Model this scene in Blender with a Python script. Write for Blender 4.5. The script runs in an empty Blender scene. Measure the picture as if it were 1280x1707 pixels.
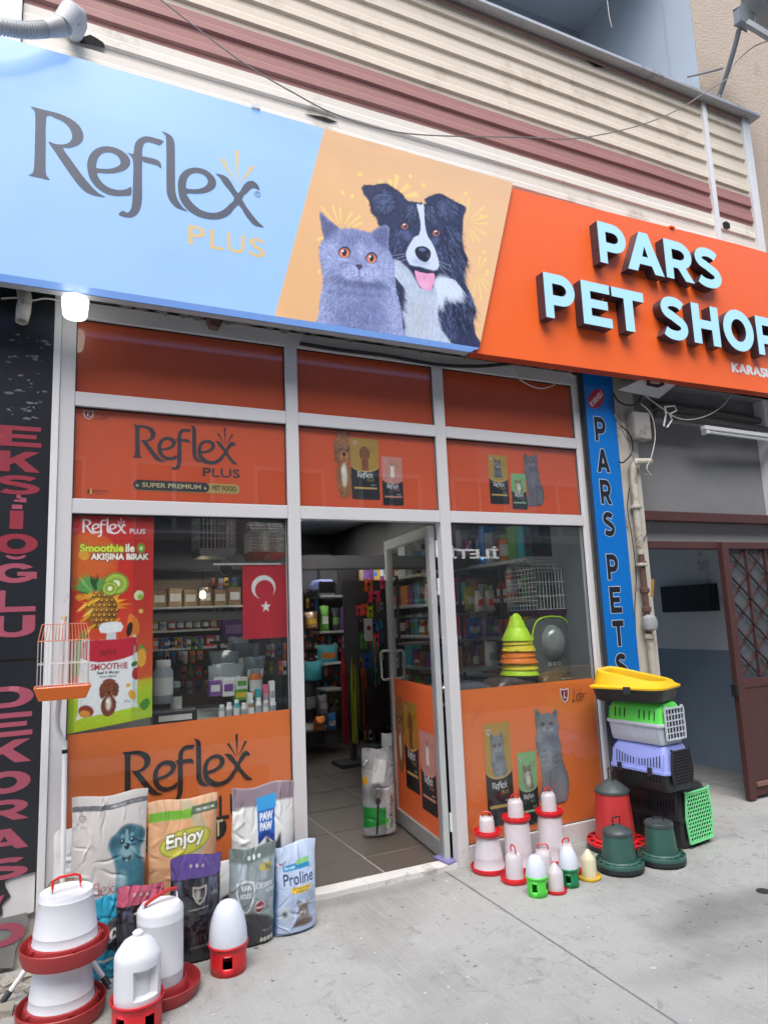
import bpy, math, random
import numpy as np
from mathutils import Vector, Matrix
from mathutils.geometry import tessellate_polygon

sc = bpy.context.scene
COL = sc.collection
rnd = random.Random(7)

# ---------------------------------------------------------------- camera, sky, sun, exposure
YAW, PIT, ROL = 0.452115, 0.149803, -0.041461
FPX, PW, PH = 1150.0, 1280.0, 1707.0
fw = Vector((math.sin(YAW)*math.cos(PIT), math.cos(YAW)*math.cos(PIT), math.sin(PIT)))
rt0 = Vector((math.cos(YAW), -math.sin(YAW), 0)); up0 = rt0.cross(fw)
rt = rt0*math.cos(ROL)+up0*math.sin(ROL); up = -rt0*math.sin(ROL)+up0*math.cos(ROL)
CAM = Vector((0, -3.884, 1.55))
cd = bpy.data.cameras.new('camera'); cam = bpy.data.objects.new('camera', cd); COL.objects.link(cam)
cd.sensor_fit = 'HORIZONTAL'; cd.sensor_width = 36; cd.lens = FPX/PW*36; cd.clip_start = .05; cd.clip_end = 300
cam.matrix_world = Matrix(((rt.x, up.x, -fw.x, CAM.x), (rt.y, up.y, -fw.y, CAM.y), (rt.z, up.z, -fw.z, CAM.z), (0, 0, 0, 1)))
sc.camera = cam

world = bpy.data.worlds.new('World'); sc.world = world; world.use_nodes = True
wn = world.node_tree; sky = wn.nodes.new('ShaderNodeTexSky'); sky.sky_type = 'NISHITA'; sky.sun_disc = False
SUN_EL, SUN_AZ = math.radians(58), math.radians(205)
sky.sun_elevation = SUN_EL; sky.sun_rotation = SUN_AZ; sky.air_density = 1.0; sky.dust_density = 2.5; sky.ozone_density = 1.0
wn.links.new(sky.outputs[0], wn.nodes['Background'].inputs[0]); wn.nodes['Background'].inputs[1].default_value = 0.15
sl = bpy.data.lights.new('sun', 'SUN'); sl.energy = 1.3; sl.angle = math.radians(50); sl.color = (1, .965, .92)
so = bpy.data.objects.new('sun', sl); COL.objects.link(so)
sd = Vector((math.sin(SUN_AZ)*math.cos(SUN_EL), math.cos(SUN_AZ)*math.cos(SUN_EL), math.sin(SUN_EL)))
so.rotation_euler = sd.to_track_quat('Z', 'Y').to_euler(); so.location = (0, -6, 12)
vs = sc.view_settings; vs.view_transform = 'Standard'; vs.look = 'None'; vs.gamma = 1; vs.use_curve_mapping = False
EXPO = 1.34
vs.exposure = EXPO
EK = 2**-EXPO      # a lamp of display colour c emits c*EK

# ---------------------------------------------------------------- measuring helpers: a sight line of the survey photo met with a real plane
def ray(px, py): return rt*((px-PW/2)/FPX) - up*((py-PH/2)/FPX) + fw
def onY(px, py, y=0.):
    d = ray(px, py); return CAM+d*((y-CAM.y)/d.y)
def onZ(px, py, z=0.):
    d = ray(px, py); return CAM+d*((z-CAM.z)/d.z)
def rectY(x0, y0, x1, y1, y):
    a = onY(x0, y0, y); b = onY(x1, y1, y); return a.x, b.x, b.z, a.z      # x0, x1, z0, z1

def L(c, k=1.):
    if isinstance(c, str):
        c = c.lstrip('#'); c = [int(c[i:i+2], 16)/255 for i in (0, 2, 4)]
    c = [v/12.92 if v <= .04045 else ((v+.055)/1.055)**2.4 for v in c]
    return tuple(v*k for v in c)

# ---------------------------------------------------------------- materials
_m = {}
def mat(name, col, rough=.5, metal=0., var=.1, sc1=6., bump=.0, bsc=40., emis=None, es=1., coat=0., dirt=None, dsc=3., dth=.55, alpha=None, sub=0.):
    if name in _m: return _m[name]
    m = bpy.data.materials.new(name); m.use_nodes = True; nt = m.node_tree; N = nt.nodes; K = nt.links
    b = N['Principled BSDF']; c = L(col) if isinstance(col, str) else tuple(col)
    tc = N.new('ShaderNodeTexCoord'); nz = N.new('ShaderNodeTexNoise'); nz.inputs['Scale'].default_value = sc1; nz.inputs['Detail'].default_value = 6
    K.new(tc.outputs['Object'], nz.inputs['Vector'])
    mx = N.new('ShaderNodeMix'); mx.data_type = 'RGBA'
    mx.inputs[6].default_value = (*[v*(1-var) for v in c], 1); mx.inputs[7].default_value = (*[min(1, v*(1+var)) for v in c], 1)
    K.new(nz.outputs['Fac'], mx.inputs[0]); out = mx.outputs[2]
    if dirt:
        n2 = N.new('ShaderNodeTexNoise'); n2.inputs['Scale'].default_value = dsc; n2.inputs['Detail'].default_value = 9; n2.inputs['Roughness'].default_value = .7
        K.new(tc.outputs['Object'], n2.inputs['Vector'])
        rp = N.new('ShaderNodeValToRGB'); rp.color_ramp.elements[0].position = dth; rp.color_ramp.elements[1].position = dth+.13
        K.new(n2.outputs['Fac'], rp.inputs[0]); m2 = N.new('ShaderNodeMix'); m2.data_type = 'RGBA'
        K.new(rp.outputs[0], m2.inputs[0]); K.new(out, m2.inputs[6]); m2.inputs[7].default_value = (*L(dirt), 1); out = m2.outputs[2]
    K.new(out, b.inputs['Base Color'])
    b.inputs['Roughness'].default_value = rough; b.inputs['Metallic'].default_value = metal; b.inputs['Coat Weight'].default_value = coat
    if sub: b.inputs['Subsurface Weight'].default_value = sub; b.inputs['Subsurface Radius'].default_value = (.03, .03, .03)
    if alpha is not None: b.inputs['Alpha'].default_value = alpha
    r2 = N.new('ShaderNodeMapRange'); r2.inputs[3].default_value = max(0, rough-.08); r2.inputs[4].default_value = min(1, rough+.1)
    K.new(nz.outputs['Fac'], r2.inputs[0]); K.new(r2.outputs[0], b.inputs['Roughness'])
    if bump:
        n3 = N.new('ShaderNodeTexNoise'); n3.inputs['Scale'].default_value = bsc; n3.inputs['Detail'].default_value = 4
        K.new(tc.outputs['Object'], n3.inputs['Vector']); bp = N.new('ShaderNodeBump'); bp.inputs['Strength'].default_value = bump; bp.inputs['Distance'].default_value = .01
        K.new(n3.outputs['Fac'], bp.inputs['Height']); K.new(bp.outputs[0], b.inputs['Normal'])
    if emis is not None:
        b.inputs['Emission Color'].default_value = (*(L(emis) if isinstance(emis, str) else emis), 1); b.inputs['Emission Strength'].default_value = es
    _m[name] = m; return m

def print_mat(name, rough=.4, es=0., k=1., coat=0., crinkle=0.):
    """a printed sheet: the ink colours are stored per vertex"""
    if name in _m: return _m[name]
    m = bpy.data.materials.new(name); m.use_nodes = True; nt = m.node_tree; N = nt.nodes; K = nt.links; b = N['Principled BSDF']
    a = N.new('ShaderNodeAttribute'); a.attribute_name = 'ink'
    h = N.new('ShaderNodeVectorMath'); h.operation = 'SCALE'; h.inputs['Scale'].default_value = k
    K.new(a.outputs['Color'], h.inputs[0]); K.new(h.outputs[0], b.inputs['Base Color']); b.inputs['Roughness'].default_value = rough; b.inputs['Coat Weight'].default_value = coat
    if es: K.new(a.outputs['Color'], b.inputs['Emission Color']); b.inputs['Emission Strength'].default_value = es
    if crinkle:
        tc = N.new('ShaderNodeTexCoord'); n3 = N.new('ShaderNodeTexNoise'); n3.inputs['Scale'].default_value = 16; n3.inputs['Detail'].default_value = 2; n3.inputs['Distortion'].default_value = 1.2
        K.new(tc.outputs['Object'], n3.inputs['Vector']); bp = N.new('ShaderNodeBump'); bp.inputs['Strength'].default_value = crinkle; bp.inputs['Distance'].default_value = .006
        K.new(n3.outputs['Fac'], bp.inputs['Height']); K.new(bp.outputs[0], b.inputs['Normal'])
    _m[name] = m; return m

def glass_mat(name, tint=(.93, .96, .95), ior=1.5, rough=0., haze=None, hz=.0):
    if name in _m: return _m[name]
    m = bpy.data.materials.new(name); m.use_nodes = True; nt = m.node_tree; N = nt.nodes; K = nt.links
    N.remove(N['Principled BSDF']); o = N['Material Output']
    t = N.new('ShaderNodeBsdfTransparent'); t.inputs[0].default_value = (*tint, 1)
    g = N.new('ShaderNodeBsdfGlossy'); g.inputs['Roughness'].default_value = rough
    f = N.new('ShaderNodeFresnel'); mx = N.new('ShaderNodeMixShader')
    gm = N.new('ShaderNodeNewGeometry'); mr0 = N.new('ShaderNodeMapRange'); mr0.inputs[3].default_value = ior; mr0.inputs[4].default_value = 1/ior; K.new(gm.outputs['Backfacing'], mr0.inputs[0]); K.new(mr0.outputs[0], f.inputs[0])
    K.new(f.outputs[0], mx.inputs[0]); K.new(t.outputs[0], mx.inputs[1]); K.new(g.outputs[0], mx.inputs[2]); last = mx
    if haze:
        d = N.new('ShaderNodeBsdfDiffuse'); d.inputs[0].default_value = (*L(haze), 1); m3 = N.new('ShaderNodeMixShader')
        tc = N.new('ShaderNodeTexCoord'); n = N.new('ShaderNodeTexNoise'); n.inputs['Scale'].default_value = 3; K.new(tc.outputs['Object'], n.inputs['Vector'])
        mr = N.new('ShaderNodeMapRange'); mr.inputs[3].default_value = hz*.4; mr.inputs[4].default_value = hz*1.6; K.new(n.outputs['Fac'], mr.inputs[0]); K.new(mr.outputs[0], m3.inputs[0])
        K.new(last.outputs[0], m3.inputs[1]); K.new(d.outputs[0], m3.inputs[2]); last = m3
    K.new(last.outputs[0], o.inputs[0]); _m[name] = m; return m

# ---------------------------------------------------------------- objects
def thing(name, label, cat, loc=(0, 0, 0), rotz=0., group=None, rot=None):
    o = bpy.data.objects.new(name, None); COL.objects.link(o); o.location = loc; o.rotation_euler = rot or (0, 0, rotz); o.empty_display_size = .1
    o['label'] = label; o['category'] = cat
    if group: o['group'] = group
    return o
def tag(o, label=None, cat=None, group=None, kind=None):
    if label: o['label'] = label
    if cat: o['category'] = cat
    if group: o['group'] = group
    if kind: o['kind'] = kind
    return o
def link(name, me, parent=None, loc=None, rot=None):
    o = bpy.data.objects.new(name, me); COL.objects.link(o)
    if parent: o.parent = parent
    if loc is not None: o.location = loc
    if rot is not None: o.rotation_euler = rot
    return o
def copy_tree(o, parent=None):
    c = o.copy(); COL.objects.link(c); c.parent = parent
    for ch in list(o.children): copy_tree(ch, c)
    return c

class MB:
    """collects shapes, then links them as ONE mesh object"""
    def __init__(s, off=(0, 0, 0)): s.v = []; s.f = []; s.off = Vector(off); s.mi = []; s.cm = 0
    def add(s, vs, fs):
        b = len(s.v); s.v += [Vector(v)-s.off for v in vs]; s.f += [tuple(b+i for i in f) for f in fs]; s.mi += [s.cm]*len(fs); return s
    def box(s, x0, x1, y0, y1, z0, z1, taper=0.):
        t = taper
        return s.add([(x0+t, y0+t, z0), (x1-t, y0+t, z0), (x1-t, y1-t, z0), (x0+t, y1-t, z0), (x0, y0, z1), (x1, y0, z1), (x1, y1, z1), (x0, y1, z1)],
                     [(0, 3, 2, 1), (4, 5, 6, 7), (0, 1, 5, 4), (1, 2, 6, 5), (2, 3, 7, 6), (3, 0, 4, 7)])
    def bar(s, a, b, w, h=None, upv=(0, 0, 1)):
        a = Vector(a); b = Vector(b); h = h or w; d = (b-a).normalized(); u = Vector(upv)
        if abs(d.dot(u)) > .98: u = Vector((1, 0, 0))
        r = d.cross(u).normalized()*w/2; u = r.cross(d).normalized()*h/2
        return s.add([a-r-u, a+r-u, a+r+u, a-r+u, b-r-u, b+r-u, b+r+u, b-r+u], [(0, 1, 2, 3), (7, 6, 5, 4), (0, 4, 5, 1), (1, 5, 6, 2), (2, 6, 7, 3), (3, 7, 4, 0)])
    def tube(s, pts, r, n=8, cap=True, closed=False):
        pts = [Vector(p) for p in pts]; rs = r if isinstance(r, (list, tuple)) else [r]*len(pts)
        u = None; rings = []; m = len(pts)
        for i, p in enumerate(pts):
            if closed: d = (pts[(i+1) % m]-pts[i-1]).normalized()
            else: d = (pts[min(i+1, m-1)]-pts[max(i-1, 0)]).normalized()
            if u is None: u = d.orthogonal().normalized()
            u = (u-d*u.dot(d)).normalized(); w = d.cross(u)
            rings.append([p+(u*math.cos(2*math.pi*k/n)+w*math.sin(2*math.pi*k/n))*rs[i] for k in range(n)])
        vs = [q for g in rings for q in g]; fs = []
        for i in range(m if closed else m-1):
            j = (i+1) % m
            for k in range(n): fs.append((i*n+k, i*n+(k+1) % n, j*n+(k+1) % n, j*n+k))
        if cap and not closed: fs.append(tuple(range(n-1, -1, -1))); fs.append(tuple((m-1)*n+k for k in range(n)))
        return s.add(vs, fs)
    def lathe(s, prof, n=32, c=(0, 0, 0), cap=True, sx=1., sy=1., a0=0., a1=2*math.pi):
        full = abs(a1-a0-2*math.pi) < 1e-6; nn = n if full else n+1; vs = []; fs = []
        for r, z in prof:
            for k in range(nn):
                a = a0+(a1-a0)*k/n; vs.append((c[0]+r*math.cos(a)*sx, c[1]+r*math.sin(a)*sy, c[2]+z))
        for i in range(len(prof)-1):
            for k in range(n if full else n):
                k2 = (k+1) % nn; fs.append((i*nn+k, i*nn+k2, (i+1)*nn+k2, (i+1)*nn+k))
        if cap and full:
            if prof[0][0] > 1e-4: fs.append(tuple(range(nn-1, -1, -1)))
            if prof[-1][0] > 1e-4: fs.append(tuple((len(prof)-1)*nn+k for k in range(nn)))
        return s.add(vs, fs)
    def prism(s, poly, a, b, axis='y'):
        """2-D outline pulled along an axis; axis y: points are (x, z)"""
        def P(p, t): return (p[0], t, p[1]) if axis == 'y' else ((p[0], p[1], t) if axis == 'z' else (t, p[0], p[1]))
        n = len(poly); vs = [P(p, a) for p in poly]+[P(p, b) for p in poly]
        tr = tessellate_polygon([[Vector((p[0], p[1], 0)) for p in poly]])
        fs = [tuple(t) for t in tr]+[tuple(n+i for i in reversed(t)) for t in tr]
        fs += [(i, (i+1) % n, n+(i+1) % n, n+i) for i in range(n)]
        return s.add(vs, fs)
    def build(s, name, m, parent=None, smooth=False, bevel=0., loc=None, rot=None, seg=2):
        me = bpy.data.meshes.new(name); me.from_pydata(s.v, [], s.f)
        ms = m if isinstance(m, (list, tuple)) else [m]
        for q in ms: me.materials.append(q)
        if len(ms) > 1: me.polygons.foreach_set('material_index', s.mi)
        if smooth: me.polygons.foreach_set('use_smooth', [True]*len(me.polygons))
        me.validate(); me.update()
        o = link(name, me, parent, loc, rot)
        if smooth and smooth != 'all':
            try: me.set_sharp_from_angle(angle=math.radians(42))
            except Exception: pass
        if bevel:
            b = o.modifiers.new('b', 'BEVEL'); b.width = bevel; b.segments = seg; b.limit_method = 'ANGLE'; b.angle_limit = math.radians(38)
        return o
def fix_normals(o):
    import bmesh
    b = bmesh.new(); b.from_mesh(o.data); bmesh.ops.recalc_face_normals(b, faces=b.faces); b.to_mesh(o.data); b.free(); return o

# ---------------------------------------------------------------- lettering
_tx = {}
def glyph_tris(s, bold=0.):
    k = (s, bold)
    if k in _tx: return _tx[k]
    cu = bpy.data.curves.new('t', 'FONT'); cu.body = s; cu.size = 1; cu.offset = bold; cu.resolution_u = 4; cu.fill_mode = 'FRONT'
    o = bpy.data.objects.new('t', cu); COL.objects.link(o); bpy.context.view_layer.update()
    me = o.evaluated_get(bpy.context.evaluated_depsgraph_get()).to_mesh(); me.calc_loop_triangles()
    v = np.array([p.co[:2] for p in me.vertices]).reshape(-1, 2); t = np.array([tuple(q.vertices) for q in me.loop_triangles], int).reshape(-1, 3)
    o.to_mesh_clear(); bpy.data.objects.remove(o); bpy.data.curves.remove(cu)
    _tx[k] = (v, t); return v, t
def letters(name, s, x0, x1, z0, z1, y, m, parent, bold=0., off=(0, 0, 0), depth=0., side=None, shear=0., asc=None, xf=None):
    """flat lettering on a wall facing -y, fitted to the rectangle; depth > 0 makes box letters reaching back"""
    if depth == 0:
        v, t = glyph_tris(s, bold); lo = v.min(0); hi = v.max(0); w = (v-lo)/(hi-lo)
        pts = [(x0+a*(x1-x0)+shear*b*(z1-z0), y, z0+b*(z1-z0)) for a, b in w]
        if xf: pts = [xf(p) for p in pts]
        return MB(off).add(pts, [tuple(q) for q in t]).build(name, m, parent)
    cu = bpy.data.curves.new('t', 'FONT'); cu.body = s; cu.size = 1; cu.offset = bold; cu.resolution_u = 6; cu.extrude = .5
    o = bpy.data.objects.new('t', cu); COL.objects.link(o); bpy.context.view_layer.update()
    me = bpy.data.meshes.new_from_object(o.evaluated_get(bpy.context.evaluated_depsgraph_get())); bpy.data.objects.remove(o); bpy.data.curves.remove(cu)
    n = len(me.vertices); v = np.empty(n*3); me.vertices.foreach_get('co', v); v = v.reshape(-1, 3); lo = v.min(0); hi = v.max(0); w = (v-lo)/(hi-lo)
    q = np.c_[x0+w[:, 0]*(x1-x0), y+(1-w[:, 2])*depth, z0+w[:, 1]*(z1-z0)]-np.array(off); me.vertices.foreach_set('co', q.ravel())
    me.materials.clear(); me.materials.append(m); me.materials.append(side or m); me.update()
    for p in me.polygons: p.material_index = 0 if abs(p.normal.y) > .9 and p.center.y+off[1] < y+depth*.3 else 1
    me.name = name; return link(name, me, parent)

# ---------------------------------------------------------------- the printer: paints sheets of ink colours
def spl(pts, n=5, closed=True):
    p = np.array(pts, float); m = len(p); out = []
    for i in range(m if closed else m-1):
        if closed: a, b, c, d = p[(i-1) % m], p[i], p[(i+1) % m], p[(i+2) % m]
        else: a, b, c, d = p[max(i-1, 0)], p[i], p[i+1], p[min(i+2, m-1)]
        for k in range(n):
            t = k/n; out.append(.5*((2*b)+(c-a)*t+(2*a-5*b+4*c-d)*t*t+(3*b-a-3*c+d)*t**3))
    if not closed: out.append(p[-1])
    return np.array(out)
class Sheet:
    def __init__(s, w, h, res=.004, bg=None):
        s.w, s.h = w, h; s.nx = max(2, int(round(w/res))+1); s.ny = max(2, int(round(h/res))+1); s.rx = w/(s.nx-1); s.ry = h/(s.ny-1)
        s.c = np.zeros((s.ny, s.nx, 3)); s.a = np.zeros((s.ny, s.nx)); s.T = lambda p: np.asarray(p, float); s.rg = np.random.default_rng(3)
        s.X, s.Y = np.meshgrid(np.linspace(0, w, s.nx), np.linspace(0, h, s.ny))
        if bg is not None: s.c[:] = L(bg); s.a[:] = 1
    def put(s, m, col, k=1.):
        col = np.array(L(col) if isinstance(col, str) else col)
        m = np.clip(m, 0, 1)[..., None]; s.c = s.c*(1-m)+col*m; s.a = np.maximum(s.a, m[..., 0])
    def pmask(s, poly, raw=False):
        q = np.asarray(poly, float) if raw else s.T(poly); m = np.zeros((s.ny, s.nx))
        i0 = max(0, int(q[:, 0].min()/s.rx)-1); i1 = min(s.nx, int(q[:, 0].max()/s.rx)+3); j0 = max(0, int(q[:, 1].min()/s.ry)-1); j1 = min(s.ny, int(q[:, 1].max()/s.ry)+3)
        if i1 <= i0 or j1 <= j0: return m
        X = s.X[j0:j1, i0:i1]; Y = s.Y[j0:j1, i0:i1]; acc = np.zeros(X.shape)
        for dx, dy in ((-.25, -.25), (.25, -.25), (-.25, .25), (.25, .25)):
            x = X+dx*s.rx; y = Y+dy*s.ry; ins = np.zeros(X.shape, bool); n = len(q)
            for a in range(n):
                xa, ya = q[a]; xb, yb = q[(a+1) % n]
                if ya == yb: continue
                ins ^= ((ya > y) != (yb > y)) & (x < (xb-xa)*(y-ya)/(yb-ya)+xa)
            acc += ins
        m[j0:j1, i0:i1] = acc/4; return m
    def blur(s, m, r):
        r = int(round(r/s.rx))
        if r < 1: return m
        for ax in (0, 1):
            for _ in (0, 1):
                p = np.pad(m, [(r+1, r) if a == ax else (0, 0) for a in (0, 1)], mode='edge'); c = np.cumsum(p, axis=ax)
                m = (c[2*r+1:, :]-c[:-2*r-1, :])/(2*r+1) if ax == 0 else (c[:, 2*r+1:]-c[:, :-2*r-1])/(2*r+1)
        return m
    def poly(s, p, col, soft=0, al=1., smooth=0, clip=None, raw=False):
        if smooth: p = spl(p, smooth)
        m = s.blur(s.pmask(p, raw), soft)*al
        if clip is not None: m = m*clip
        s.put(m, col); return m
    def ell(s, x, y, rx, ry, col, rot=0, soft=0, al=1., clip=None):
        t = np.linspace(0, 2*np.pi, 25)[:-1]; c, n = math.cos(math.radians(rot)), math.sin(math.radians(rot))
        p = np.c_[x+rx*np.cos(t)*c-ry*np.sin(t)*n, y+rx*np.cos(t)*n+ry*np.sin(t)*c]; return s.poly(p, col, soft, al, clip=clip)
    def line(s, pts, w, col, al=1., w1=None):
        q = s.T(pts); n = len(q); w1 = w if w1 is None else w1; Lf = []; R = []
        for i in range(n):
            d = q[min(i+1, n-1)]-q[max(i-1, 0)]; d = d/(np.hypot(*d)+1e-9); k = (w+(w1-w)*i/max(1, n-1))/2; Lf.append(q[i]+[-d[1]*k, d[0]*k]); R.append(q[i]-[-d[1]*k, d[0]*k])
        s.put(s.pmask(np.array(Lf+R[::-1]), True)*al, col)
    def fur(s, mask, n, ln, ang, dv=.35, al=.7, jit=.5, dark=.5, lens=None):
        ys, xs = np.nonzero(mask > .5)
        if len(ys) == 0: return
        k = s.rg.integers(0, len(ys), n); x = s.X[0, xs[k]]; y = s.Y[ys[k], 0]
        a = ang(x, y) if callable(ang) else np.full(n, float(ang)); a = a+s.rg.normal(0, jit, n)
        fac = 1+s.rg.uniform(-dark, dv, n); base = s.c[ys[k], xs[k]]*fac[:, None]; st = max(3, int(ln/s.rx*1.5))
        for t in range(st):
            u = t/st; i = np.clip(((x+np.cos(a)*ln*u)/s.rx+.5).astype(int), 0, s.nx-1); j = np.clip(((y+np.sin(a)*ln*u)/s.ry+.5).astype(int), 0, s.ny-1)
            w = al*(1-u*.7); s.c[j, i] = s.c[j, i]*(1-w)+base*w; s.a[j, i] = np.maximum(s.a[j, i], 1.)
    def furc(s, mask, n, ln, ang, col, al=.6, jit=.25, var=.25):
        ys, xs = np.nonzero(mask > .5)
        if len(ys) == 0: return
        k = s.rg.integers(0, len(ys), n); x = s.X[0, xs[k]]; y = s.Y[ys[k], 0]; a = float(ang)+s.rg.normal(0, jit, n); base = np.array(L(col))*s.rg.uniform(1-var, 1+var, n)[:, None]; LL = ln*s.rg.uniform(.5, 1.2, n); st = max(3, int(ln/s.rx*1.6))
        for t in range(st):
            u = t/st; i = np.clip(((x+np.cos(a)*LL*u)/s.rx+.5).astype(int), 0, s.nx-1); j = np.clip(((y+np.sin(a)*LL*u)/s.ry+.5).astype(int), 0, s.ny-1); w = al*(1-u*.8); s.c[j, i] = s.c[j, i]*(1-w)+base*w
    def fringe(s, outl, n, ln, jit=.35, down=.6, al=.85):
        q = s.T(outl); m = len(q); ar = .5*np.sum(q[:, 0]*np.roll(q[:, 1], -1)-np.roll(q[:, 0], -1)*q[:, 1]); sg = -1 if ar > 0 else 1
        k = s.rg.integers(0, m, n); t = s.rg.random(n)[:, None]; p = q[k]*(1-t)+q[(k+1) % m]*t; d = q[(k+1) % m]-q[k]; nn = np.c_[-d[:, 1], d[:, 0]]*sg; nn /= np.hypot(nn[:, 0], nn[:, 1])[:, None]+1e-9
        v = nn+np.c_[np.zeros(n), -np.full(n, down)]+s.rg.normal(0, jit, (n, 2)); v /= np.hypot(v[:, 0], v[:, 1])[:, None]; p = p-nn*ln*.35
        i = np.clip((p[:, 0]/s.rx+.5).astype(int), 0, s.nx-1); j = np.clip((p[:, 1]/s.ry+.5).astype(int), 0, s.ny-1); base = s.c[j, i]*s.rg.uniform(.6, 1.25, n)[:, None]; L_ = ln*s.rg.uniform(.5, 1.2, n); st = max(3, int(ln/s.rx*1.6))
        for a in range(st):
            u = a/st; ii = np.clip(((p[:, 0]+v[:, 0]*L_*u)/s.rx+.5).astype(int), 0, s.nx-1); jj = np.clip(((p[:, 1]+v[:, 1]*L_*u)/s.ry+.5).astype(int), 0, s.ny-1); w = al*(1-u*.75); s.c[jj, ii] = s.c[jj, ii]*(1-w)+base*w; s.a[jj, ii] = 1.
    def noise(s, amp, r, mask=None):
        n = s.rg.normal(0, 1, (s.ny, s.nx)); n = s.blur(n, r); n = n/(n.std()+1e-9)*amp
        f = (1+n)[..., None]
        s.c = np.clip(s.c*f if mask is None else s.c*(1-mask[..., None])+s.c*f*mask[..., None], 0, 1)
    def text(s, t, x0, y0, x1, y1, col, bold=0., rot=0, shear=0., al=1., out=None, ow=0):
        v, tr = glyph_tris(t, bold)
        if len(tr) == 0: return
        lo = v.min(0); hi = v.max(0); w = (v-lo)/(hi-lo); P = np.c_[x0+w[:, 0]*(x1-x0)+shear*w[:, 1]*(y1-y0), y0+w[:, 1]*(y1-y0)]
        if rot:
            c, n = math.cos(math.radians(rot)), math.sin(math.radians(rot)); d = P-[x0, y0]; P = np.c_[x0+d[:, 0]*c-d[:, 1]*n, y0+d[:, 0]*n+d[:, 1]*c]
        s.tris(s.T(P), tr, col, al, out, ow)
    def tris(s, P, tr, col, al=1., out=None, ow=0):
        m = np.zeros((s.ny, s.nx)); Q = P[tr]
        for a, b, c in Q:
            x0 = max(0, int(min(a[0], b[0], c[0])/s.rx)); x1 = min(s.nx, int(max(a[0], b[0], c[0])/s.rx)+2); y0 = max(0, int(min(a[1], b[1], c[1])/s.ry)); y1 = min(s.ny, int(max(a[1], b[1], c[1])/s.ry)+2)
            if x1 <= x0 or y1 <= y0: continue
            d = (b[0]-a[0])*(c[1]-a[1])-(c[0]-a[0])*(b[1]-a[1])
            if abs(d) < 1e-14: continue
            X = s.X[y0:y1, x0:x1]; Y = s.Y[y0:y1, x0:x1]; acc = 0
            for dx, dy in ((-.25, -.25), (.25, -.25), (-.25, .25), (.25, .25)):
                x = X+dx*s.rx; y = Y+dy*s.ry; u = ((x-a[0])*(c[1]-a[1])-(c[0]-a[0])*(y-a[1]))/d; w = ((b[0]-a[0])*(y-a[1])-(x-a[0])*(b[1]-a[1]))/d
                acc = acc+((u >= 0) & (w >= 0) & (u+w <= 1))
            m[y0:y1, x0:x1] += acc/4
        m = np.clip(m, 0, 1)
        if out is not None: s.put(np.clip(s.blur(m, ow)*4, 0, 1), out)
        s.put(m*al, col)
    def logo(s, x0, y0, w, col, rays=None, al=1.):
        for pts, tr, k in LOGO: s.tris(s.T(np.array([x0, y0])+pts*w), tr, rays if (k and rays) else col, al)
    def mesh(s, name, m, parent=None, f=None, cut=.5):
        f = f or (lambda X, Y: (X, 0*X, Y))
        x, y, z = f(s.X, s.Y); n = s.nx*s.ny; co = np.stack([x, y, z], -1).reshape(-1, 3)
        I = np.arange(n).reshape(s.ny, s.nx); q = np.stack([I[:-1, :-1], I[:-1, 1:], I[1:, 1:], I[1:, :-1]], -1).reshape(-1, 4)
        al = s.a.reshape(-1); q = q[(al[q] > cut).sum(1) >= 3]
        me = bpy.data.meshes.new(name); me.vertices.add(n); me.vertices.foreach_set('co', co.astype(np.float32).ravel())
        me.loops.add(len(q)*4); me.loops.foreach_set('vertex_index', q.ravel().astype(np.int32)); me.polygons.add(len(q)); me.polygons.foreach_set('loop_start', (np.arange(len(q))*4).astype(np.int32))
        me.update(calc_edges=True)
        at = me.color_attributes.new('ink', 'FLOAT_COLOR', 'POINT'); cc = np.ones((n, 4), np.float32); cc[:, :3] = s.c.reshape(-1, 3); at.data.foreach_set('color', cc.ravel())
        me.polygons.foreach_set('use_smooth', [True]*len(q)); me.materials.append(m); return link(name, me, parent)
def wall_print(s, x0, z0, y, off=(0, 0, 0)): return lambda X, Y: (X+x0-off[0], 0*X+y-off[1], Y+z0-off[2])
# ---------------------------------------------------------------- the wordmark, traced once: outlines in units of its own width
def _A(p): return [onY(40+x/5.818, 170+y/5.818, -.3) for x, y in p]
def _B(p): return [onY(240+x/5.818, 210+y/5.818, -.3) for x, y in p]
_fb = lambda x, y: (1163.6+x, 232.7+y)
_R = [(65,40),(98,80),(110,140),(105,400),(98,620),(80,690),(42,710),(150,735),(252,757),(218,710),(210,620),(212,400),(218,140),(300,155),(380,190),(440,250),(467,320),(455,370),(415,402),(350,410),(290,400),(235,383),(300,480),(400,630),(500,770),(560,840),(620,885),(700,912),(795,922),(720,880),(640,800),(550,690),(450,550),(378,448),(430,447),(500,430),(555,395),(577,345),(570,290),(530,220),(460,165),(380,125),(300,98),(180,70)]
_e1 = [(1040,820),(1000,840),(930,852),(850,838),(780,800),(735,750),(710,688),(780,692),(870,690),(950,672),(1005,640),(1030,595),(1025,550),(990,500),(920,455),(840,430),(770,428),(700,450),(645,500),(618,560),(612,630),(630,720),(670,790),(730,850),(810,895),(900,912),(980,910),(1040,900)]
_h1 = [(702,637),(760,645),(830,645),(890,630),(930,605),(935,570),(910,525),(860,495),(800,488),(750,505),(715,550),(703,600)]
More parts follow.
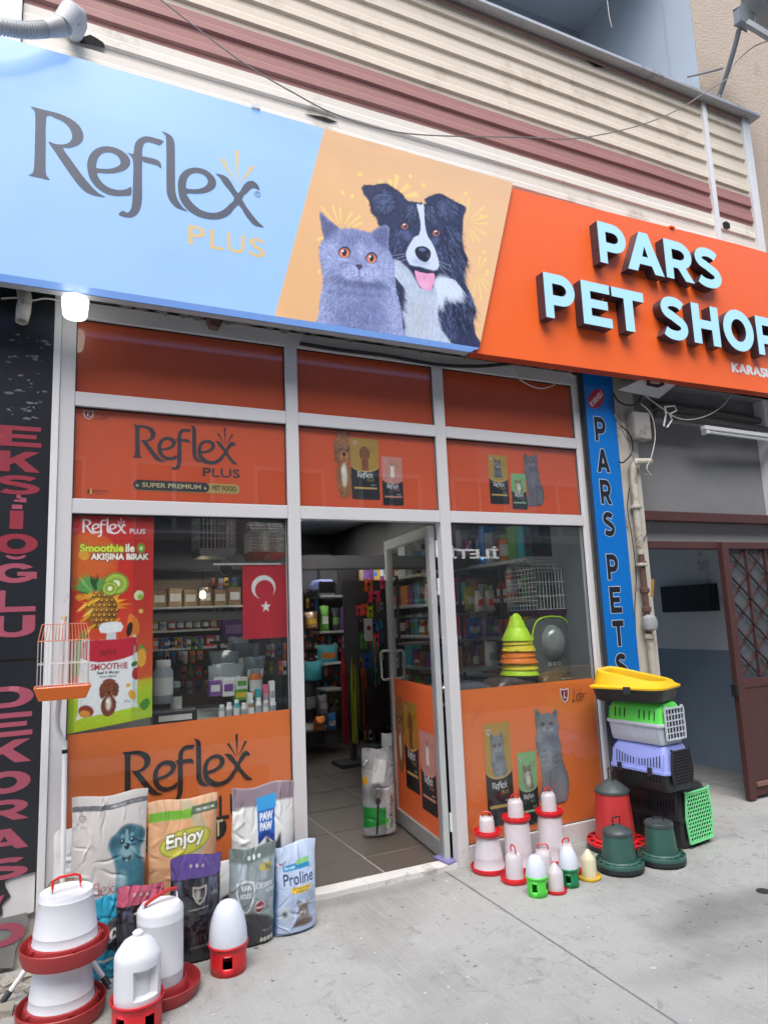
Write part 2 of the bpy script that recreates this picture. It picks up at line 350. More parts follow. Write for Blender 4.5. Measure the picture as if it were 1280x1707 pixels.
_f = [(1000,487),(1030,515),(1055,560),(1060,650),(1055,800),(1050,960),(1035,1040),(1000,1072),(960,1052),(935,1065),(915,1090),(960,1112),(1030,1122),(1090,1095),(1130,1030),(1145,940),(1145,800),(1147,580)]+[_fb(*p) for p in ((0,350),(80,370),(130,385),(168,410),(160,355),(120,322),(60,306),(0,293))]+[(1147,520),(1150,450),(1165,405),(1200,388)]+[_fb(*p) for p in ((80,165),(130,180),(152,188),(192,145),(120,118),(40,98))]+[(1150,335),(1100,365),(1070,420),(1060,500)]
_l = [(170,48),(200,80),(213,120),(217,300),(217,600),(230,680),(260,740),(310,790),(360,812),(428,828),(380,790),(330,720),(308,650),(302,560),(300,300),(297,170),(275,105),(230,70)]
_x = [(418,655),(500,658),(590,650),(655,625),(695,585),(697,530),(670,480),(610,430),(540,405),(470,402),(400,425),(350,475),(330,540),(330,620),(350,710),(400,790),(480,855),(570,893),(680,908),(770,893),(840,850),(915,765),(980,860),(1050,950),(1100,975),(1165,983),(1120,940),(1050,860),(952,710),(1000,650),(1040,608),(1080,605),(1120,625),(1110,580),(1080,545),(1040,528),(990,545),(950,595),(912,650),(860,570),(820,510),(770,475),(690,458),(730,495),(780,570),(875,695),(830,755),(770,810),(700,838),(620,835),(540,805),(470,745),(430,690)]
_h2 = [(410,600),(460,610),(530,608),(590,585),(618,550),(610,505),(570,470),(510,455),(455,468),(420,510),(408,560)]
_rays = [[(737,322),(775,315),(905,575)], [(878,230),(920,237),(910,580)], [(1037,375),(1072,402),(915,578)]]
LOGO = []
_src = [([_A(_R)], 0), ([_A(_e1), _A(_h1)], 0), ([_A(_f)], 0), ([_B(_l)], 0), ([_B(_x), _B(_h2)], 0)]+[([_B(r)], 1) for r in _rays]
LX0 = min(p.x for q, k in _src for r in q for p in r); LX1 = max(p.x for q, k in _src for r in q for p in r); LZ0 = _A([(252, 757)])[0].z
for q, k in _src:
    loops = [[Vector(((p.x-LX0)/(LX1-LX0), (p.z-LZ0)/(LX1-LX0), 0)) for p in r] for r in q]
    if not k: loops = [[Vector((a[0], a[1], 0)) for a in spl([(p.x, p.y) for p in r], 2)] if len(r) < 14 or True else r for r in loops]
    flat = [p for r in loops for p in r]; LOGO.append((np.array([(p.x, p.y) for p in flat]), np.array(tessellate_polygon(loops), int), k))
def logo_obj(x0, z0, w, y, m, parent, off=(0, 0, 0), mr=None, name='wordmark'):
    """x0, z0: foot of the first stem; w: width of the whole word"""
    for kk, mm, nm in ((0, m, name), (1, mr or m, 'ray_mark')):
        b = MB(off)
        for pts, tr, k in LOGO:
            if k == kk: b.add([(x0+p[0]*w, y, z0+p[1]*w) for p in pts], [tuple(t) for t in tr])
        b.build(nm, mm, parent)
# ---------------------------------------------------------------- ground
def concrete(name, base, dark, light):
    m = bpy.data.materials.new(name); m.use_nodes = True; nt = m.node_tree; N = nt.nodes; K = nt.links; b = N['Principled BSDF']; b.inputs['Roughness'].default_value = .85
    tc = N.new('ShaderNodeTexCoord')
    def nz(s, d=6, r=.6, dist=0, sc=None):
        n = N.new('ShaderNodeTexNoise'); n.inputs['Scale'].default_value = s; n.inputs['Detail'].default_value = d; n.inputs['Roughness'].default_value = r; n.inputs['Distortion'].default_value = dist
        if sc:
            mp = N.new('ShaderNodeMapping'); mp.inputs['Scale'].default_value = sc; K.new(tc.outputs['Object'], mp.inputs[0]); K.new(mp.outputs[0], n.inputs['Vector'])
        else: K.new(tc.outputs['Object'], n.inputs['Vector'])
        return n.outputs['Fac']
    def ramp(f, a, c):
        r = N.new('ShaderNodeValToRGB'); r.color_ramp.elements[0].position = a; r.color_ramp.elements[1].position = c; K.new(f, r.inputs[0]); return r.outputs[0]
    def mix(f, a, c, k=1.):
        x = N.new('ShaderNodeMix'); x.data_type = 'RGBA'
        if k != 1.:
            q = N.new('ShaderNodeMath'); q.operation = 'MULTIPLY'; q.inputs[1].default_value = k; K.new(f, q.inputs[0]); f = q.outputs[0]
        K.new(f, x.inputs[0])
        for i, v in ((6, a), (7, c)):
            if isinstance(v, tuple): x.inputs[i].default_value = (*v, 1)
            else: K.new(v, x.inputs[i])
        return x.outputs[2]
    o = mix(nz(1.1, 8), base, light); o = mix(ramp(nz(.9, 9, .65), .5, .68), o, dark, .6)
    o = mix(ramp(nz(1, 3, .5, 0, (60, 2.5, 1)), .45, .75), o, light, .35)            # broom marks
    o = mix(ramp(nz(140, 3), .60, .70), o, tuple(v*.5 for v in dark), .7)            # grit
    o = mix(ramp(nz(7, 8, .75, 1.5), .56, .64), o, tuple(v*.8 for v in dark), .45); o = mix(ramp(nz(55, 4, .7), .66, .70), o, (.62, .61, .58), .6); o = mix(ramp(nz(2.6, 10, .8, 2.), .60, .66), o, tuple(v*.7 for v in dark), .4)
    o = mix(ramp(nz(21, 2, .5), .69, .72), o, (.06, .058, .05), .75)                 # spots
    # two damp dark patches right of the feeders
    for (sx, sy, rx, ry, kk) in ((3.15, -1.22, .62, .22, .5), (3.9, -1.5, .9, .3, .35), (2.6, -1.5, .5, .15, .25), (1.2, -.05, 1.6, .12, .35), (3.3, -.15, 1.2, .2, .4)):
        mp = N.new('ShaderNodeMapping'); mp.inputs['Location'].default_value = (-sx/rx, -sy/ry, 0); mp.inputs['Scale'].default_value = (1/rx, 1/ry, 0); K.new(tc.outputs['Object'], mp.inputs[0])
        wv = N.new('ShaderNodeVectorMath'); wv.operation = 'ADD'; dn = N.new('ShaderNodeTexNoise'); dn.inputs['Scale'].default_value = 3; dn.inputs['Detail'].default_value = 6; K.new(tc.outputs['Object'], dn.inputs['Vector'])
        dv = N.new('ShaderNodeVectorMath'); dv.operation = 'MULTIPLY_ADD'; dv.inputs[1].default_value = (1.2, 1.2, 0); dv.inputs[2].default_value = (-.6, -.6, 0); K.new(dn.outputs['Color'], dv.inputs[0])
        K.new(mp.outputs[0], wv.inputs[0]); K.new(dv.outputs[0], wv.inputs[1]); ln = N.new('ShaderNodeVectorMath'); ln.operation = 'LENGTH'; K.new(wv.outputs[0], ln.inputs[0])
        mr = N.new('ShaderNodeMapRange'); mr.inputs[1].default_value = 1.; mr.inputs[2].default_value = .35; K.new(ln.outputs['Value'], mr.inputs[0]); o = mix(mr.outputs[0], o, tuple(v*.5 for v in dark), kk)
    K.new(o, b.inputs['Base Color'])
    bp = N.new('ShaderNodeBump'); bp.inputs['Strength'].default_value = .5; bp.inputs['Distance'].default_value = .004; K.new(nz(160, 4), bp.inputs['Height'])
    bp2 = N.new('ShaderNodeBump'); bp2.inputs['Strength'].default_value = .35; bp2.inputs['Distance'].default_value = .006; K.new(nz(1, 3, .5, 0, (60, 2.5, 1)), bp2.inputs['Height']); K.new(bp.outputs[0], bp2.inputs['Normal']); K.new(bp2.outputs[0], b.inputs['Normal'])
    return m
M_conc = concrete('pavement_concrete', (.29, .295, .278), (.185, .185, .168), (.39, .395, .375))
M_asph = mat('asphalt', (.06, .06, .062), .9, bump=.4, bsc=120)
ground = MB().add([(-150, -150, -.14), (150, -150, -.14), (150, 150, -.14), (-150, 150, -.14)], [(0, 1, 2, 3)]).build('road', M_asph); tag(ground, kind='structure')
pav = bpy.data.objects.new('pavement', None); COL.objects.link(pav); tag(pav, kind='structure')
def slab(name, poly):
    # z 0 top with worn joint edges
    MB().prism(poly, -.14, 0, 'z').build(name, M_conc, pav, bevel=.004)
slab('slab', [(-6, -5.2), (2.048, -5.2), (2.196, -.1), (2.196, 0.03), (-6, .03)])
slab('slab', [(2.054, -5.2), (5.2, -5.2), (5.2, 4.2), (3.6, 4.2), (3.6, .03), (2.204, .03), (2.204, -.1)])
slab('slab', [(5.208, -5.2), (12, -5.2), (12, 4.2), (5.208, 4.2)])
MB().box(-6, 12, -5.35, -5.2, -.14, .01).build('kerb', mat('kerb_stone', (.42, .42, .4), .8, bump=.3), pav, bevel=.01)
# rubble and grit at the foot of the broken board
deb = bpy.data.objects.new('x', None); bpy.data.objects.remove(deb)
M_rub = mat('rubble', (.30, .28, .24), .9, var=.35, sc1=3, bump=.5, bsc=30)
b = MB()
for i in range(170):
    x = rnd.uniform(-.75, .13); y = rnd.uniform(-.42, -.02)-.1*rnd.random(); s = rnd.choice([.006, .01, .015, .025, .035])*rnd.uniform(.6, 1.3)
    if i < 9: s = rnd.uniform(.04, .075); y = rnd.uniform(-.2, -.05)
    vs = [Vector((dx, dy, dz))*s+Vector((rnd.uniform(-.3, .3)*s, rnd.uniform(-.3, .3)*s, rnd.uniform(-.3, .3)*s)) for dx in (-1, 1) for dy in (-1, 1) for dz in (-.5, .5)]
    a = rnd.uniform(0, 6.28); vs = [Vector((v.x*math.cos(a)-v.y*math.sin(a)+x, v.x*math.sin(a)+v.y*math.cos(a)+y, max(.0005, v.z+s*.45))) for v in vs]
    b.add(vs, [(0, 1, 3, 2), (4, 6, 7, 5), (0, 4, 5, 1), (2, 3, 7, 6), (0, 2, 6, 4), (1, 5, 7, 3)])
tag(b.build('rubble', M_rub), 'crumbled concrete and grit lying under the torn black sign board', 'rubble', kind='stuff')

b = MB()
for i in range(60):
    x, y = rnd.uniform(.2, 4.6), rnd.uniform(-2.6, -.1); s = rnd.uniform(.003, .009)*(2.2 if i < 4 else 1); a = rnd.uniform(0, 6.28)
    q = [(x+s*rnd.uniform(.6, 1.3)*math.cos(a+k*1.2), y+s*rnd.uniform(.5, 1.2)*math.sin(a+k*1.2)) for k in range(5)]; b.add([(*p, .0006) for p in q]+[(*p, .0022) for p in q], [(5, 6, 7, 8, 9)]+[(k, (k+1) % 5, (k+1) % 5+5, k+5) for k in range(5)])
dc = thing('floor_drain', 'small dark round drain set in the pavement at the right edge', 'drain', onZ(1272, 1487, 0)); MB().lathe([(.035, .0005), (.034, .006), (.001, .007)], 20).build('disc', mat('cap_iron', (.03, .03, .032), .6), dc, True)
tag(b.build('paper_scraps', mat('scraps', (.5, .49, .45), .8, var=.5, sc1=2)), 'tiny scraps and chips scattered over the pavement', 'scraps', kind='stuff')
# ---------------------------------------------------------------- shop floor, tile by tile
M_tile = mat('brown_tile', (.085, .072, .064), .42, var=.25, sc1=2.2, bump=.08, bsc=25, dirt='#6a625c', dsc=4, dth=.62)
sf = bpy.data.objects.new('shop_floor', None); COL.objects.link(sf); tag(sf, kind='structure')
MB().box(-.35, 4.05, .07, 6.2, -.05, .0075).build('grout', mat('grout', (.52, .50, .46), .9), sf)
me = None
for i in range(-4, 4):
    for j in range(-1, 10):
        x0, x1 = max(-.35, 1.880+.592*i), min(4.05, 1.880+.592*(i+1)-.009); y0, y1 = max(.075, .49+.59*j), min(6.2, .49+.59*(j+1)-.009)
        if x1-x0 < .05 or y1-y0 < .05: continue
        MB().box(x0, x1, y0, y1, 0, .01).build('floor_tile', M_tile, sf)
M_marb = mat('threshold_marble', (.62, .62, .60), .5, var=.12, sc1=5, bump=.05, dirt='#8d8b84', dsc=5, dth=.55)
th = thing('door_threshold', 'worn white marble threshold in three slabs under the open shop door', 'threshold', (1.8, .05, 0))
for a, c in ((1.31, 1.695), (1.698, 2.02), (2.023, 2.40)):
    pts = [(a, .125), (a, .01)]+[(a+(c-a)*k/6, .012+rnd.uniform(-.008, .014)) for k in range(1, 6)]+[(c, .01), (c, .125)]
    o = MB((1.8, .05, 0)).prism(pts, 0, .028, 'z').build('slab', M_marb, th, bevel=.004)

# ---------------------------------------------------------------- shop interior shell
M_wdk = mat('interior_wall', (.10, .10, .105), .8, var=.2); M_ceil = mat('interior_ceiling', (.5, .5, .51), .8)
room = bpy.data.objects.new('shop_room', None); COL.objects.link(room); tag(room, kind='structure')
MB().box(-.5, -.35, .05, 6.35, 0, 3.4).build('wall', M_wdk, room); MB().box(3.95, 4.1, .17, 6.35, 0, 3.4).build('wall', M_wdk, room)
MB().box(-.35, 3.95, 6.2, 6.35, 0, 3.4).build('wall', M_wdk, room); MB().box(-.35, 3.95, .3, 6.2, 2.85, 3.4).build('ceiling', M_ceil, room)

# ---------------------------------------------------------------- building front: lintel, pier, side walls, balcony
M_rough = mat('broken_render', (.22, .205, .18), .95, var=.5, sc1=9, bump=1.2, bsc=22)
M_plas = mat('cream_plaster', (.52, .49, .43), .85, var=.12, sc1=3, bump=.25, bsc=18, dirt='#5d5344', dsc=4, dth=.56)
MB().box(3.574, 3.5985, .075, .46, 0, 3.2).build('pier_lining', mat('lining', (.17, .18, .20), .7), room)
bl = thing('building', 'apartment building with shop below and recessed balcony above', 'building', (4, 1, 0)); BO = (4, 1, 0)
MB(BO).box(-3, 4.13, .03, .3, 3.335, 4.6).build('lintel', M_rough, bl)
MB(BO).box(-3, -.02, .03, .35, 0, 3.335).build('wall', M_plas, bl)
def ragged(x0, x1, z, y0, y1, n, m, name, parent, off, amp=.02):
    bb = MB(off); top = []; bot = []
    for i in range(n+1):
        x = x0+(x1-x0)*i/n; top.append((x, z+.05)); bot.append((x, z+rnd.uniform(-amp, amp)))
    for i in range(n):
        for k in range(3):
            ya = y0+(y1-y0)*k/3; yb = y0+(y1-y0)*(k+1)/3
            za, zb = bot[i][1]+rnd.uniform(-.008, .008), bot[i+1][1]+rnd.uniform(-.008, .008)
            bb.add([(top[i][0], ya, z+.05), (top[i+1][0], ya, z+.05), (top[i+1][0], ya, zb), (top[i][0], ya, za), (top[i][0], yb, z+.05), (top[i+1][0], yb, z+.05), (top[i+1][0], yb, zb+.01), (top[i][0], yb, za+.01)],
                   [(0, 3, 2, 1), (3, 7, 6, 2), (4, 5, 6, 7), (0, 4, 7, 3), (1, 2, 6, 5)])
    return bb.build(name, m, parent)
ragged(.3, 4.12, 3.32, -.12, .03, 110, M_rough, 'broken_mortar', bl, BO, .022)
MB(BO).box(3.60, 4.13, .0, .45, 0, 3.335).build('pier', M_plas, bl, bevel=.008)
M_pd = mat('passage_paint_grey', (.74, .75, .76), .7, var=.1, sc1=2, bump=.1, dirt='#3c3c3c', dsc=1.4, dth=.6)
M_pb = mat('passage_paint_blue', (.27, .33, .40), .55, var=.1, sc1=2, bump=.1)
M_pdd = mat('passage_dark', (.20, .205, .21), .8, var=.15)
MB(BO).box(5.73, 5.9, .02, 4.2, 1.1, 3.335).build('passage_wall', M_pd, bl); MB(BO).box(5.725, 5.895, .02, 4.2, 0, 1.1).build('passage_dado', M_pb, bl)
MB(BO).box(4.132, 4.2, .45, 4.2, 0, 3.335).build('passage_wall', M_pd, bl)
MB(BO).box(4.132, 7.5, .0, 4.35, 3.335, 3.6).build('passage_ceiling', M_pdd, bl); MB(BO).box(4.132, 7.5, .12, .2, 2.285, 3.334).build('passage_panel', M_pdd, bl)
MB(BO).box(4.132, 7.5, .125, .18, 2.045, 2.208).build('passage_panel', mat('panel_grey', (.26, .27, .28), .6), bl)
M_stuc = mat('beige_stucco', (.43, .355, .28), .95, var=.3, sc1=45, bump=1.0, bsc=48, dirt='#8a7a68', dsc=2, dth=.6)
MB(BO).box(5.38, 10, 0, .3, 3.34, 9.5).build('stucco_wall', M_stuc, bl); MB(BO).box(5.9, 10, 0, .3, 0, 3.34).build('stucco_wall', M_stuc, bl)
M_log = mat('loggia_paint', (.52, .60, .68), .75, var=.06, sc1=1.5, bump=.12, bsc=12)
MB(BO).box(5.385, 5.55, .301, 1.6, 4.7, 9.5).build('loggia_side_wall', M_log, bl)
MB(BO).box(5.3795, 5.384, .004, .301, 4.7, 9.5).build('loggia_reveal', M_log, bl)
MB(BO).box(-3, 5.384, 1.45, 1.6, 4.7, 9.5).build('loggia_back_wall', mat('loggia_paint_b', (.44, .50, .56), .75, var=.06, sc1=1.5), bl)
MB(BO).box(-3, 5.384, .0, 1.45, 8.2, 8.4).build('loggia_ceiling', M_log, bl); MB(BO).box(-3, 5.38, .0, 1.45, 4.6, 4.75).build('balcony_slab', M_rough, bl)
MB(BO).box(5.80, 9.5, -.16, -.0, 4.54, 4.60).build('ledge', mat('blue_ledge', (.12, .17, .23), .5), bl); MB(BO).tube([(5.86, -.05, 4.6), (5.86, -.05, 6.1)], .012, 6).build('conduit', mat('conduit', (.4, .41, .42), .5), bl)

# siding boards of the balcony front
M_sb = mat('siding_cream', '#d3c9b6', .6, var=.08, sc1=1.3, bump=.05, bsc=60, dirt='#b5a993', dsc=2.2, dth=.55); M_sw = mat('siding_white', '#d9d3c8', .6, var=.07, sc1=1.3, bump=.05, bsc=60, dirt='#b0a79a', dsc=2.2, dth=.56)
M_sp = mat('siding_pink', '#9c6f69', .6, var=.1, sc1=1.3, bump=.05, bsc=60, dirt='#a17a72', dsc=2.2, dth=.56)
M_wp = mat('white_profile', (.66, .68, .68), .45, var=.05, dirt='#9a9a95', dsc=3, dth=.62); M_zn = mat('zinc', (.40, .42, .44), .45, metal=.3, var=.15, sc1=4, dirt='#5c5e60', dsc=3)
bf = thing('balcony_front', 'balcony front of cream siding with a pink double band, grey coping on top', 'balcony', (2.7, -.15, 4.4)); FO = (2.7, -.15, 4.4)
zs = [4.28, 4.437, 4.591, 4.745, 4.909, 5.063, 5.207, 5.371, 5.524, 5.679, 5.829, 5.975]
def siding(x0, x1, z0, z1, m):
    h = z1-z0; prof = [(-.142, 0), (-.145, .20), (-.162, .27), (-.161, .55), (-.156, .60), (-.157, .93), (-.142, 1.0)]
    nx = max(2, int((x1-x0)/.25)); bb = MB(FO); vs = []; fs = []
    for i in range(nx+1):
        x = x0+(x1-x0)*i/nx
        for y, t in prof: vs.append((x, y+math.sin(x*5.1+z0*9)*.0014, z0+t*h+math.sin(x*2.3+z0*7)*.0025))
    n = len(prof)
    for i in range(nx):
        for k in range(n-1): fs.append((i*n+k, (i+1)*n+k, (i+1)*n+k+1, i*n+k+1))
    return bb.add(vs, fs).build('siding_board', m, bf)
for i in range(len(zs)-1):
    m = M_sp if zs[i] in (4.909, 5.063) else (M_sw if i < 4 else M_sb)
    siding(-.22, 5.125, zs[i], zs[i+1], m); siding(5.165, 5.66, zs[i], zs[i+1], m)
for i, z in enumerate(zs[:4]): siding(-3, -.33, z, zs[i+1], M_sw)
MB(FO).box(5.12, 5.17, -.185, -.12, 4.3, 5.985).build('post', M_wp, bf, bevel=.003); MB(FO).box(5.655, 5.745, -.185, -.02, 4.3, 5.985).build('post', M_wp, bf, bevel=.003)
MB(FO).box(-.33, -.225, -.185, -.12, 4.3, 5.985).build('post', M_wp, bf, bevel=.003)
MB(FO).box(-3, 5.74, -.175, -.11, 5.955, 5.99).build('top_trim', mat('trim_pink', '#9c8478', .6), bf, bevel=.004)
MB(FO).box(-3, 5.82, -.25, .02, 5.992, 6.022).build('coping', M_zn, bf, bevel=.004); MB(FO).box(-3, 5.66, -.115, -.02, 4.3, 5.95).build('backing', mat('backing_dark', (.02, .02, .02), .9), bf)
M_blk = mat('hole_dark', (.008, .008, .008), 1)
def hole(pts, y): MB(FO).prism([(onY(*p, y).x, onY(*p, y).z) for p in pts], y-.0015, y+.001).build('broken_hole', M_blk, bf)
hole([(128, 52), (135, 62), (150, 57), (160, 62), (172, 70), (175, 79), (150, 73), (134, 71)], -.163)
hole([(1204, 371), (1210, 368), (1216, 372), (1217, 379), (1212, 382), (1206, 380)], -.163)
hole([(508, 189), (540, 194), (563, 203), (548, 203)], -.163); hole([(972, 96), (985, 99), (1004, 107), (1006, 112), (992, 110)], -.163)

# ---------------------------------------------------------------- things on the passage side
M_rust = mat('red_oxide_steel', '#4a2a27', .55, var=.2, sc1=5, bump=.1, dirt='#6a4a42', dsc=4, dth=.6)
gt = thing('iron_gate', 'rust red iron gate with crossed lattice bars above a sheet panel', 'gate', (5.5, 0, 0)); GO = (5.5, 0, 0)
MB(GO).box(4.955, 5.03, .0, .05, .01, 2.04).build('gate_post', M_rust, gt, bevel=.004)
MB(GO).box(5.03, 6.0, .012, .045, .86, .93).build('rail', M_rust, gt, bevel=.003); MB(GO).box(5.03, 6.0, .012, .045, 1.985, 2.04).build('rail', M_rust, gt, bevel=.003); MB(GO).box(5.03, 6.0, .02, .03, .03, .86).build('sheet_panel', M_rust, gt)
MB(GO).box(5.05, 6.0, .0, .02, .10, .135).build('rail', mat('rail_pale', '#7a5a50', .6), gt, bevel=.003)
p0, pn = .93, 5
for k in range(3): MB(GO).bar((5.03+.24*(k+1), .03, .93), (5.03+.24*(k+1), .03, 1.985), .018).build('bar', M_rust, gt)
h = (1.985-.93)/pn
for i in range(4):
    for j in range(pn):
        x0 = 5.03+.24*i; z0 = .93+h*j
        MB(GO).bar((x0, .022, z0+h), (x0+.24, .022, z0), .012).build('lattice_bar', mat('lattice_dark', '#241a1a', .6), gt); MB(GO).bar((x0, .036, z0), (x0+.24, .036, z0+h), .012).build('lattice_bar', M_rust, gt)
MB(GO).box(5.03, 6, .046, .052, .94, 1.98).build('gate_pane', glass_mat('gate_glass', (.6, .63, .65), haze='#70757a', hz=.45), gt)
MB(GO).box(4.925, 4.955, -.005, .045, .80, .90).build('lock', M_blk, gt, bevel=.004)
fr = thing('gate_frame', 'two dark red horizontal steel beams above the iron gate', 'beam', (5.2, .05, 2.0)); O_ = (5.2, .05, 2.0)
MB(O_).box(4.14, 6.5, .03, .12, 2.208, 2.284).build('beam', M_rust, fr, bevel=.004); MB(O_).box(4.14, 6.5, .03, .12, 1.986, 2.044).build('beam', M_rust, fr, bevel=.004)
pbx = thing('wall_box', 'dark metal cabinet on the passage wall left of the iron gate', 'box', (5.7, 1.0, 1.5))
MB((5.7, 1, 1.5)).box(5.64, 5.724, .70, 1.32, 1.47, 1.73).build('cabinet', mat('cabinet_dark', (.014, .014, .017), .4), pbx, bevel=.005); MB((5.7, 1, 1.5)).box(5.632, 5.6385, .72, .80, 1.49, 1.71).build('cabinet_door', mat('cabinet_door', (.02, .02, .022), .3), pbx)

tb = thing('fluorescent_batten', 'white unlit fluorescent lamp batten hanging in the dark passage', 'lamp', (5.2, -.08, 2.95)); TO = (5.2, -.08, 2.95)
MB(TO).bar((4.76, -.10, 2.965), (5.95, -.06, 2.965), .05, .035).build('housing', mat('batten_white', (.62, .64, .65), .4), tb, bevel=.006); MB(TO).tube([(4.82, -.10, 2.935), (5.93, -.06, 2.935)], .014, 10).build('tube', mat('tube_glass', (.7, .72, .72), .2), tb, True)
for x in (4.80, 5.9): MB(TO).box(x-.02, x+.012, -.12, -.06, 2.915, 2.955).build('lamp_holder', mat('batten_white', (.6, .6, .6)), tb, bevel=.004)
lh = thing('cable_bracket', 'white plastic bracket dangling from cables beside the lamp batten', 'bracket', onY(1112, 690, -.1)); o_ = onY(1112, 690, -.1)
MB(o_).tube([onY(*p, -.1) for p in ((1108, 678), (1124, 676), (1128, 684), (1116, 690), (1120, 700), (1112, 712), (1106, 710), (1110, 690), (1108, 678))], .007, 6).build('bracket', M_wp, lh, True)
for i, (a, c, r, y) in enumerate((((1090, 676), (1278, 704), .03, .08), ((1092, 688), (1278, 716), .025, .02), ((1085, 700), (1175, 712), .02, -.02))):
    A = onY(*a, y); B_ = onY(*c, y); o = MB().tube([A, (A+B_)/2+Vector((0, 0, .01)), B_], r, 10).build('ceiling_pipe', mat('old_pipe', (.12, .12, .12), .6), None, True)
    tag(o, ('upper grey pipe running across the dark passage ceiling', 'lower grey pipe running across the dark passage ceiling', 'short dark pipe behind the white dangling bracket')[i], 'pipe', 'pipes under the passage ceiling')
ol = thing('soffit_sign', 'white upturned sign board with a dark letter lodged under the orange fascia', 'sign', onY(1085, 640, .0)); o_ = onY(1085, 640, 0.)
A = [onY(1030, 650, -.12), onY(1080, 627, -.2), onY(1135, 634, -.2), onY(1098, 664, -.1)]
MB(o_).add(A+[p+Vector((0, .02, .02)) for p in A], [(0, 1, 2, 3), (7, 6, 5, 4), (0, 3, 7, 4), (0, 4, 5, 1), (1, 5, 6, 2), (2, 6, 7, 3)]).build('board', mat('dirty_white_board', (.45, .46, .47), .6, dirt='#777777'), ol)
q = lambda p: onY(p[0], p[1], -.165)+Vector((0, -.025, 0))
MB(o_).add([q(p) for p in ((1074, 633), (1082, 634), (1079, 640), (1093, 642), (1101, 638), (1104, 643), (1092, 648), (1073, 644))], [(0, 1, 2, 7), (2, 3, 6, 7), (3, 4, 5, 6)]).build('letter', mat('letter_dark_red', '#3a1f22', .5), ol)

# gas riser on the pier
gp = thing('gas_riser', 'cream gas pipe with rusty couplings, valve and regulator on the pier', 'pipe', (4.0, -.04, 1)); O_ = (4.0, -.04, 1)
M_gp = mat('gas_cream', (.45, .42, .35), .5, var=.15, dirt='#6c5c48', dsc=8, dth=.5); M_rb = mat('rusty_brown', '#5b4038', .7, var=.3, sc1=30)
MB(O_).tube([(4.01, -.045, 0), (4.01, -.045, 1.30)], .027, 12).build('pipe_lower', M_gp, gp, True)
MB(O_).tube([(4.00, -.045, 1.93), (4.0, -.045, 2.58), (4.01, -.045, 2.625), (4.04, -.045, 2.65), (4.18, -.06, 2.655)], .027, 12).build('pipe_upper', M_gp, gp, True)
MB(O_).tube([(4.005, -.045, 1.30), (4.0, -.045, 1.93)], .024, 10).build('pipe_middle', M_rb, gp, True)
for z in (1.86, 1.66, 1.52, 1.32): MB(O_).lathe([(.026, -.02), (.034, -.015), (.034, .015), (.026, .02)], 8, (4.003, -.045, z)).build('coupling', M_rb if z != 1.32 else M_gp, gp)
MB(O_).lathe([(.02, -.06), (.05, -.045), (.058, 0), (.05, .04), (.02, .06)], 14, (4.005, -.06, 1.42)).build('regulator', mat('cast_grey', (.30, .31, .31), .5, var=.2), gp, True)
MB(O_).bar((4.03, -.08, 1.61), (4.055, -.085, 1.74), .02, .008).build('valve_handle', mat('handle_ochre', '#a97c3c', .5), gp); MB(O_).lathe([(.04, 0), (.045, .005), (.045, .02), (.04, .025)], 12, (4.0, -.045, 2.28)).build('clamp', M_gp, gp)
MB(O_).lathe([(.04, 0), (.045, .005), (.045, .02), (.04, .025)], 12, (4.0, -.045, 1.84)).build('clamp', M_gp, gp)
jb = thing('junction_box', 'grey junction box with tangled cables at the top of the pier', 'electrical box', (4.1, -.05, 2.9))
MB((4.1, -.05, 2.9)).box(4.015, 4.185, -.09, -.003, 2.82, 3.04).build('box', mat('jb_grey', (.27, .26, .24), .7, var=.2, dirt='#4a443c'), jb, bevel=.008)
MB((4.1, -.05, 2.9)).box(4.02, 4.18, -.097, -.0905, 2.825, 3.035).build('lid', mat('jb_grey', (.3, .3, .3)), jb, bevel=.004)
for k in range(4): letters('stencil_digit', '2', -.011, .011, -.017, .017, 0, mat('stencil_grey', (.16, .16, .17), .7), gp, .02, (0, 0, 0), xf=lambda p, k=k: (4.075-4.0, -.0475+.04+.0, 1.235-.045*k+p[2]-1) if False else (.078+p[0], .0385, .235-.045*k+p[2]))
# cables round the pier
def cable(name, pts, r, m, label, n=8, cat='cable', group=None):
    c = [Vector(p) for p in spl([tuple(p) for p in pts], n, False)]; return tag(MB().tube(c, r, 6).build(name, m, None, True), label, cat, group)
M_ck = mat('cable_black', (.015, .015, .016), .5); M_cw = mat('cable_white', (.52, .50, .45), .5); M_cg = mat('cable_grey', (.2, .2, .19), .6)
Z = lambda l, y: [onY(p[0], p[1], y) for p in l]
cable('cable', Z([(1022, 655), (1030, 668), (1045, 675), (1062, 672), (1070, 656), (1072, 648)], -.1), .008, M_ck, 'thick black cable looping under the sign at the pier top')
cable('cable', Z([(1020, 660), (1028, 700), (1050, 725), (1054, 752), (1040, 770), (1032, 770)], -.07), .006, M_ck, 'black cable dropping past the junction box')
cable('cable', Z([(1024, 690), (1036, 715), (1050, 745), (1058, 770), (1070, 790), (1086, 792)], -.1), .005, M_cg, 'grey cable twisting from the junction box towards the gas pipe')
cable('cable', Z([(1068, 673), (1085, 690), (1092, 725), (1086, 760), (1078, 780), (1086, 792)], -.1), .004, M_cw, 'white cable looping in a wide arc right of the junction box')
cable('cable', Z([(1049, 812), (1046, 850), (1054, 900), (1060, 960), (1058, 1020), (1062, 1092)], -.03), .004, M_ck, 'thin black cable running down the pier beside the gas pipe')
cable('cable', Z([(1070, 908), (1080, 885), (1086, 868)], -.03), .004, M_ck, 'short black cable slanting over the lower pier')
cable('cable', Z([(1225, 650), (1200, 680), (1165, 697), (1130, 697), (1096, 675), (1070, 655)], -.12), .004, M_cw, 'white cable sagging across the passage mouth')
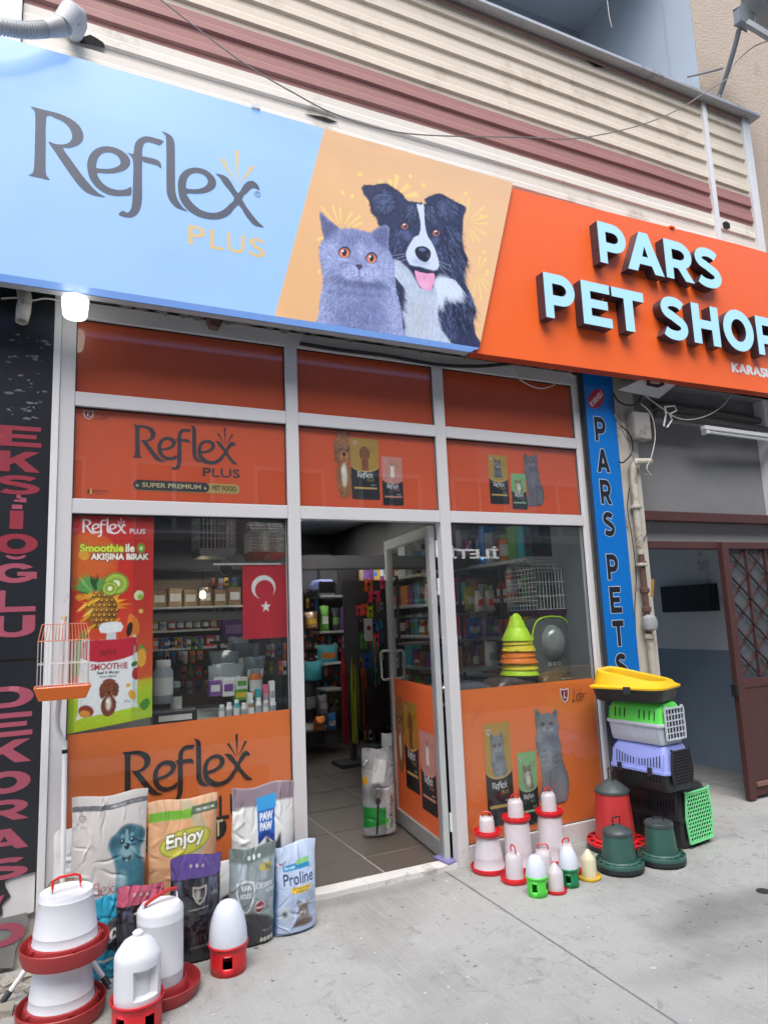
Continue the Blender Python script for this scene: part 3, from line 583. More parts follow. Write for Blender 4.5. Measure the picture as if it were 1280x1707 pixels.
cable('cable', Z([(500, 572), (560, 582), (640, 592), (700, 603), (745, 609), (800, 610), (850, 606), (930, 600)], -.045), .012, M_ck, 'black cable sagging under the sign along the shopfront header')
cable('cable', Z([(852, 606), (862, 628), (885, 643), (905, 647), (925, 640), (935, 625), (945, 622), (958, 628)], -.05), .004, M_cw, 'thin white cable hanging in a loop over the upper right pane')
cable('cable', Z([(2, 497), (30, 496), (55, 500), (75, 497), (104, 501)], -.05), .005, M_cw, 'white cable feeding the lit bulb from the left')
W_ = [(262, -8), (270, 0), (400, 100), (500, 160), (560, 190), (640, 215), (720, 225), (870, 228), (960, 230), (1060, 210), (1130, 182), (1180, 150), (1215, 128), (1222, 108), (1255, 78), (1285, 66)]
cable('cable', Z(W_, -.42), .0045, M_cg, 'long thin wire sagging across the siding to the satellite dish')
cable('cable', Z([(1012, 0), (1016, 30), (1020, 45)], .2), .004, M_cw, 'loose white wire end hanging in the balcony recess', cat='wire')
# satellite dish
sdish = thing('satellite_dish', 'grey satellite dish on a bent pole above the balcony corner', 'satellite dish', (5.2, -.3, 6.0)); O_ = (5.2, -.3, 6.0)
M_dg = mat('dish_grey', (.25, .28, .30), .45, var=.1)
MB(O_).tube([onY(1196, 190, -.05), onY(1199, 158, -.06), onY(1212, 120, -.2), onY(1224, 80, -.34), onY(1232, 48, -.42)], .022, 10).build('pole', M_dg, sdish, True)
MB(O_).bar(onY(1146, 127, .0), onY(1205, 113, -.16), .022, .012).build('stay', M_dg, sdish)
_q = onY(1238, 28, -.46); MB(O_).prism([(_q.x-.07, _q.z-.08), (_q.x+.07, _q.z-.09), (_q.x+.11, _q.z+.02), (_q.x+.03, _q.z+.09), (_q.x-.06, _q.z+.08)], -.50, -.43).build('bracket', M_dg, sdish, bevel=.012)
dm = MB(); dm.lathe([(.02, 0), (.2, .03), (.36, .10), (.375, .10), (.2, .018), (.02, -.012)], 36); o = dm.build('dish', M_dg, sdish, True, loc=onY(1283, 2, -.66)-Vector(O_), rot=(math.radians(50), 0, math.radians(62)))
MB(O_).bar(onY(1245, 38, -.5), onY(1285, 62, -.62), .06, .04).build('arm', M_dg, sdish)
# ---------------------------------------------------------------- art for the printed sheets
def cat_bust(s, T, tint=None):
    """grey short-haired cat head and chest; T maps drawing points to the sheet"""
    old = s.T; s.T = T; u = abs((T([(100, 0)])-T([(0, 0)]))[0, 0])/100
    body = [(215,165),(230,160),(300,230),(380,290),(440,335),(520,325),(640,345),(750,375),(800,340),(880,300),(930,300),(950,340),(940,440),(945,560),(985,650),(1000,760),(1000,880),(1010,980),(1050,1100),(1080,1250),(1090,1380),(1085,1560),(215,1560),(210,1200),(215,1080),(240,960),(250,860),(235,740),(215,640),(215,540),(240,460),(262,440),(240,350),(222,250)]
    body = spl(body, 3); B = s.poly(body, '#98a5da' if not tint else tint)
    if tint is None: hi, lo, md = '#bccaff', '#525b8e', '#7884bc'
    else: hi, lo, md = '#b4b4bb', '#45454e', '#77777f'
    s.poly([(215,165),(300,240),(400,310),(380,380),(300,440),(262,440),(240,350)], lo, 14*u, .75, 3, B); s.poly([(800,350),(880,310),(940,330),(935,440),(915,560),(860,520),(770,420)], lo, 14*u, .7, 3, B)
    s.poly([(242,200),(300,270),(330,330),(280,400),(255,330)], '#6a6a90', 8*u, .6, 3, B)
    for e in ((330,620,120,140),(900,750,110,160)): s.ell(*e, hi, 0, 30*u, .5, B)
    s.ell(640,900,330,60, lo, 8, 30*u, .7, B); s.ell(600,1010,380,25, lo, 5, 18*u, .5, B); s.ell(600,450,190,90, md, 0, 30*u, .5, B); s.ell(650,560,60,90, hi, 0, 25*u, .6, B)
    s.ell(560,790,105,75, hi, 0, 16*u, .85, B); s.ell(730,810,100,75, hi, 0, 16*u, .85, B); s.ell(1010,1200,90,300, hi, -6, 40*u, .45, B); s.ell(240,1200,60,280, hi, 0, 30*u, .5, B); s.ell(640,1250,280,180, md, 0, 50*u, .6, B)
    n = int(26000*min(1, (u*1000)**2/.35)); cx, cy = T([(630, 730)])[0]
    s.fur(B, n*2, 15*u, lambda x, y: np.arctan2(y-cy, (x-cx)*.8), .38, .6, .5, .45)
    s.fringe(body, 1400, 13*u, .4, .3); s.fur(B, n//3, 34*u, lambda x, y: np.arctan2(y-cy-.0, (x-cx)*.5), .1, .5, .4, .7)
    for x, y in ((560,400),(600,390),(645,400),(690,420),(520,430)): s.line([(x, y), (x+(x-600)*.1, y+90)], 9*u, lo, .6, 3*u)
    for (x, y, rx, ry) in ((472,580,66,60),(762,640,60,58)):
        s.ell(x, y, rx, ry, '#23253c', 12); s.ell(x, y+4, rx*.84, ry*.86, '#d9785f', 10); s.ell(x, y+14, rx*.6, ry*.5, '#f09a78', 10, 4*u); s.ell(x+2, y, rx*.38, ry*.66, '#1c2336', 5); s.ell(x-rx*.25, y-ry*.3, rx*.2, ry*.2, '#d8e6ff'); s.poly([(x-rx*1.15, y+ry*.1), (x-rx*.7, y-ry*.75), (x, y-ry*1.15), (x+rx*.8, y-ry*.8), (x+rx*1.15, y+ry*.1), (x+rx*.7, y-ry*.55), (x, y-ry*.8), (x-rx*.65, y-ry*.5)], '#2a2c48', 2*u, .9, 2); s.ell(x, y+ry*1.25, rx*1.0, ry*.22, hi, 8, 8*u, .7)
    s.poly([(590,712),(625,704),(668,716),(655,745),(633,768),(610,745)], '#4a3f5e', 2*u, 1, 2); s.line([(633,768),(630,830)], 9*u, '#3a3a5a'); s.line([(630,830),(590,850),(550,845)], 8*u, '#4a4f7a', .8); s.line([(630,830),(660,850),(700,858)], 8*u, '#4a4f7a', .8)
    for dx in (0, 1):
        for i in range(9): s.ell((500+i%3*38, 755+i//3*28) [0] if not dx else 705+i%3*36, 755+i//3*28 if not dx else 775+i//3*28, 5, 4, '#39406a')
    for a, b_ in (((500,800),(290,930)),((520,830),(340,980)),((480,770),(280,850))): s.line([a, b_], 3*u, '#d5ddff', .55)
    s.T = old
def dog_bust(s, T, lit=True):
    old = s.T; s.T = T; u = abs((T([(100, 0)])-T([(0, 0)]))[0, 0])/100
    blk, blk2, wht = ('#2b3355', '#5f6f9e', '#d2e0fa') if lit else ('#1c1c22', '#44444e', '#e4e2de')
    body = [(85,125),(120,105),(200,105),(310,90),(400,140),(470,190),(520,255),(620,275),(710,290),(700,240),(760,210),(820,190),(880,200),(960,250),(1040,290),(1090,325),(1070,420),(1060,560),(1050,640),(1080,750),(1110,830),(1080,930),(1070,1030),(1110,1110),(1150,1200),(1190,1330),(1165,1450),(1185,1560),(1205,1760),(300,1760),(330,800),(330,560),(250,500),(220,420),(175,370),(150,260),(100,190)]
    B = s.poly(spl(body, 3), blk)
    s.fur(B, 5000, 30*u, lambda x, y: -1.2+0*x, 1.2, .5, .7, .2); s.fringe(spl(body, 3), 1300, 34*u, .25, 1.1)
    em = lambda x, y, rx, ry: s.pmask([(x+rx*math.cos(t), y+ry*math.sin(t)) for t in np.linspace(0, 6.283, 20)[:-1]])*B
    dk_ = '#151a33' if lit else '#0c0c10'
    for (x, y, rx, ry, an, n_, ln_) in ((300,260,110,120,-2.4,160,60), (900,330,110,90,-.9,150,60), (560,380,60,80,-2.0,140,50), (760,380,60,80,-1.1,120,50), (960,640,80,160,-1.0,260,90), (1000,900,90,170,-1.1,260,110), (1080,1250,90,250,-1.25,320,120), (430,640,70,110,-1.9,120,50), (860,800,60,120,-1.3,120,60), (920,1450,90,200,-1.5,150,110)):
        s.furc(em(x, y, rx, ry), n_, ln_*u, an, blk2, .55, .22, .3); s.furc(em(x, y, rx*1.3, ry*1.2), n_, ln_*u, an, dk_, .6, .3, .3)
    for x, y, r in ((300,260,1),(560,330,.7),(880,320,.9)): s.ell(x, y, 46*r, 60*r, blk2, 20, 26*u, .35, B)
    ch = s.poly([(390,840),(440,850),(500,900),(560,960),(590,1010),(640,1120),(740,1140),(800,1100),(812,1200),(806,1300),(820,1420),(850,1520),(940,1640),(960,1760),(440,1760),(490,1590),(520,1480),(480,1340),(430,1200),(400,1080)], wht, 5*u)
    tf = s.ell(880, 1075, 110, 70, wht, 25, 18*u, .9, B); s.furc(em(900, 1090, 120, 80), 420, 130*u, -1.15, wht, .7, .22, .15); s.furc(em(980, 1120, 60, 60), 120, 120*u, -1.0, wht, .6, .2, .15); s.furc(em(830, 1180, 40, 60), 120, 130*u, -1.5, wht, .6, .15, .15)
    s.fur(ch, 7000, 60*u, lambda x, y: -1.5+0*x, .08, .6, .35, .3); s.furc(ch, 1200, 80*u, -1.45, '#a9b8d4' if lit else '#a09a94', .3, .3, .25)
    s.furc(s.pmask([(395,1000),(470,1090),(480,1330),(430,1240)]), 260, 90*u, -1.1, blk, .7, .3, .3); s.ell(640,1400,90,190, '#b4b6b4' if lit else '#c9bda8', 0, 40*u, .35, ch)
    w = s.poly([(615,295),(650,300),(685,300),(690,440),(715,590),(780,700),(830,860),(820,925),(760,945),(650,905),(560,890),(510,800),(530,720),(590,620),(640,590),(655,500),(640,400)], wht, 3*u, 1, 3)
    s.fur(w, 1800, 22*u, -1.5, .05, .5, .6, .2); s.ell(650,860,90,35, '#9fb0da' if lit else '#b9b2b0', 10, 14*u, .6, w)
    s.poly([(540,905),(600,905),(700,925),(790,950),(835,965),(800,1020),(750,1060),(620,1050),(570,965)], '#26284a' if lit else '#2a1a1c', 4*u, 1, 2)
    s.poly([(597,948),(650,962),(720,975),(785,975),(788,1050),(755,1130),(710,1142),(660,1110),(615,1040)], '#e6a0cc' if lit else '#e08a94', 2*u, 1, 3); s.line([(692,1000),(690,1060)], 6*u, '#b870a8'); s.ell(690,1080,60,40, '#f4b8dc' if lit else '#f0a8ae', 0, 12*u, .6)
    s.poly([(597,745),(625,712),(690,708),(745,745),(752,800),(725,850),(690,862),(640,835),(610,800)], '#1c2138', 3*u, 1, 3); s.ell(670,740,35,14, '#7487b8', 5, 6*u, .8); s.ell(725,800,10,22, '#55628c', 0, 5*u, .7)
    for x, y in ((497,508),(805,575)):
        s.ell(x,y,48,38, '#141a30', 15, 3*u); s.ell(x,y+2,36,30, '#a8695c'); s.ell(x+6,y,17,18, '#15182a'); s.ell(x-4,y-14,11,8, '#e8f2ff')
    s.ell(520,600,40,60, blk2, -30, 15*u, .6); s.ell(800,650,30,50, blk2, 20, 15*u, .6)
    for a, b_ in (((500,780),(370,800)),((500,800),(360,850)),((520,830),(400,880)),((830,880),(960,960)),((830,900),(930,1010)),((820,850),(950,900))): s.line([a, b_], 3*u, '#dfe9ff', .6)
    s.T = old
def cat_sit(s, T, c1='#85868f', c2='#a9abb5', c3='#4b4c56', eye='#a8703a', white=False):
    old = s.T; s.T = T; u = abs((T([(100, 0)])-T([(0, 0)]))[0, 0])/100
    body = [(565,260),(605,298),(650,290),(680,300),(712,258),(722,320),(730,380),(725,430),(742,500),(750,580),(770,660),(800,750),(806,800),(795,870),(775,925),(600,930),(615,800),(603,700),(598,640),(575,560),(565,500),(570,400),(562,340)]
    B = s.poly(spl(body, 3), c1)
    s.ell(560,600,26,330, c3, 0, 12*u, .5, B); s.ell(790,700,26,260, c3, -8, 14*u, .5, B); s.ell(690,470,70,20, c3, 0, 10*u, .4, B); s.ell(760,820,40,90, c2, 0, 12*u, .4, B); s.ell(650,600,50,90, c2, 0, 16*u, .5, B); s.ell(590,450,24,50, c2, 0, 8*u, .5, B)
    for x, y in ((626,560),(628,600),(632,640),(708,600),(712,640),(710,680)): s.ell(x, y, 26, 6, c3, -14, 3*u, .6, B)
    s.ell(580,300,14,22, c3, 0, 4*u, .6, B); s.ell(700,300,12,22, c3, 0, 4*u, .6, B); s.line([(672,700),(670,900)], 8*u, c3, .6); s.ell(635,408,24,20, c2, 0, 5*u, .8, B); s.ell(672,408,22,20, c2, 0, 5*u, .8, B)
    if white: s.ell(655,520,46,90, '#e8e4de', 0, 10*u, .9, B); s.ell(650,410,30,24, '#e8e4de', 0, 6*u, .9, B)
    s.fur(B, int(3500*min(3, u*1000)), 14*u, -1.45, .25, .5, .5, .4)
    for x, y in ((617,373),(677,370)): s.ell(x, y, 15, 13, '#1c1a1c'); s.ell(x, y, 11, 10, eye); s.ell(x, y, 5, 8, '#0d0d10')
    s.poly([(640,398),(662,398),(651,412)], '#3c3036'); s.line([(651,412),(650,428)], 4*u, '#3c3c44')
    s.T = old
def poodle(s, T, c='#a87a52', bust=True):
    old = s.T; s.T = T; u = abs((T([(100, 0)])-T([(0, 0)]))[0, 0])/100; rg = s.rg; cl = L(c); f_ = lambda k: tuple(min(1, v*k) for v in cl)
    blobs = [(50,86,24,15),(28,66,11,22),(74,66,11,22),(51,62,18,20),(50,20,27,32)] if bust else [(50,86,20,14),(32,70,10,20),(70,70,10,20),(52,64,16,17),(52,32,19,32),(40,6,8,10),(62,6,8,10)]
    for x, y, rx, ry in blobs: s.ell(x, y, rx, ry, f_(.8))
    for k in range(420):
        x, y, rx, ry = blobs[rg.integers(len(blobs))]; a = rg.uniform(0, 6.28); r = rg.uniform(.1, 1.05)**.6; dk = .45 if (x in (28, 74, 32, 70)) else 1.
        s.ell(x+rx*r*math.cos(a), y+ry*r*math.sin(a), rg.uniform(1.4, 3.2), rg.uniform(1.4, 3), f_(rg.uniform(.4, 1.6)*(.55+.45*dk)*(1.15 if y > 80 else 1)), 0, 0, .65)
    s.ell(51,56,12,9, f_(1.9), 0, 1*u, .8); s.ell(51,51,8,4, f_(.6), 0, .5*u, .7)
    for x in (41, 62): s.ell(x, 69, 4.2, 3.8, '#120c0a'); s.ell(x-1, 70, 1.2, 1.2, '#ffffff')
    s.ell(51, 60, 6, 4, '#150f0e'); s.line([(51,57),(51,52)], 1.2*u, '#2a1a14')
    if bust: s.ell(50,26,9,20, '#e7e0d4', 0, 2*u, .85); s.ell(47,34,6,6, '#f3efe8', 0, 1*u, .8)
    s.T = old
def shield(s, x, y, h, col='#9c2338', ink='#f2f2f2'):
    w = h*.85; P = [(0, 1), (.5, .92), (1, 1), (.98, .55), (.8, .2), (.5, 0), (.2, .2), (.02, .55)]
    s.poly([(x+a*w, y+b_*h) for a, b_ in P], ink); s.poly([(x+w*.5+(a-.5)*w*.78, y+h*.5+(b_-.5)*h*.78) for a, b_ in P], col); s.text('L', x+w*.33, y+h*.32, x+w*.7, y+h*.72, ink, 0, 0, .25)
def bag_face(s, x, y, w, h, top, art, stripe='#c9a55a', crop=False):
    """printed picture of a food bag: coloured picture above, black label below"""
    keep = s.c.copy(); ka = s.a.copy(); R4 = [(x, y), (x+w, y), (x+w, y+h), (x, y+h)]; box = s.pmask(R4); s.poly(R4, top)
    for k in range(6): s.line([(x+w*(.05+.15*k), y+h*.98), (x+w*(.0+.14*k), y+h*.6)], w*.05, tuple(min(1, v*1.25) for v in L(top)), .25)
    art(lambda p: np.array([x, y])+np.asarray(p, float)*[w, h])
    t = np.linspace(np.pi, 2*np.pi, 13); lo = lambda q: [(x, y), (x, y+h*q)]+[(x+w/2+w/2*math.cos(a), y+h*q+h*.11*math.sin(a)) for a in t]+[(x+w, y)]
    s.poly(lo(.575), stripe); s.poly(lo(.555), '#1c1b1e'); m3 = box[..., None]; s.c = s.c*m3+keep*(1-m3); s.a = np.maximum(ka, box)
    s.logo(x+w*.22, y+h*.36, w*.56, '#f2f2f4'); s.text('PLUS', x+w*.56, y+h*.30, x+w*.80, y+h*.335, stripe)
    s.poly([(x+w*.1, y+h*.17), (x+w*.9, y+h*.17), (x+w*.9, y+h*.20), (x+w*.1, y+h*.20)], stripe); s.text('ADULT', x+w*.66, y+h*.225, x+w*.88, y+h*.245, '#cfcfcf')
    for k in range(3): s.text('QUALITY', x+w*.66, y+h*(.84-.03*k), x+w*.9, y+h*(.86-.03*k), '#3a2c20')
    shield(s, x+w*.12, y+h*.88, h*.06)
aff = lambda x, y, kx, ky, cx=0, cy=0: (lambda p: np.array([x, y])+(np.asarray(p, float)-[cx, cy])*[kx, ky])

# ---------------------------------------------------------------- the glazed shopfront
M_al = mat('frame_paint', (.57, .57, .575), .38, var=.05, sc1=2, dirt='#9f9a96', dsc=6, dth=.62); M_gk = mat('gasket', (.012, .012, .014), .6)
M_gl = glass_mat('pane_glass', haze='#a6acb0', hz=.014); M_fo = mat('orange_film', (.72, .095, .026), .35, var=.12, sc1=1.2, bump=.25, bsc=4)
P_in = print_mat('film_print', .45); P_matte = print_mat('paper_print', .55)
sf_ = thing('shopfront', 'white aluminium shopfront with orange film panes above the open doorway', 'shopfront', (1.8, 0, 0)); SO = (1.8, 0, 0)
XL, XA, XB, XC, XD, XR, XO = .013, .087, 1.256, 1.332, 2.298, 2.375, 3.513
ZH, ZT, ZU, ZV, ZW = 3.222, 2.805, 2.727, 2.224, 2.146
def fbar(x0, x1, z0, z1, n='frame_bar', y0=0., y1=.07): return MB(SO).box(x0, x1, y0, y1, z0, z1).build(n, M_al, sf_, bevel=.003)
fbar(XL, XA, .0, 3.315, 'mullion'); fbar(XB, XC, .0, ZH-.001, 'mullion'); fbar(XD, XR, .0, ZH-.001, 'mullion')
o = MB(SO).box(XO, 3.572, .0, .07, 0, 3.315).build('mullion', M_al, sf_, bevel=.018, seg=4)
fbar(XA+.001, XO-.001, ZH, 3.315, 'header')
for a, c in ((XA, XB), (XC, XD), (XR, XO)):
    fbar(a+.001, c-.001, ZU, ZT, 'transom', .0015); fbar(a+.001, c-.001, ZW, ZV, 'transom', .0015)
for a, c in ((XA, XB), (XR, XO)): fbar(a+.001, c-.001, 0, .118, 'bottom_rail', .0015)
GY = .026
def pane(x0, x1, z0, z1, film=True, nm='window_pane'):
    g = MB(SO).box(x0+.002, x1-.002, GY, GY+.006, z0+.002, z1-.002).build(nm, M_gl, sf_)
    for a in ((x0, x0+.005, z0, z1), (x1-.005, x1, z0, z1), (x0, x1, z1-.006, z1), (x0, x1, z0, z0+.004)): pass
    b_ = MB(SO)
    b_.box(x0+.0005, x0+.005, GY-.006, GY-.001, z0+.001, z1-.001); b_.box(x1-.005, x1-.0005, GY-.006, GY-.001, z0+.001, z1-.001); b_.box(x0+.0055, x1-.0055, GY-.006, GY-.001, z1-.008, z1-.001); b_.box(x0+.0055, x1-.0055, GY-.006, GY-.001, z0+.001, z0+.004); b_.build('gasket', M_gk, sf_)
    if film: MB(SO).box(x0+.003, x1-.003, GY+.009, GY+.010, z0+.003, z1-.003).build('orange_film', M_fo, sf_)
    return g
for a, c in ((XA, XB), (XC, XD), (XR, XO)): pane(a, c, ZT, ZH); pane(a, c, ZV, ZU)
pane(XA, XB, .118, ZW, False); pane(XR, XO, .118, ZW, False)
FY = GY+.008                                     # face of the films behind the glass
MB(SO).add([(XA+.003, FY+.003, .12), (XB-.003, FY+.003, .12), (XB-.003, FY+.003, 1.046), (XA+.003, FY+.003, 1.026)], [(0, 1, 2, 3)]).build('orange_film', mat('orange_film_low', (.90, .20, .040), .35, var=.10, sc1=2, bump=.3, bsc=5, dirt='#d2693a', dsc=3, dth=.6), sf_)
MB(SO).add([(XR+.003, FY+.003, .12), (XO-.003, FY+.003, .12), (XO-.003, FY+.003, 1.052), (XR+.003, FY+.003, 1.056)], [(0, 1, 2, 3)]).build('orange_film', _m['orange_film_low'], sf_)
M_ink = mat('film_ink', (.03, .027, .045), .5); M_wht = mat('film_white', (.75, .75, .76), .5); M_gold = mat('film_gold', '#c7a45c', .5); M_red = mat('lider_red', '#98233a', .5); M_inkl = mat('film_ink_black', (.012, .012, .014), .4)
IY = FY-.0012
# upper left pane: wordmark, PLUS, pill label
x0, x1, z0, z1 = rectY(222, 703, 400, 779, IY)
logo_obj(x0, onY(223, 762, IY).z, x1-x0-.012, IY, M_ink, sf_, SO)
x0, x1, z0, z1 = rectY(338, 779, 400, 797, IY); letters('lettering', 'PLUS', x0, x1, z0, z1, IY, M_ink, sf_, .01, SO)
def pill(x0, x1, z0, z1, y, m, nm, fl=True, fr_=True):
    r = (z1-z0)/2; zc = (z0+z1)/2; pts = []
    for k in range(9):
        a = -math.pi/2+math.pi*k/8; pts.append((x1-r+r*math.cos(a), zc+r*math.sin(a)) if fr_ else (x1, z0 if k < 4 else z1))
    for k in range(9):
        a = math.pi/2+math.pi*k/8; pts.append((x0+r+r*math.cos(a), zc+r*math.sin(a)) if fl else (x0, z1 if k < 4 else z0))
    MB(SO).prism(pts, y, y+.0004).build(nm, m, sf_)
a = rectY(223, 800, 400, 824, IY+.0005); pill(a[0], a[1], a[2], a[3], IY+.0006, mat('pill_gold', '#b99a56', .5), 'label_pill')
b_ = rectY(222, 799, 349, 821, IY); pill(b_[0], b_[1], b_[2], b_[3], IY, mat('pill_dark', '#3a3238', .5), 'label_pill')
c_ = rectY(237, 804, 335, 817, IY); letters('lettering', 'SUPER PREMIUM', c_[0], c_[1], c_[2]+.004, c_[3], IY-.0006, mat('pill_ink', '#c9b98f', .5), sf_, .02, SO)
c_ = rectY(354, 809, 394, 819, IY); letters('lettering', 'PET FOOD', c_[0], c_[1], c_[2], c_[3], IY-.0003, mat('pill_dark2', '#33271c', .5), sf_, .02, SO)
for px in (229, 342):
    p = onY(px, 809 if px < 300 else 814, IY); MB(SO).add([(p.x+.011*(1 if k % 2 == 0 else .4)*math.sin(k*math.pi/5), IY-.0006, p.z+.011*(1 if k % 2 == 0 else .4)*math.cos(k*math.pi/5)) for k in range(10)], [tuple(range(10))]).build('star', _m['pill_ink'], sf_)
def lider(px0, py0, px1, py1, y, par, off, name_px, col2):
    x0, x1, z0, z1 = rectY(px0, py0, px1, py1, y); P = [(0, 1), (.5, .93), (1, 1), (.98, .55), (.8, .2), (.5, 0), (.2, .2), (.02, .55)]
    MB(off).prism([(x0+a*(x1-x0), z0+c*(z1-z0)) for a, c in P], y, y+.0003).build('shield', M_wht, par)
    MB(off).prism([(x0+(x1-x0)*(.5+(a-.5)*.78), z0+(z1-z0)*(.5+(c-.5)*.8)) for a, c in P], y-.0006, y-.0004).build('shield', M_red, par)
    letters('lettering', 'L', x0+(x1-x0)*.35, x0+(x1-x0)*.68, z0+(z1-z0)*.35, z0+(z1-z0)*.75, y-.0010, M_wht, par, 0, off, shear=.2)
    a = rectY(*name_px, y); letters('lettering', 'Lider', a[0], a[1]-.02, a[2], a[3], y, col2, par, -.01, off, shear=.35)
lider(139, 683, 156, 700, IY, sf_, SO, (158, 687, 187, 701), mat('lider_ink', '#6a2c1c', .5))
p = onY(151.5, 819, IY)
for k, c in enumerate(('#1c1410', '#d8b04a', '#8c2c20')): MB(SO).prism([(p.x-.0165+.011*k, p.z-.014+(0 if k == 1 else .004)), (p.x-.0055+.011*k, p.z-.014+(0 if k == 1 else .004)), (p.x-.0055+.011*k, p.z+.014-(0 if k == 1 else .004)), (p.x-.0165+.011*k, p.z+.014-(0 if k == 1 else .004))], IY, IY+.0003).build('flag_roundel', mat('roundel%d' % k, c, .5), sf_)
a = rectY(159, 816, 180, 820, IY); letters('lettering', 'BELGIAN', a[0], a[1], a[2], a[3], IY, _m['lider_ink'], sf_, .01, SO); a = rectY(159, 821.5, 175, 825, IY); letters('lettering', 'QUALITY', a[0], a[1], a[2], a[3], IY, _m['lider_ink'], sf_, 0, SO)
# upper middle and right panes: printed bags with poodle / cat
def sheet_at(px0, py0, px1, py1, y, res=.004):
    x0, x1, z0, z1 = rectY(px0, py0, px1, py1, y); s = Sheet(x1-x0, z1-z0, res); s.o = (x0, z0); s.y = y
    def T(p):
        out = []
        for q_ in np.asarray(p, float): w = onY(q_[0], q_[1], y); out.append((w.x-x0, w.z-z0))
        return np.array(out)
    s.P = T; return s
def rect_in(s, a, b_, c, d): q = s.P([(a, b_), (c, d)]); return q[0, 0], q[1, 1], q[1, 0]-q[0, 0], q[0, 1]-q[1, 1]
def terrier(T, s):
    o = s.T; s.T = T
    s.poly([(.4,.58),(.6,.58),(.58,.78),(.56,.86),(.44,.86),(.42,.78)], '#e6ddd4', .002); s.poly([(.42,.84),(.38,.90),(.45,.88)], '#6b4634'); s.poly([(.58,.84),(.62,.90),(.55,.88)], '#6b4634'); s.ell(.5,.83,.06,.035, '#7a5240', 0, .001); s.ell(.5,.81,.02,.02,'#efe8e0'); s.ell(.5,.795,.014,.008,'#111111')
    s.T = o
s = sheet_at(548, 712, 678, 850, IY)
x, y, w, h = rect_in(s, 583, 728, 634, 834); pq = rect_in(s, 548, 715, 586, 832)
poodle(s, aff(pq[0]+.01, pq[1]+.05, pq[2]/68, pq[3]/112, 8, 0), '#a56a44')
bag_face(s, x, y, w, h, '#b08a3c', lambda T: poodle(s, lambda p: T(np.asarray(p, float)*[.0062, .0040]+[.18, .46]), '#8a4f2c', False), '#c9a55a')
x, y, w, h = rect_in(s, 635, 760, 674, 844); bag_face(s, x, y, w, h, '#c98880', lambda T: terrier(T, s), '#d08a7c')
s.mesh('bag_print', P_in, sf_, wall_print(s, *s.o, IY, SO))
s = sheet_at(808, 748, 912, 855, IY); x, y, w, h = rect_in(s, 812, 757, 850, 841); bag_face(s, x, y, w, h, '#b08a3c', lambda T: cat_bust(s, lambda p: T((np.asarray(p, float)-[650, 0])*[.00045, -.00028]+[.5, .98]), '#55555e'))
cat_sit(s, lambda p: s.P(np.asarray(p, float)*[.142, .130]+[793, 721]), '#6a6470', '#8a8490', '#45404a'); x, y, w, h = rect_in(s, 850, 788, 880, 850); bag_face(s, x, y, w, h, '#7fae74', lambda T: cat_sit(s, lambda p: T((np.asarray(p, float)-[650, 250])*[.0026, -.0009]+[.5, .84]), '#8a7d6c', '#cfc8bb', '#4c4238', white=True), '#9fc79a')
s.mesh('bag_print', P_in, sf_, wall_print(s, *s.o, IY, SO))
# lower right film
s = sheet_at(800, 1182, 955, 1390, IY, .0036); cat_sit(s, lambda p: s.P(np.asarray(p, float)/4.267+[760, 1120]))
x, y, w, h = rect_in(s, 804, 1208, 860, 1372); bag_face(s, x, y, w, h, '#b9913e', lambda T: cat_sit(s, lambda p: T((np.asarray(p, float)-[650, 250])*[.0030, -.00125]+[.5, .93])))
x, y, w, h = rect_in(s, 861, 1256, 901, 1372); bag_face(s, x, y, w, h, '#86b478', lambda T: cat_sit(s, lambda p: T((np.asarray(p, float)-[650, 250])*[.0026, -.00085]+[.5, .84]), '#8a7d6c', '#cfc8bb', '#4c4238', white=True), '#9fc79a')
s.mesh('bag_print', P_in, sf_, wall_print(s, *s.o, IY, SO))
lider(933, 1148, 949, 1172, IY, sf_, SO, (952, 1150, 977, 1168), M_inkl)
# lower left film wordmark, cut off by the bags in front
p = onY(203, 1305, IY); q_ = onY(421, 1290, IY); logo_obj(p.x, onY(203, 1335, IY).z+.02, q_.x-p.x, IY, M_inkl, sf_, SO)
a = rectY(345, 1330, 425, 1358, IY); letters('lettering', 'PLUS', a[0], a[1], a[2], a[3], IY, M_inkl, sf_, .01, SO)
a = rectY(300, 1375, 372, 1396, IY); pill(a[0]-.5, a[1]+.02, a[2]-.01, a[3]+.01, IY+.0006, M_inkl, 'label_pill'); letters('lettering', 'PREMIUM PET', a[0]-.3, a[1], a[2]+.008, a[3]-.008, IY-.0005, mat('pale_gold', '#d8cfa0', .5), sf_, .01, SO)
# smoothie poster
s = Sheet(.415, 1.115, .0032, '#c22a20'); X, Y = s.w, s.h
s.T = lambda p: np.c_[(np.asarray(p, float)[:, 0]-118)/141*X, (1230-np.asarray(p, float)[:, 1])/370*Y]
g = np.clip((Y*.62-s.Y)/(Y*.62), 0, 1); s.put(g*.9, '#d86a2c'); s.put(np.clip((s.Y-Y*.75)/(Y*.3), 0, 1)*.6, '#a81f24')
s.ell(150, 945, 48, 55, '#cf5a24', 0, .004, .75); s.ell(150, 935, 40, 40, '#d2702c', 0, .02, .5)
s.poly([(118,1175),(260,1165),(260,1230),(118,1230)], '#a8c322', .002); s.poly([(118,1165),(260,1150),(260,1175),(118,1182)], '#b9c62a', .006, .8)
s.logo(*s.T([(135, 893)])[0], .0, '#ffffff') if False else None
q0 = s.T([(136, 892)])[0]; oT = s.T; s.T = lambda p: np.asarray(p, float); s.logo(q0[0], q0[1], .222, '#e8e9ee'); s.T = oT
s.text('PLUS', 217, 893, 244, 884, '#e4e4ea', .01)
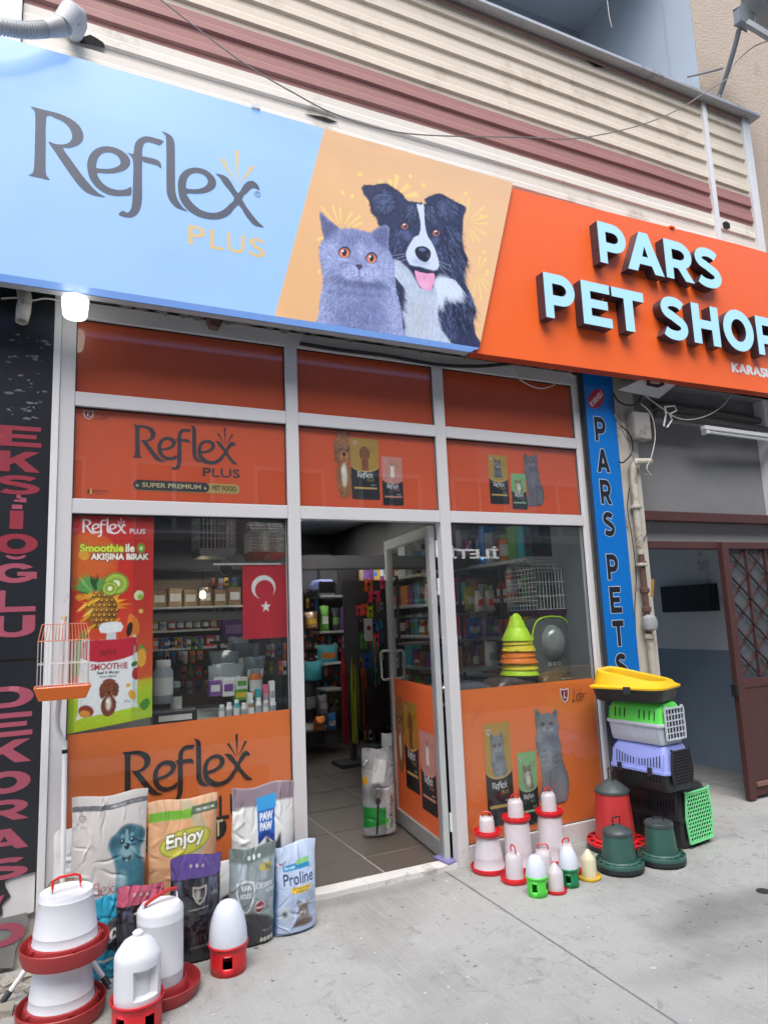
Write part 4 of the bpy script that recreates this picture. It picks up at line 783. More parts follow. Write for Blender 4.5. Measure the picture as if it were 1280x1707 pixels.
s.text('Smoothie', 134, 926, 207, 912, '#dfe04a', .035, out='#5a7a1c', ow=.004); s.text('ile', 210, 926, 226, 911, '#f0ecdc', .03, out='#7a1c14', ow=.003); s.ell(237, 919, 7, 9, '#6f9a2c'); s.ell(237, 919, 3, 4, '#d8e4a0')
s.text('AKIŞINA BIRAK', 152, 943, 251, 928, '#f5f2ea', .04, out='#7a1c14', ow=.004); s.ell(141, 932, 9, 8, '#d89a3c', 20)
rg = s.rg
for k in range(46): a = rg.uniform(0, 6.28); r = rg.uniform(22, 50); s.poly([(175+r*math.cos(a), 1018+r*.95*math.sin(a)), (175+14*math.cos(a+.25), 1018+16*math.sin(a+.25)), (175+14*math.cos(a-.25), 1018+16*math.sin(a-.25))], rg.choice(['#efb52a', '#f6cf4a', '#d8901c']), .001, .95)

for k in range(16): a = -2.9+k*.17; r_ = rg.uniform(28, 44); s.poly([(162+8*math.cos(a), 1002+5*math.sin(a)), (160+r_*.6*math.cos(a+.12), 1000+r_*.6*math.sin(a+.12)), (157+r_*math.cos(a), 1000+r_*math.sin(a)), (158+r_*.6*math.cos(a-.12), 1000+r_*.6*math.sin(a-.12))], rg.choice(['#2f6b34', '#245228', '#5c9a4c', '#7fb268']), 0, 1)
s.ell(172, 1028, 27, 33, '#8f5a1a'); s.ell(166, 1022, 18, 24, '#c08430', 0, .006, .7); 
for i in range(6):
    for j in range(7): s.ell(151+i*8.4+(j % 2)*4, 1003+j*8.6, 3.9, 3.8, rg.choice(['#5a3410', '#7a4c16', '#452808']), 0, 0, .9) if abs(i*8.4-21)/27+abs(j*8.6-26)/36 < 1.2 else None; s.ell(151+i*8.4+(j % 2)*4, 1001.5+j*8.6, 1.6, 1.5, '#f0c450') if abs(i*8.4-21)/27+abs(j*8.6-26)/36 < 1.2 else None
for k in range(9):
    y = 996+k*9; xx = rg.choice([136, 184])+rg.uniform(-5, 6); a_ = rg.uniform(14, 30); s.poly([(xx, y+6), (xx+a_*.5, y-3), (xx+a_, y-9), (xx+a_*.9, y-3), (xx+a_*.5, y+3)], rg.choice(['#f2bf30', '#f8d760', '#e0a024']), .001, .8, 2)
for (x, y, r) in ((195, 982, 22), (185, 990, 14)):
    s.ell(x, y, r, r*.92, '#6f8a2c'); s.ell(x, y, r*.86, r*.78, '#a6bf4c'); s.ell(x, y, r*.3, r*.28, '#e6ecc4')
    for k in range(22): a = k*6.283/22; s.line([(x+r*.34*math.cos(a), y+r*.31*math.sin(a)), (x+r*.6*math.cos(a), y+r*.54*math.sin(a))], .0024, '#2c3414')
s.ell(234, 1003, 8, 9, '#dfe0b8', 30); s.ell(237, 1006, 5, 5, '#9ab83c'); s.ell(135, 1004, 7, 5, '#d88c28'); s.ell(238, 1031, 4, 4, '#e8b860')
s.poly([(218,1036),(228,1040),(236,1055),(234,1072),(222,1082),(215,1060)], '#e07a28', .001, 1, 3); s.ell(219,1062,5,13,'#241412',10,.001); s.poly([(236,1088),(248,1100),(245,1118),(236,1120)], '#5c9a34', .001, 1, 2); s.ell(240,1112,8,16,'#e0a63a'); s.ell(138, 1100, 10, 40, '#5c8a34', 10, .003, .9)
s.poly([(172,1050),(204,1049),(205,1065),(171,1066)], '#dfe2e6', .001, 1, 2); s.poly([(181,1066),(196,1066),(197,1080),(180,1080)], '#c8ccd2')
pouch = [(140,1084),(150,1078),(180,1078),(198,1078),(222,1076),(232,1080),(233,1195),(228,1204),(142,1208),(137,1200)]
pm = s.poly(pouch, '#dcdfe2', .001, 1, 2); s.poly([(138,1082),(170,1076),(233,1076),(234,1100),(210,1112),(170,1116),(138,1106)], '#b91f34', .001, 1, 2, pm)
s.line([(228,1090),(229,1195)], .010, '#b4b8be', .6); s.line([(145,1090),(142,1195)], .008, '#c4c8ce', .5)
q0 = s.T([(170, 1104)])[0]; s.T = lambda p: np.asarray(p, float); s.logo(q0[0], q0[1], .085, '#4a1420'); s.T = oT
s.text('SMOOTHIE', 156, 1129, 217, 1118, '#a3172a', .03); s.text('Beef & Mango', 166, 1138, 203, 1131, '#2c2c30', .03); s.text('Biftek & Mango', 171, 1144, 199, 1139, '#3c3c40', .02)
s.ell(232, 1140, 8, 12, '#b02434', clip=pm); s.ell(228, 1122, 6, 4, '#3c6a34', -30, clip=pm); s.ell(150, 1198, 13, 10, '#8c3428', 30, clip=pm); s.ell(148, 1202, 9, 6, '#d08c34', 20, clip=pm); s.ell(225, 1180, 6, 10, '#d8a23c', -20); s.ell(218, 1161, 4, 4, '#dca640'); s.ell(144, 1168, 4, 4, '#dca640')
s.T = oT; poodle(s, lambda p: oT(np.c_[163+np.asarray(p, float)[:, 0]*.46, 1206-np.asarray(p, float)[:, 1]*.60]), '#7a3f26')
s.text('85g', 212, 1194, 222, 1188, '#333333'); s.poly([(238,1200),(250,1190),(256,1202),(246,1214),(240,1208)], '#4c8a2c', .001, 1, 2); s.noise(.03, .004)
def pf(X_, Y_): return (X_+.083-SO[0], 0*X_+(FY-.0015)-.0015*np.sin(X_*9), Y_+1.030+(X_/s.w*.045)*(Y_ < .3)*(1-Y_/.3)-SO[2])
s.mesh('smoothie_poster', P_in, sf_, pf)

# ---------------------------------------------------------------- door leaf standing open into the shop
DH = Vector((2.300, .105, .022)); DA = math.atan2(1.045-.12, 2.417-2.29)
dl = thing('shop_door', 'glazed aluminium shop door standing open inward with an orange film on its lower half', 'door', DH, rotz=DA)
M_dal = mat('door_aluminium', (.42, .43, .44), .32, metal=.35, var=.08, dirt='#6c6c6c', dsc=9, dth=.62)
def dbox(n, x0, x1, z0, z1, y0=-.0, y1=.045, m=None, bev=.003): return MB().box(x0, x1, y0, y1, z0, z1).build(n, m or M_dal, dl, bevel=bev)
dbox('stile', 0, .055, 0, 2.115); dbox('stile', .90, .955, 0, 2.115); dbox('rail', .0555, .8995, 2.045, 2.115, .001, .044); dbox('rail', .0555, .8995, 0, .105, .001, .044)
dbox('hinge_profile', -.03, -.001, 0, 2.11, .01, .05, mat('profile_bright', (.55, .58, .58), .3, metal=.4), .004)
dbox('door_pane', .056, .899, .106, 2.044, .018, .022, M_gl, 0)
dbox('orange_film', .058, .897, .107, 1.055, .027, .028, mat('orange_film_door', (.80, .14, .035), .5, var=.06), 0)
for z in (.18, 1.65, 1.9):
    MB().tube([(-.034, -.004, z), (-.034, -.004, z+.11)], .011, 10).build('hinge', mat('hinge_white', (.65, .67, .67), .3), dl, True)
def dhandle(yy, sgn):
    b = MB(); u = .925; b.tube([(u, yy, 1.045), (u, yy+sgn*.055, 1.045), (u, yy+sgn*.07, 1.06), (u, yy+sgn*.07, 1.245), (u, yy+sgn*.055, 1.26), (u, yy, 1.26)], .0115, 10); b.build('handle', mat('chrome', (.62, .62, .63), .18, metal=1, var=.03), dl, True)
dhandle(0, -1); dhandle(.045, 1)
# print of poodle and bags on the leaf (seen from the street side): local x runs away from the hinge, so the picture is laid mirrored
s = Sheet(.80, .80, .0045)
def du(u, z): return (.90-u, z-.14)      # the picture's own axes: left edge at the free end
poodle(s, lambda p: np.c_[(.90-.93)+.02+-.04+np.asarray(p, float)[:, 0]*.0031, .30+np.asarray(p, float)[:, 1]*.0050], '#a5683c')
bag_face(s, .20, .16, .285, .615, '#a8822f', lambda T: poodle(s, lambda p: T(np.asarray(p, float)*[.0062, .0042]+[.18, .46]), '#8a4422', False)); bag_face(s, .515, .085, .285, .53, '#c88a80', lambda T: terrier(T, s), '#d08a7c')
s.mesh('bag_print', P_in, dl, lambda X_, Y_: (.90-X_, 0*X_+.0296, Y_+.135))
s.T = lambda p: p
stop = thing('door_wedge', 'folded lilac cardboard wedge pushed under the open door', 'wedge', onZ(745, 1440, .03)); o_ = onZ(745, 1440, .03)
A = [onZ(722, 1431, .031), onZ(748, 1443, .031), onZ(760, 1438, .031), onZ(738, 1428, .031)]
MB(o_).add(A+[p+Vector((0, 0, .012)) for p in A], [(3, 2, 1, 0), (4, 5, 6, 7), (0, 1, 5, 4), (1, 2, 6, 5), (2, 3, 7, 6), (3, 0, 4, 7)]).build('card', mat('lilac_card', '#7d78ad', .6), stop)

# ---------------------------------------------------------------- fascia: backlit sign and orange letter panel
M_lb = mat('lightbox_blue', (.12, .16, .24), .35, var=.02, emis=L('#93c2fc', .86*EK), es=1., coat=.2)
_n = M_lb.node_tree; _g = _n.nodes.new('ShaderNodeTexNoise'); _g.inputs['Scale'].default_value = 1.1; _g.inputs['Detail'].default_value = 1; _c = _n.nodes.new('ShaderNodeTexCoord'); _n.links.new(_c.outputs['Object'], _g.inputs['Vector'])
_r = _n.nodes.new('ShaderNodeMapRange'); _r.inputs[3].default_value = .86; _r.inputs[4].default_value = 1.16; _n.links.new(_g.outputs['Fac'], _r.inputs[0]); _n.links.new(_r.outputs[0], _n.nodes['Principled BSDF'].inputs['Emission Strength'])
M_lbs = mat('lightbox_edge', (.12, .16, .24), .35, emis=L('#78a8f4', .8*EK), es=1.); M_li = mat('lightbox_ink', (.06, .07, .09), .4, emis=L('#353c50', .7*EK)); M_lg = mat('lightbox_gold', (.35, .28, .16), .4, emis=L('#b69a5e', .8*EK))
ls = thing('lightbox_sign', 'backlit pale blue fascia sign with dark wordmark and an orange cat and dog picture', 'sign', (1.2, -.22, 3.28)); LO = (1.2, -.22, 3.28)
SX0, SZ0, SZ1 = -1.4, 3.262, 4.541; xt, xb = onY(855, 303, -.3).x, onY(799, 579, -.3).x; xi, xj = onY(541, 217, -.3).x, onY(458, 525, -.3).x
MB(LO).prism([(SX0, SZ0), (xj, SZ0), (xi, SZ1), (SX0, SZ1)], -.30, -.296).build('blue_face', M_lb, ls)
MB(LO).prism([(SX0, SZ0), (xb, SZ0), (xt, SZ1), (SX0, SZ1)], -.2955, -.215).build('lit_edge', M_lbs, ls)
MB(LO).prism([(SX0, SZ0-.004), (xb, SZ0-.004), (xt, SZ1+.004), (SX0, SZ1+.004)], -.2145, -.165).build('housing', mat('housing_grey', (.40, .41, .43), .4), ls, bevel=.003)
MB(LO).box(SX0, 2.62, -.225, -.17, SZ1+.005, SZ1+.035).build('top_trim', M_wp, ls)
MB(LO).box(.985, 1.035, -.315, -.29, SZ1-.008, SZ1+.03).build('clip', M_wp, ls, bevel=.004)
logo_obj(LX0, LZ0, LX1-LX0, -.3016, M_li, ls, LO, M_lg)
for ch, (a, b_, c, d) in zip('PLUS', ((313.6, 373, 342, 407), (350, 380, 374, 418), (378, 386.5, 408, 423.5), (415, 395.5, 442, 430))):
    x0, z1 = onY(a, b_, -.3).x, onY(a, b_, -.3).z; q_ = onY(c, d, -.3); letters('lettering', ch, x0, q_.x, 3.600, 3.716, -.3016, M_lg, ls, .012, LO)
p = onY(429, 323.5, -.3); MB(LO).tube([(p.x+.017*math.cos(k*.524), -.301, p.z+.017*math.sin(k*.524)) for k in range(12)], .0022, 4, closed=True).build('registered_mark', M_li, ls); letters('lettering', 'R', p.x-.007, p.x+.008, p.z-.009, p.z+.010, -.3016, M_li, ls, 0, LO)
# picture panel
s = Sheet(xt-xj+.0, SZ1-SZ0, .0043, '#e6b583')
s.T = TT = lambda p: np.array([((w := onY(a, b_, -.3)).x-xj, w.z-SZ0) for a, b_ in np.asarray(p, float)])
s.put(np.clip(s.X/1.2, 0, 1)*.5, '#ecc8a2'); s.put(np.clip((s.Y-1.0)/.4, 0, 1)*.35, '#cfa888'); s.noise(.012, .05)
def burst(cx, cy, rays, r0, w):
    for a, r in rays: a = math.radians(a); s.line([(cx+r0*math.cos(a), cy-r0*math.sin(a)), (cx+r*math.cos(a), cy-r*math.sin(a))], w*.35, '#f3d684', .85, w)
burst(568, 385, [(150,38),(128,52),(108,45),(92,40),(60,36),(38,42),(22,38),(-8,42),(200,42)], 14, .018); burst(655, 330, [(128,38),(100,32),(80,40),(40,34),(10,42),(185,45)], 14, .036); burst(778, 372, [(100,42),(85,44),(45,40),(20,38),(0,34),(-30,36),(-55,36),(-70,32)], 10, .016); burst(795, 455, [(80,30),(60,30),(-10,20),(-40,26),(-60,34),(-80,44),(-100,40)], 8, .015)
for x, y in ((600,290),(706,308),(587,327),(776,322),(533,452),(807,420),(684,293),(548,372),(802,360),(571,321),(812,452)): s.ell(x, y, 3, 3.4, '#f3d684')
dog_bust(s, lambda p: TT(np.asarray(p, float)/5.886+[590, 290])); cat_bust(s, lambda p: TT(np.asarray(p, float)/6.4+[500, 330]))
kx = (xi-xj)/(SZ1-SZ0); kr = (xb-xj, (xt-xb)/(SZ1-SZ0)); s.a[:] = ((s.X > kx*s.Y+.002) & (s.X < kr[0]+kr[1]*s.Y))*1.
def shp(X_, Y_):
    lo, hi = kx*Y_, kr[0]+kr[1]*Y_; return (np.clip(X_, lo, hi)+xj-LO[0], 0*X_-.3004-LO[1], Y_+SZ0-LO[2])
s.a = s.blur(s.a, .0)+0; m_ = (s.X > kx*s.Y-.006) & (s.X < kr[0]+kr[1]*s.Y+.006); s.a = m_*1.
MB(LO).prism([(xj, SZ0), (xb, SZ0), (xt, SZ1), (xi, SZ1)], -.2998, -.296).build('picture_back', M_lbs, ls)
s.mesh('cat_and_dog_picture', print_mat('lightbox_print', .4, .80*EK, .25), ls, shp)

ps = thing('fascia_sign', 'orange fascia panel with projecting white lit letters PARS PET SHOP', 'sign', (4.2, -.2, 3.26)); PO = (4.2, -.2, 3.26)
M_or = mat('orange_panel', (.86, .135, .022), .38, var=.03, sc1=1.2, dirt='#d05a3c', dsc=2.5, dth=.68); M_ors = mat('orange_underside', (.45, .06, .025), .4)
def zb(x): return 3.238+(x-2.5)*.012
MB(PO).prism([(xb+.001, zb(2.5)), (7.5, zb(7.5)), (7.5, 4.59), (5.2, 4.585), (xt+.002, 4.515)], -.27, -.262).build('panel', M_or, ps, bevel=.002)
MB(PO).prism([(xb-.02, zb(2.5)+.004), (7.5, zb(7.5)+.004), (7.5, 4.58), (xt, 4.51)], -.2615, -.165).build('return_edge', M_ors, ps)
M_lf = mat('letter_face', (.16, .22, .26), .35, var=.01, emis=L('#a2dcf8', .86*EK)); M_ls = mat('letter_side', (.055, .035, .045), .3)
def arc(cx, cy, rx, ry, a0, a1, n=12): return [(cx+rx*math.cos(math.radians(a0+(a1-a0)*k/n)), cy+ry*math.sin(math.radians(a0+(a1-a0)*k/n))) for k in range(n+1)]
def ribbon(c, w):
    c = np.array(c); Lf = []; R = []
    for i in range(len(c)):
        d = c[min(i+1, len(c)-1)]-c[max(i-1, 0)]; d = d/np.hypot(*d); Lf.append(c[i]+[-d[1]*w[0]/2, d[0]*w[1]/2]); R.append(c[i]-[-d[1]*w[0]/2, d[0]*w[1]/2])
    return [tuple(p) for p in Lf+R[::-1]]
_S = arc(.5, .725, .37, .165, 25, 90, 6)+arc(.48, .725, .33, .165, 95, 255, 14)[1:]+arc(.52, .295, .35, .185, 75, -90, 16)[1:]+arc(.49, .295, .42, .185, -95, -148, 6)[1:]
GL = {'P': ([(0, 0), (.27, 0), (.27, .30), (.53, .30)]+arc(.53, .65, .47, .35, -80, 80, 14)+[(.53, 1), (0, 1)], [(.27, .52), (.52, .52)]+arc(.52, .65, .20, .13, -80, 80, 8)+[(.52, .78), (.27, .78)]),
      'A': ([(0, 0), (.26, 0), (.335, .19), (.665, .19), (.74, 0), (1, 0), (.62, 1), (.38, 1)], [(.42, .39), (.58, .39), (.5, .66)]),
      'R': ([(0, 0), (.26, 0), (.26, .30), (.43, .30), (.67, 0), (.99, 0), (.70, .345)]+arc(.50, .65, .46, .35, -48, 85, 12)+[(.5, 1), (0, 1)], [(.26, .52), (.50, .52)]+arc(.50, .65, .20, .13, -80, 80, 8)+[(.50, .78), (.26, .78)]),
      'S': (ribbon(_S, (.27, .215)), None), 'E': ([(0, 0), (1, 0), (1, .215), (.30, .215), (.30, .40), (.88, .40), (.88, .60), (.30, .60), (.30, .785), (.98, .785), (.98, 1), (0, 1)], None),
      'T': ([(.36, 0), (.64, 0), (.64, .77), (1, .77), (1, 1), (0, 1), (0, .77), (.36, .77)], None), 'H': ([(0, 0), (.29, 0), (.29, .39), (.71, .39), (.71, 0), (1, 0), (1, 1), (.71, 1), (.71, .61), (.29, .61), (.29, 1), (0, 1)], None),
      'O': (arc(.5, .5, .5, .5, 0, 349, 31), arc(.5, .5, .245, .275, 0, 345, 23))}
def block_letter(ch, x0, x1, z0, z1):
    o, h = GL[ch]; loops = [o]+([h] if h else []); lv = [[Vector((x0+p[0]*(x1-x0), z0+p[1]*(z1-z0), 0)) for p in l] for l in loops]; flat = [p for l in lv for p in l]; n = len(flat)
    tr = tessellate_polygon(lv); b = MB(PO); yf, yb = -.35, -.271; b.cm = 0; b.add([(p.x, yf, p.y) for p in flat], [tuple(t) for t in tr]); b.cm = 1
    q = 0; vs = []; fs = []
    for l in lv:
        m = len(l)
        for k in range(m): a, c = l[k], l[(k+1) % m]; i0 = len(vs); vs += [(a.x, yf+.0015, a.y), (c.x, yf+.0015, c.y), (c.x, yb, c.y), (a.x, yb, a.y)]; fs.append((i0, i0+1, i0+2, i0+3))
    b.add(vs, fs); b.add([(p.x, yf+.0012, p.y) for p in flat], [tuple(t) for t in tr]); return b.build('letter', [M_lf, M_ls], ps)
for ch, x0, x1, z0, z1 in (('P', 3.564, 3.835, 4.053, 4.381), ('A', 3.836, 4.212, 4.055, 4.384), ('R', 4.238, 4.548, 4.06, 4.387), ('S', 4.572, 4.864, 4.055, 4.404),
                           ('P', 3.019, 3.289, 3.540, 3.873), ('E', 3.354, 3.625, 3.545, 3.876), ('T', 3.641, 3.957, 3.55, 3.876), ('S', 4.128, 4.405, 3.548, 3.902), ('H', 4.466, 4.768, 3.56, 3.893), ('O', 4.818, 5.180, 3.558, 3.915), ('P', 5.222, 5.5, 3.565, 3.904)):
    block_letter(ch, x0, x1, z0, z1)
letters('lettering', 'KARASU', 4.966, 5.48, 3.405, 3.490, -.2716, M_wht, ps, .05, PO)
MB(PO).box(4.42, 4.47, -.285, -.2, 4.556, 4.575).build('clip', M_or, ps, bevel=.004)

# ---------------------------------------------------------------- blue upright board on the pier
M_bb = mat('blue_board', (.0, .145, .50), .35, var=.05, sc1=1.5); M_bs = mat('board_navy', (.02, .035, .06), .4)
bb_ = thing('blue_sign', 'tall blue upright sign with black outlined letters beside the shopfront', 'sign', (3.75, -.03, .3)); BO2 = (3.75, -.03, .3)
MB(BO2).box(3.578, 3.874, -.0485, -.001, .02, 3.31).build('side_profile', M_bs, bb_, bevel=.003); MB(BO2).box(3.580, 3.872, -.0505, -.049, .02, 3.31).build('face', M_bb, bb_)
M_ol = mat('outline_white', (.45, .55, .65), .4); M_lk = mat('letter_black', (.012, .014, .02), .35)
for ch, zt, z0 in (('P', 2.973, 2.786), ('A', 2.723, 2.546), ('R', 2.489, 2.304), ('S', 2.246, 2.064), ('P', 1.931, 1.744), ('E', 1.693, 1.504), ('T', 1.45, 1.266), ('S', 1.216, 1.03), ('H', .98, .80), ('O', .74, .56), ('P', .50, .32)):
    w = .108 if ch not in 'AH' else .124; xc = 3.702; o, h = GL[ch]; q = lambda dx, dz, y: [(xc-w/2+p[0]*w+dx, y, z0+p[1]*(zt-z0)+dz) for l in ([o]+([h] if h else [])) for p in l]
    tr = [tuple(t) for t in tessellate_polygon([[Vector((xc-w/2+p[0]*w, z0+p[1]*(zt-z0), 0)) for p in l] for l in ([o]+([h] if h else []))])]
    b = MB(BO2)
    for k in range(8): b.add(q(.005*math.cos(k*.785), .005*math.sin(k*.785), -.0514-.00002*k), tr)
    b.build('letter_outline', M_ol, bb_); MB(BO2).add(q(0, 0, -.0524), tr).build('letter', M_lk, bb_)
el = MB(BO2); a = math.radians(42); el.prism([(3.69+.098*math.cos(t)*math.cos(a)-.062*math.sin(t)*math.sin(a), 3.116+.098*math.cos(t)*math.sin(a)+.062*math.sin(t)*math.cos(a)) for t in np.linspace(0, 6.283, 29)[:-1]], -.0514, -.0508).build('red_oval', mat('oval_red', '#a8283a', .4), bb_)
letters('lettering', 'KARASU', -.08, .08, -.022, .022, -.0524, M_wht, bb_, .03, BO2, xf=lambda p: (3.69+p[0]*math.cos(a)-p[2]*math.sin(a), p[1], 3.114+p[0]*math.sin(a)+p[2]*math.cos(a)))

# ---------------------------------------------------------------- black upright board on the left
kb = thing('black_sign', 'weathered black upright sign with faded pink letters, torn open near the ground', 'sign', (-.3, -.01, 0)); KO = (-.3, -.01, 0)
M_kb = mat('black_board', (.018, .021, .026), .3, var=.3, sc1=2, dirt='#30353c', dsc=2, dth=.58); M_pk = mat('pink_letter', '#9c4c5e', .5, var=.14, sc1=6, dirt='#c07a86', dsc=10, dth=.6); M_pk2 = mat('red_letter', '#8c2a3a', .5, var=.14, sc1=6, dirt='#b4606c', dsc=10, dth=.62); M_tw = mat('torn_white', (.60, .60, .60), .7, var=.15, sc1=8)
MB(KO).box(-1.2, -.0235, -.006, .028, 1.417, 3.34).build('board', M_kb, kb)
MB(KO).prism([(-1.2, 1.408), (-.024, 1.402), (-.03, .42), (-.10, .415), (-.17, .40), (-.175, .36), (-.20, .33), (-.30, .31), (-.32, .27), (-.5, .24), (-1.2, .25)], -.006, .028).build('board', M_kb, kb)
MB(KO).prism([(-1.2, .30), (-.3, .30), (-.2, .36), (-.168, .405), (-.03, .44), (-.03, .24), (-.15, .22), (-.4, .18), (-1.2, .2)], .004, .02).build('torn_backing', M_tw, kb)
MB(KO).prism([(-1.2, .225), (-.3, .235), (-.06, .245), (-.05, .20), (-.10, .10), (-.11, .02), (-.3, .05), (-.55, .02), (-1.2, .03)], -.004, .002).build('torn_piece', mat('torn_grey', (.20, .205, .20), .7, var=.35, sc1=8), kb)
for pts in ([(-.21, .31), (-.17, .34), (-.16, .26), (-.19, .24)], [(-.16, .41), (-.15, .37), (-.13, .33), (-.165, .30), (-.19, .34)]): MB(KO).prism(pts, -.004, .0035).build('torn_flap', M_kb, kb)
GL.update({'K': ([(0, 0), (.28, 0), (.28, .33), (.40, .43), (.66, 0), (1, 0), (.60, .60), (.97, 1), (.62, 1), (.28, .63), (.28, 1), (0, 1)], None), 'L': ([(0, 0), (1, 0), (1, .24), (.30, .24), (.30, 1), (0, 1)], None), 'I': ([(0, 0), (1, 0), (1, 1), (0, 1)], None),
    'U': ([(0, 1), (0, .38)]+arc(.5, .36, .5, .36, 180, 360, 14)+[(1, 1), (.71, 1), (.71, .38)]+arc(.5, .37, .21, .15, 0, -180, 10)+[(.29, 1)], None), 'D': ([(0, 0), (.45, 0)]+arc(.48, .5, .52, .5, -85, 85, 14)+[(.45, 1), (0, 1)], [(.29, .23), (.46, .23)]+arc(.47, .5, .24, .27, -80, 80, 10)+[(.46, .77), (.29, .77)]),
    'G': (arc(.5, .5, .5, .5, 35, 325, 22)+[(1, .18), (1, .56), (.55, .56), (.55, .36), (.73, .36), (.73, .29)]+arc(.5, .5, .235, .26, -50, -318, 18), None)})
GL['O'] = (arc(.5, .5, .5, .5, 0, 349, 31), arc(.5, .5, .22, .255, 0, 345, 23))
def flat_letter(ch, x0, x1, z0, z1, y, m, par, off):
    o, h = GL[ch]; loops = [o]+([h] if h else []); lv = [[Vector((x0+p[0]*(x1-x0), z0+p[1]*(z1-z0), 0)) for p in l] for l in loops]; flat = [p for l in lv for p in l]
    return MB(off).add([(p.x, y, p.y) for p in flat], [tuple(t) for t in tessellate_polygon(lv)]).build('letter', m, par)
for ch, zt, z0 in (('E', 2.588, 2.481), ('K', 2.456, 2.349), ('S', 2.331, 2.232), ('I', 2.150, 2.057), ('O', 2.033, 1.93), ('G', 1.885, 1.787), ('L', 1.751, 1.645), ('U', 1.627, 1.522), ('D', 1.288, 1.188), ('E', 1.163, 1.053), ('K', 1.036, .93), ('O', .894, .792), ('R', .764, .669), ('A', .633, .539), ('S', .504, .41), ('O', .22, .12)):
    x0, x1 = (-.258, -.066) if zt > 1.4 else (-.268, -.062)
    if ch == 'I': x0, x1 = -.195, -.135
    flat_letter(ch, x0, x1, z0, zt, -.0075, M_pk2 if zt > 1.9 else M_pk, kb, KO)
MB(KO).box(-.188, -.142, -.0075, -.007, 2.158, 2.180).build('letter_dot', M_pk, kb); MB(KO).prism(arc(-.162, 1.925, .045, .022, 180, 360, 8)+arc(-.162, 1.925, .028, .008, 360, 180, 8), -.0075, -.007).build('breve', M_pk, kb); MB(KO).prism([(-.17, 2.231), (-.15, 2.231), (-.15, 2.218), (-.125, 2.214), (-.125, 2.192), (-.18, 2.196), (-.18, 2.206), (-.15, 2.206), (-.15, 2.21), (-.17, 2.214)], -.0075, -.007).build('cedilla', M_pk, kb)
MB(KO).prism([(-.27, .37), (-.24, .37), (-.2, .33), (-.155, .345), (-.175, .30), (-.2, .265), (-.3, .28)], -.0085, -.0065).build('letter', M_pk, kb)
MB(KO).box(-.0225, .0125, -.012, .02, 0.02, 3.33).build('white_trim', M_wp, kb, bevel=.003)
M_sc = mat('scuff', (.13, .14, .15), .7, var=.5, sc1=30); sc_ = MB(KO)
for i in range(46):
    x = rnd.uniform(-.23, -.05); z = rnd.choice([3.05, 2.95, 2.85, 2.78, 2.70, 2.66])+rnd.uniform(-.03, .03); r = rnd.uniform(.004, .016); n = 7
    sc_.add([(x+r*rnd.uniform(.5, 1.6)*math.cos(k*.9), -.0066, z+r*.6*rnd.uniform(.4, 1.2)*math.sin(k*.9)) for k in range(n)], [tuple(range(n))])
sc_.build('scuff_marks', M_sc, kb)['kind'] = 'stuff'
pv = thing('torn_pipe', 'torn white plastic pipe end sticking out above the black sign', 'pipe', onY(35, 510, -.05)); o_ = onY(35, 510, -.05)
b_ = MB(o_); A = onY(38, 478, .0); B_ = onY(42, 500, -.04); C_ = onY(36, 536, -.07); b_.tube([A, B_, (B_+C_)/2, C_], [.036, .034, .036, .03], 12, cap=False); oo = b_.build('pipe', mat('old_pvc', (.52, .50, .45), .5, var=.2, dirt='#4c4a44', dsc=20, dth=.55), pv, True)
so_ = oo.modifiers.new('s', 'SOLIDIFY'); so_.thickness = .004
# lit bulb, bracket, hose
M_bulb = mat('bulb_lit', (.9, .9, .9), .4, emis=(1, .985, .93), es=1.0)
lb = thing('light_bulb', 'glowing white drum-shaped light bulb hanging under the blue sign', 'light bulb', (.072, -.2, 3.16))
MB((.072, -.2, 3.16)).lathe([(0, 3.126), (.040, 3.128), (.053, 3.134), (.059, 3.146), (.066, 3.228), (.060, 3.240), (.03, 3.243)], 28, (.072, -.2, 0)).build('bulb', M_bulb, lb, True)
MB((.072, -.2, 3.16)).lathe([(.02, 3.241), (.022, 3.262)], 16, (.072, -.2, 0)).build('socket', M_wp, lb, True)
br = thing('bracket_box', 'small brown wedge bracket under the sign above the left panes', 'bracket', (.815, -.05, 3.27))
MB((.815, -.05, 3.27)).prism([(.775, 3.315), (.86, 3.315), (.855, 3.275), (.835, 3.25), (.79, 3.255), (.776, 3.285)], -.075, -.02).build('block', mat('brown_block', '#6b5148', .6, var=.2, sc1=20), br, bevel=.004)
hs = thing('drain_hose', 'grey corrugated drain hose with an elbow entering the siding', 'hose', (-.1, -.4, 4.55)); HO = (-.1, -.4, 4.55)
M_h = mat('hose_grey', (.46, .48, .49), .5, var=.06); pts = spl([(-.75, -.47, 4.36), (-.5, -.46, 4.42), (-.3, -.44, 4.474), (-.19, -.42, 4.515), (-.10, -.40, 4.572)], 26, False)
rr = [.036+.0045*(1 if (i % 3) == 0 else -.4) for i in range(len(pts))]; MB(HO).tube([Vector(p) for p in pts], rr, 16).build('corrugated_tube', M_h, hs, True)
MB(HO).tube([(-.105, -.40, 4.568), (-.075, -.395, 4.592), (-.03, -.39, 4.625)], [.038, .044, .052], 16).build('collar', M_h, hs, True)
MB(HO).tube([(-.03, -.39, 4.625)]+[onY(*q) for q in ((118, 18, -.375), (128, 26, -.34), (129, 38, -.30), (126, 48, -.23), (124, 56, -.15))], [.053, .054, .052, .05, .047, .045], 16).build('elbow', M_h, hs, True)
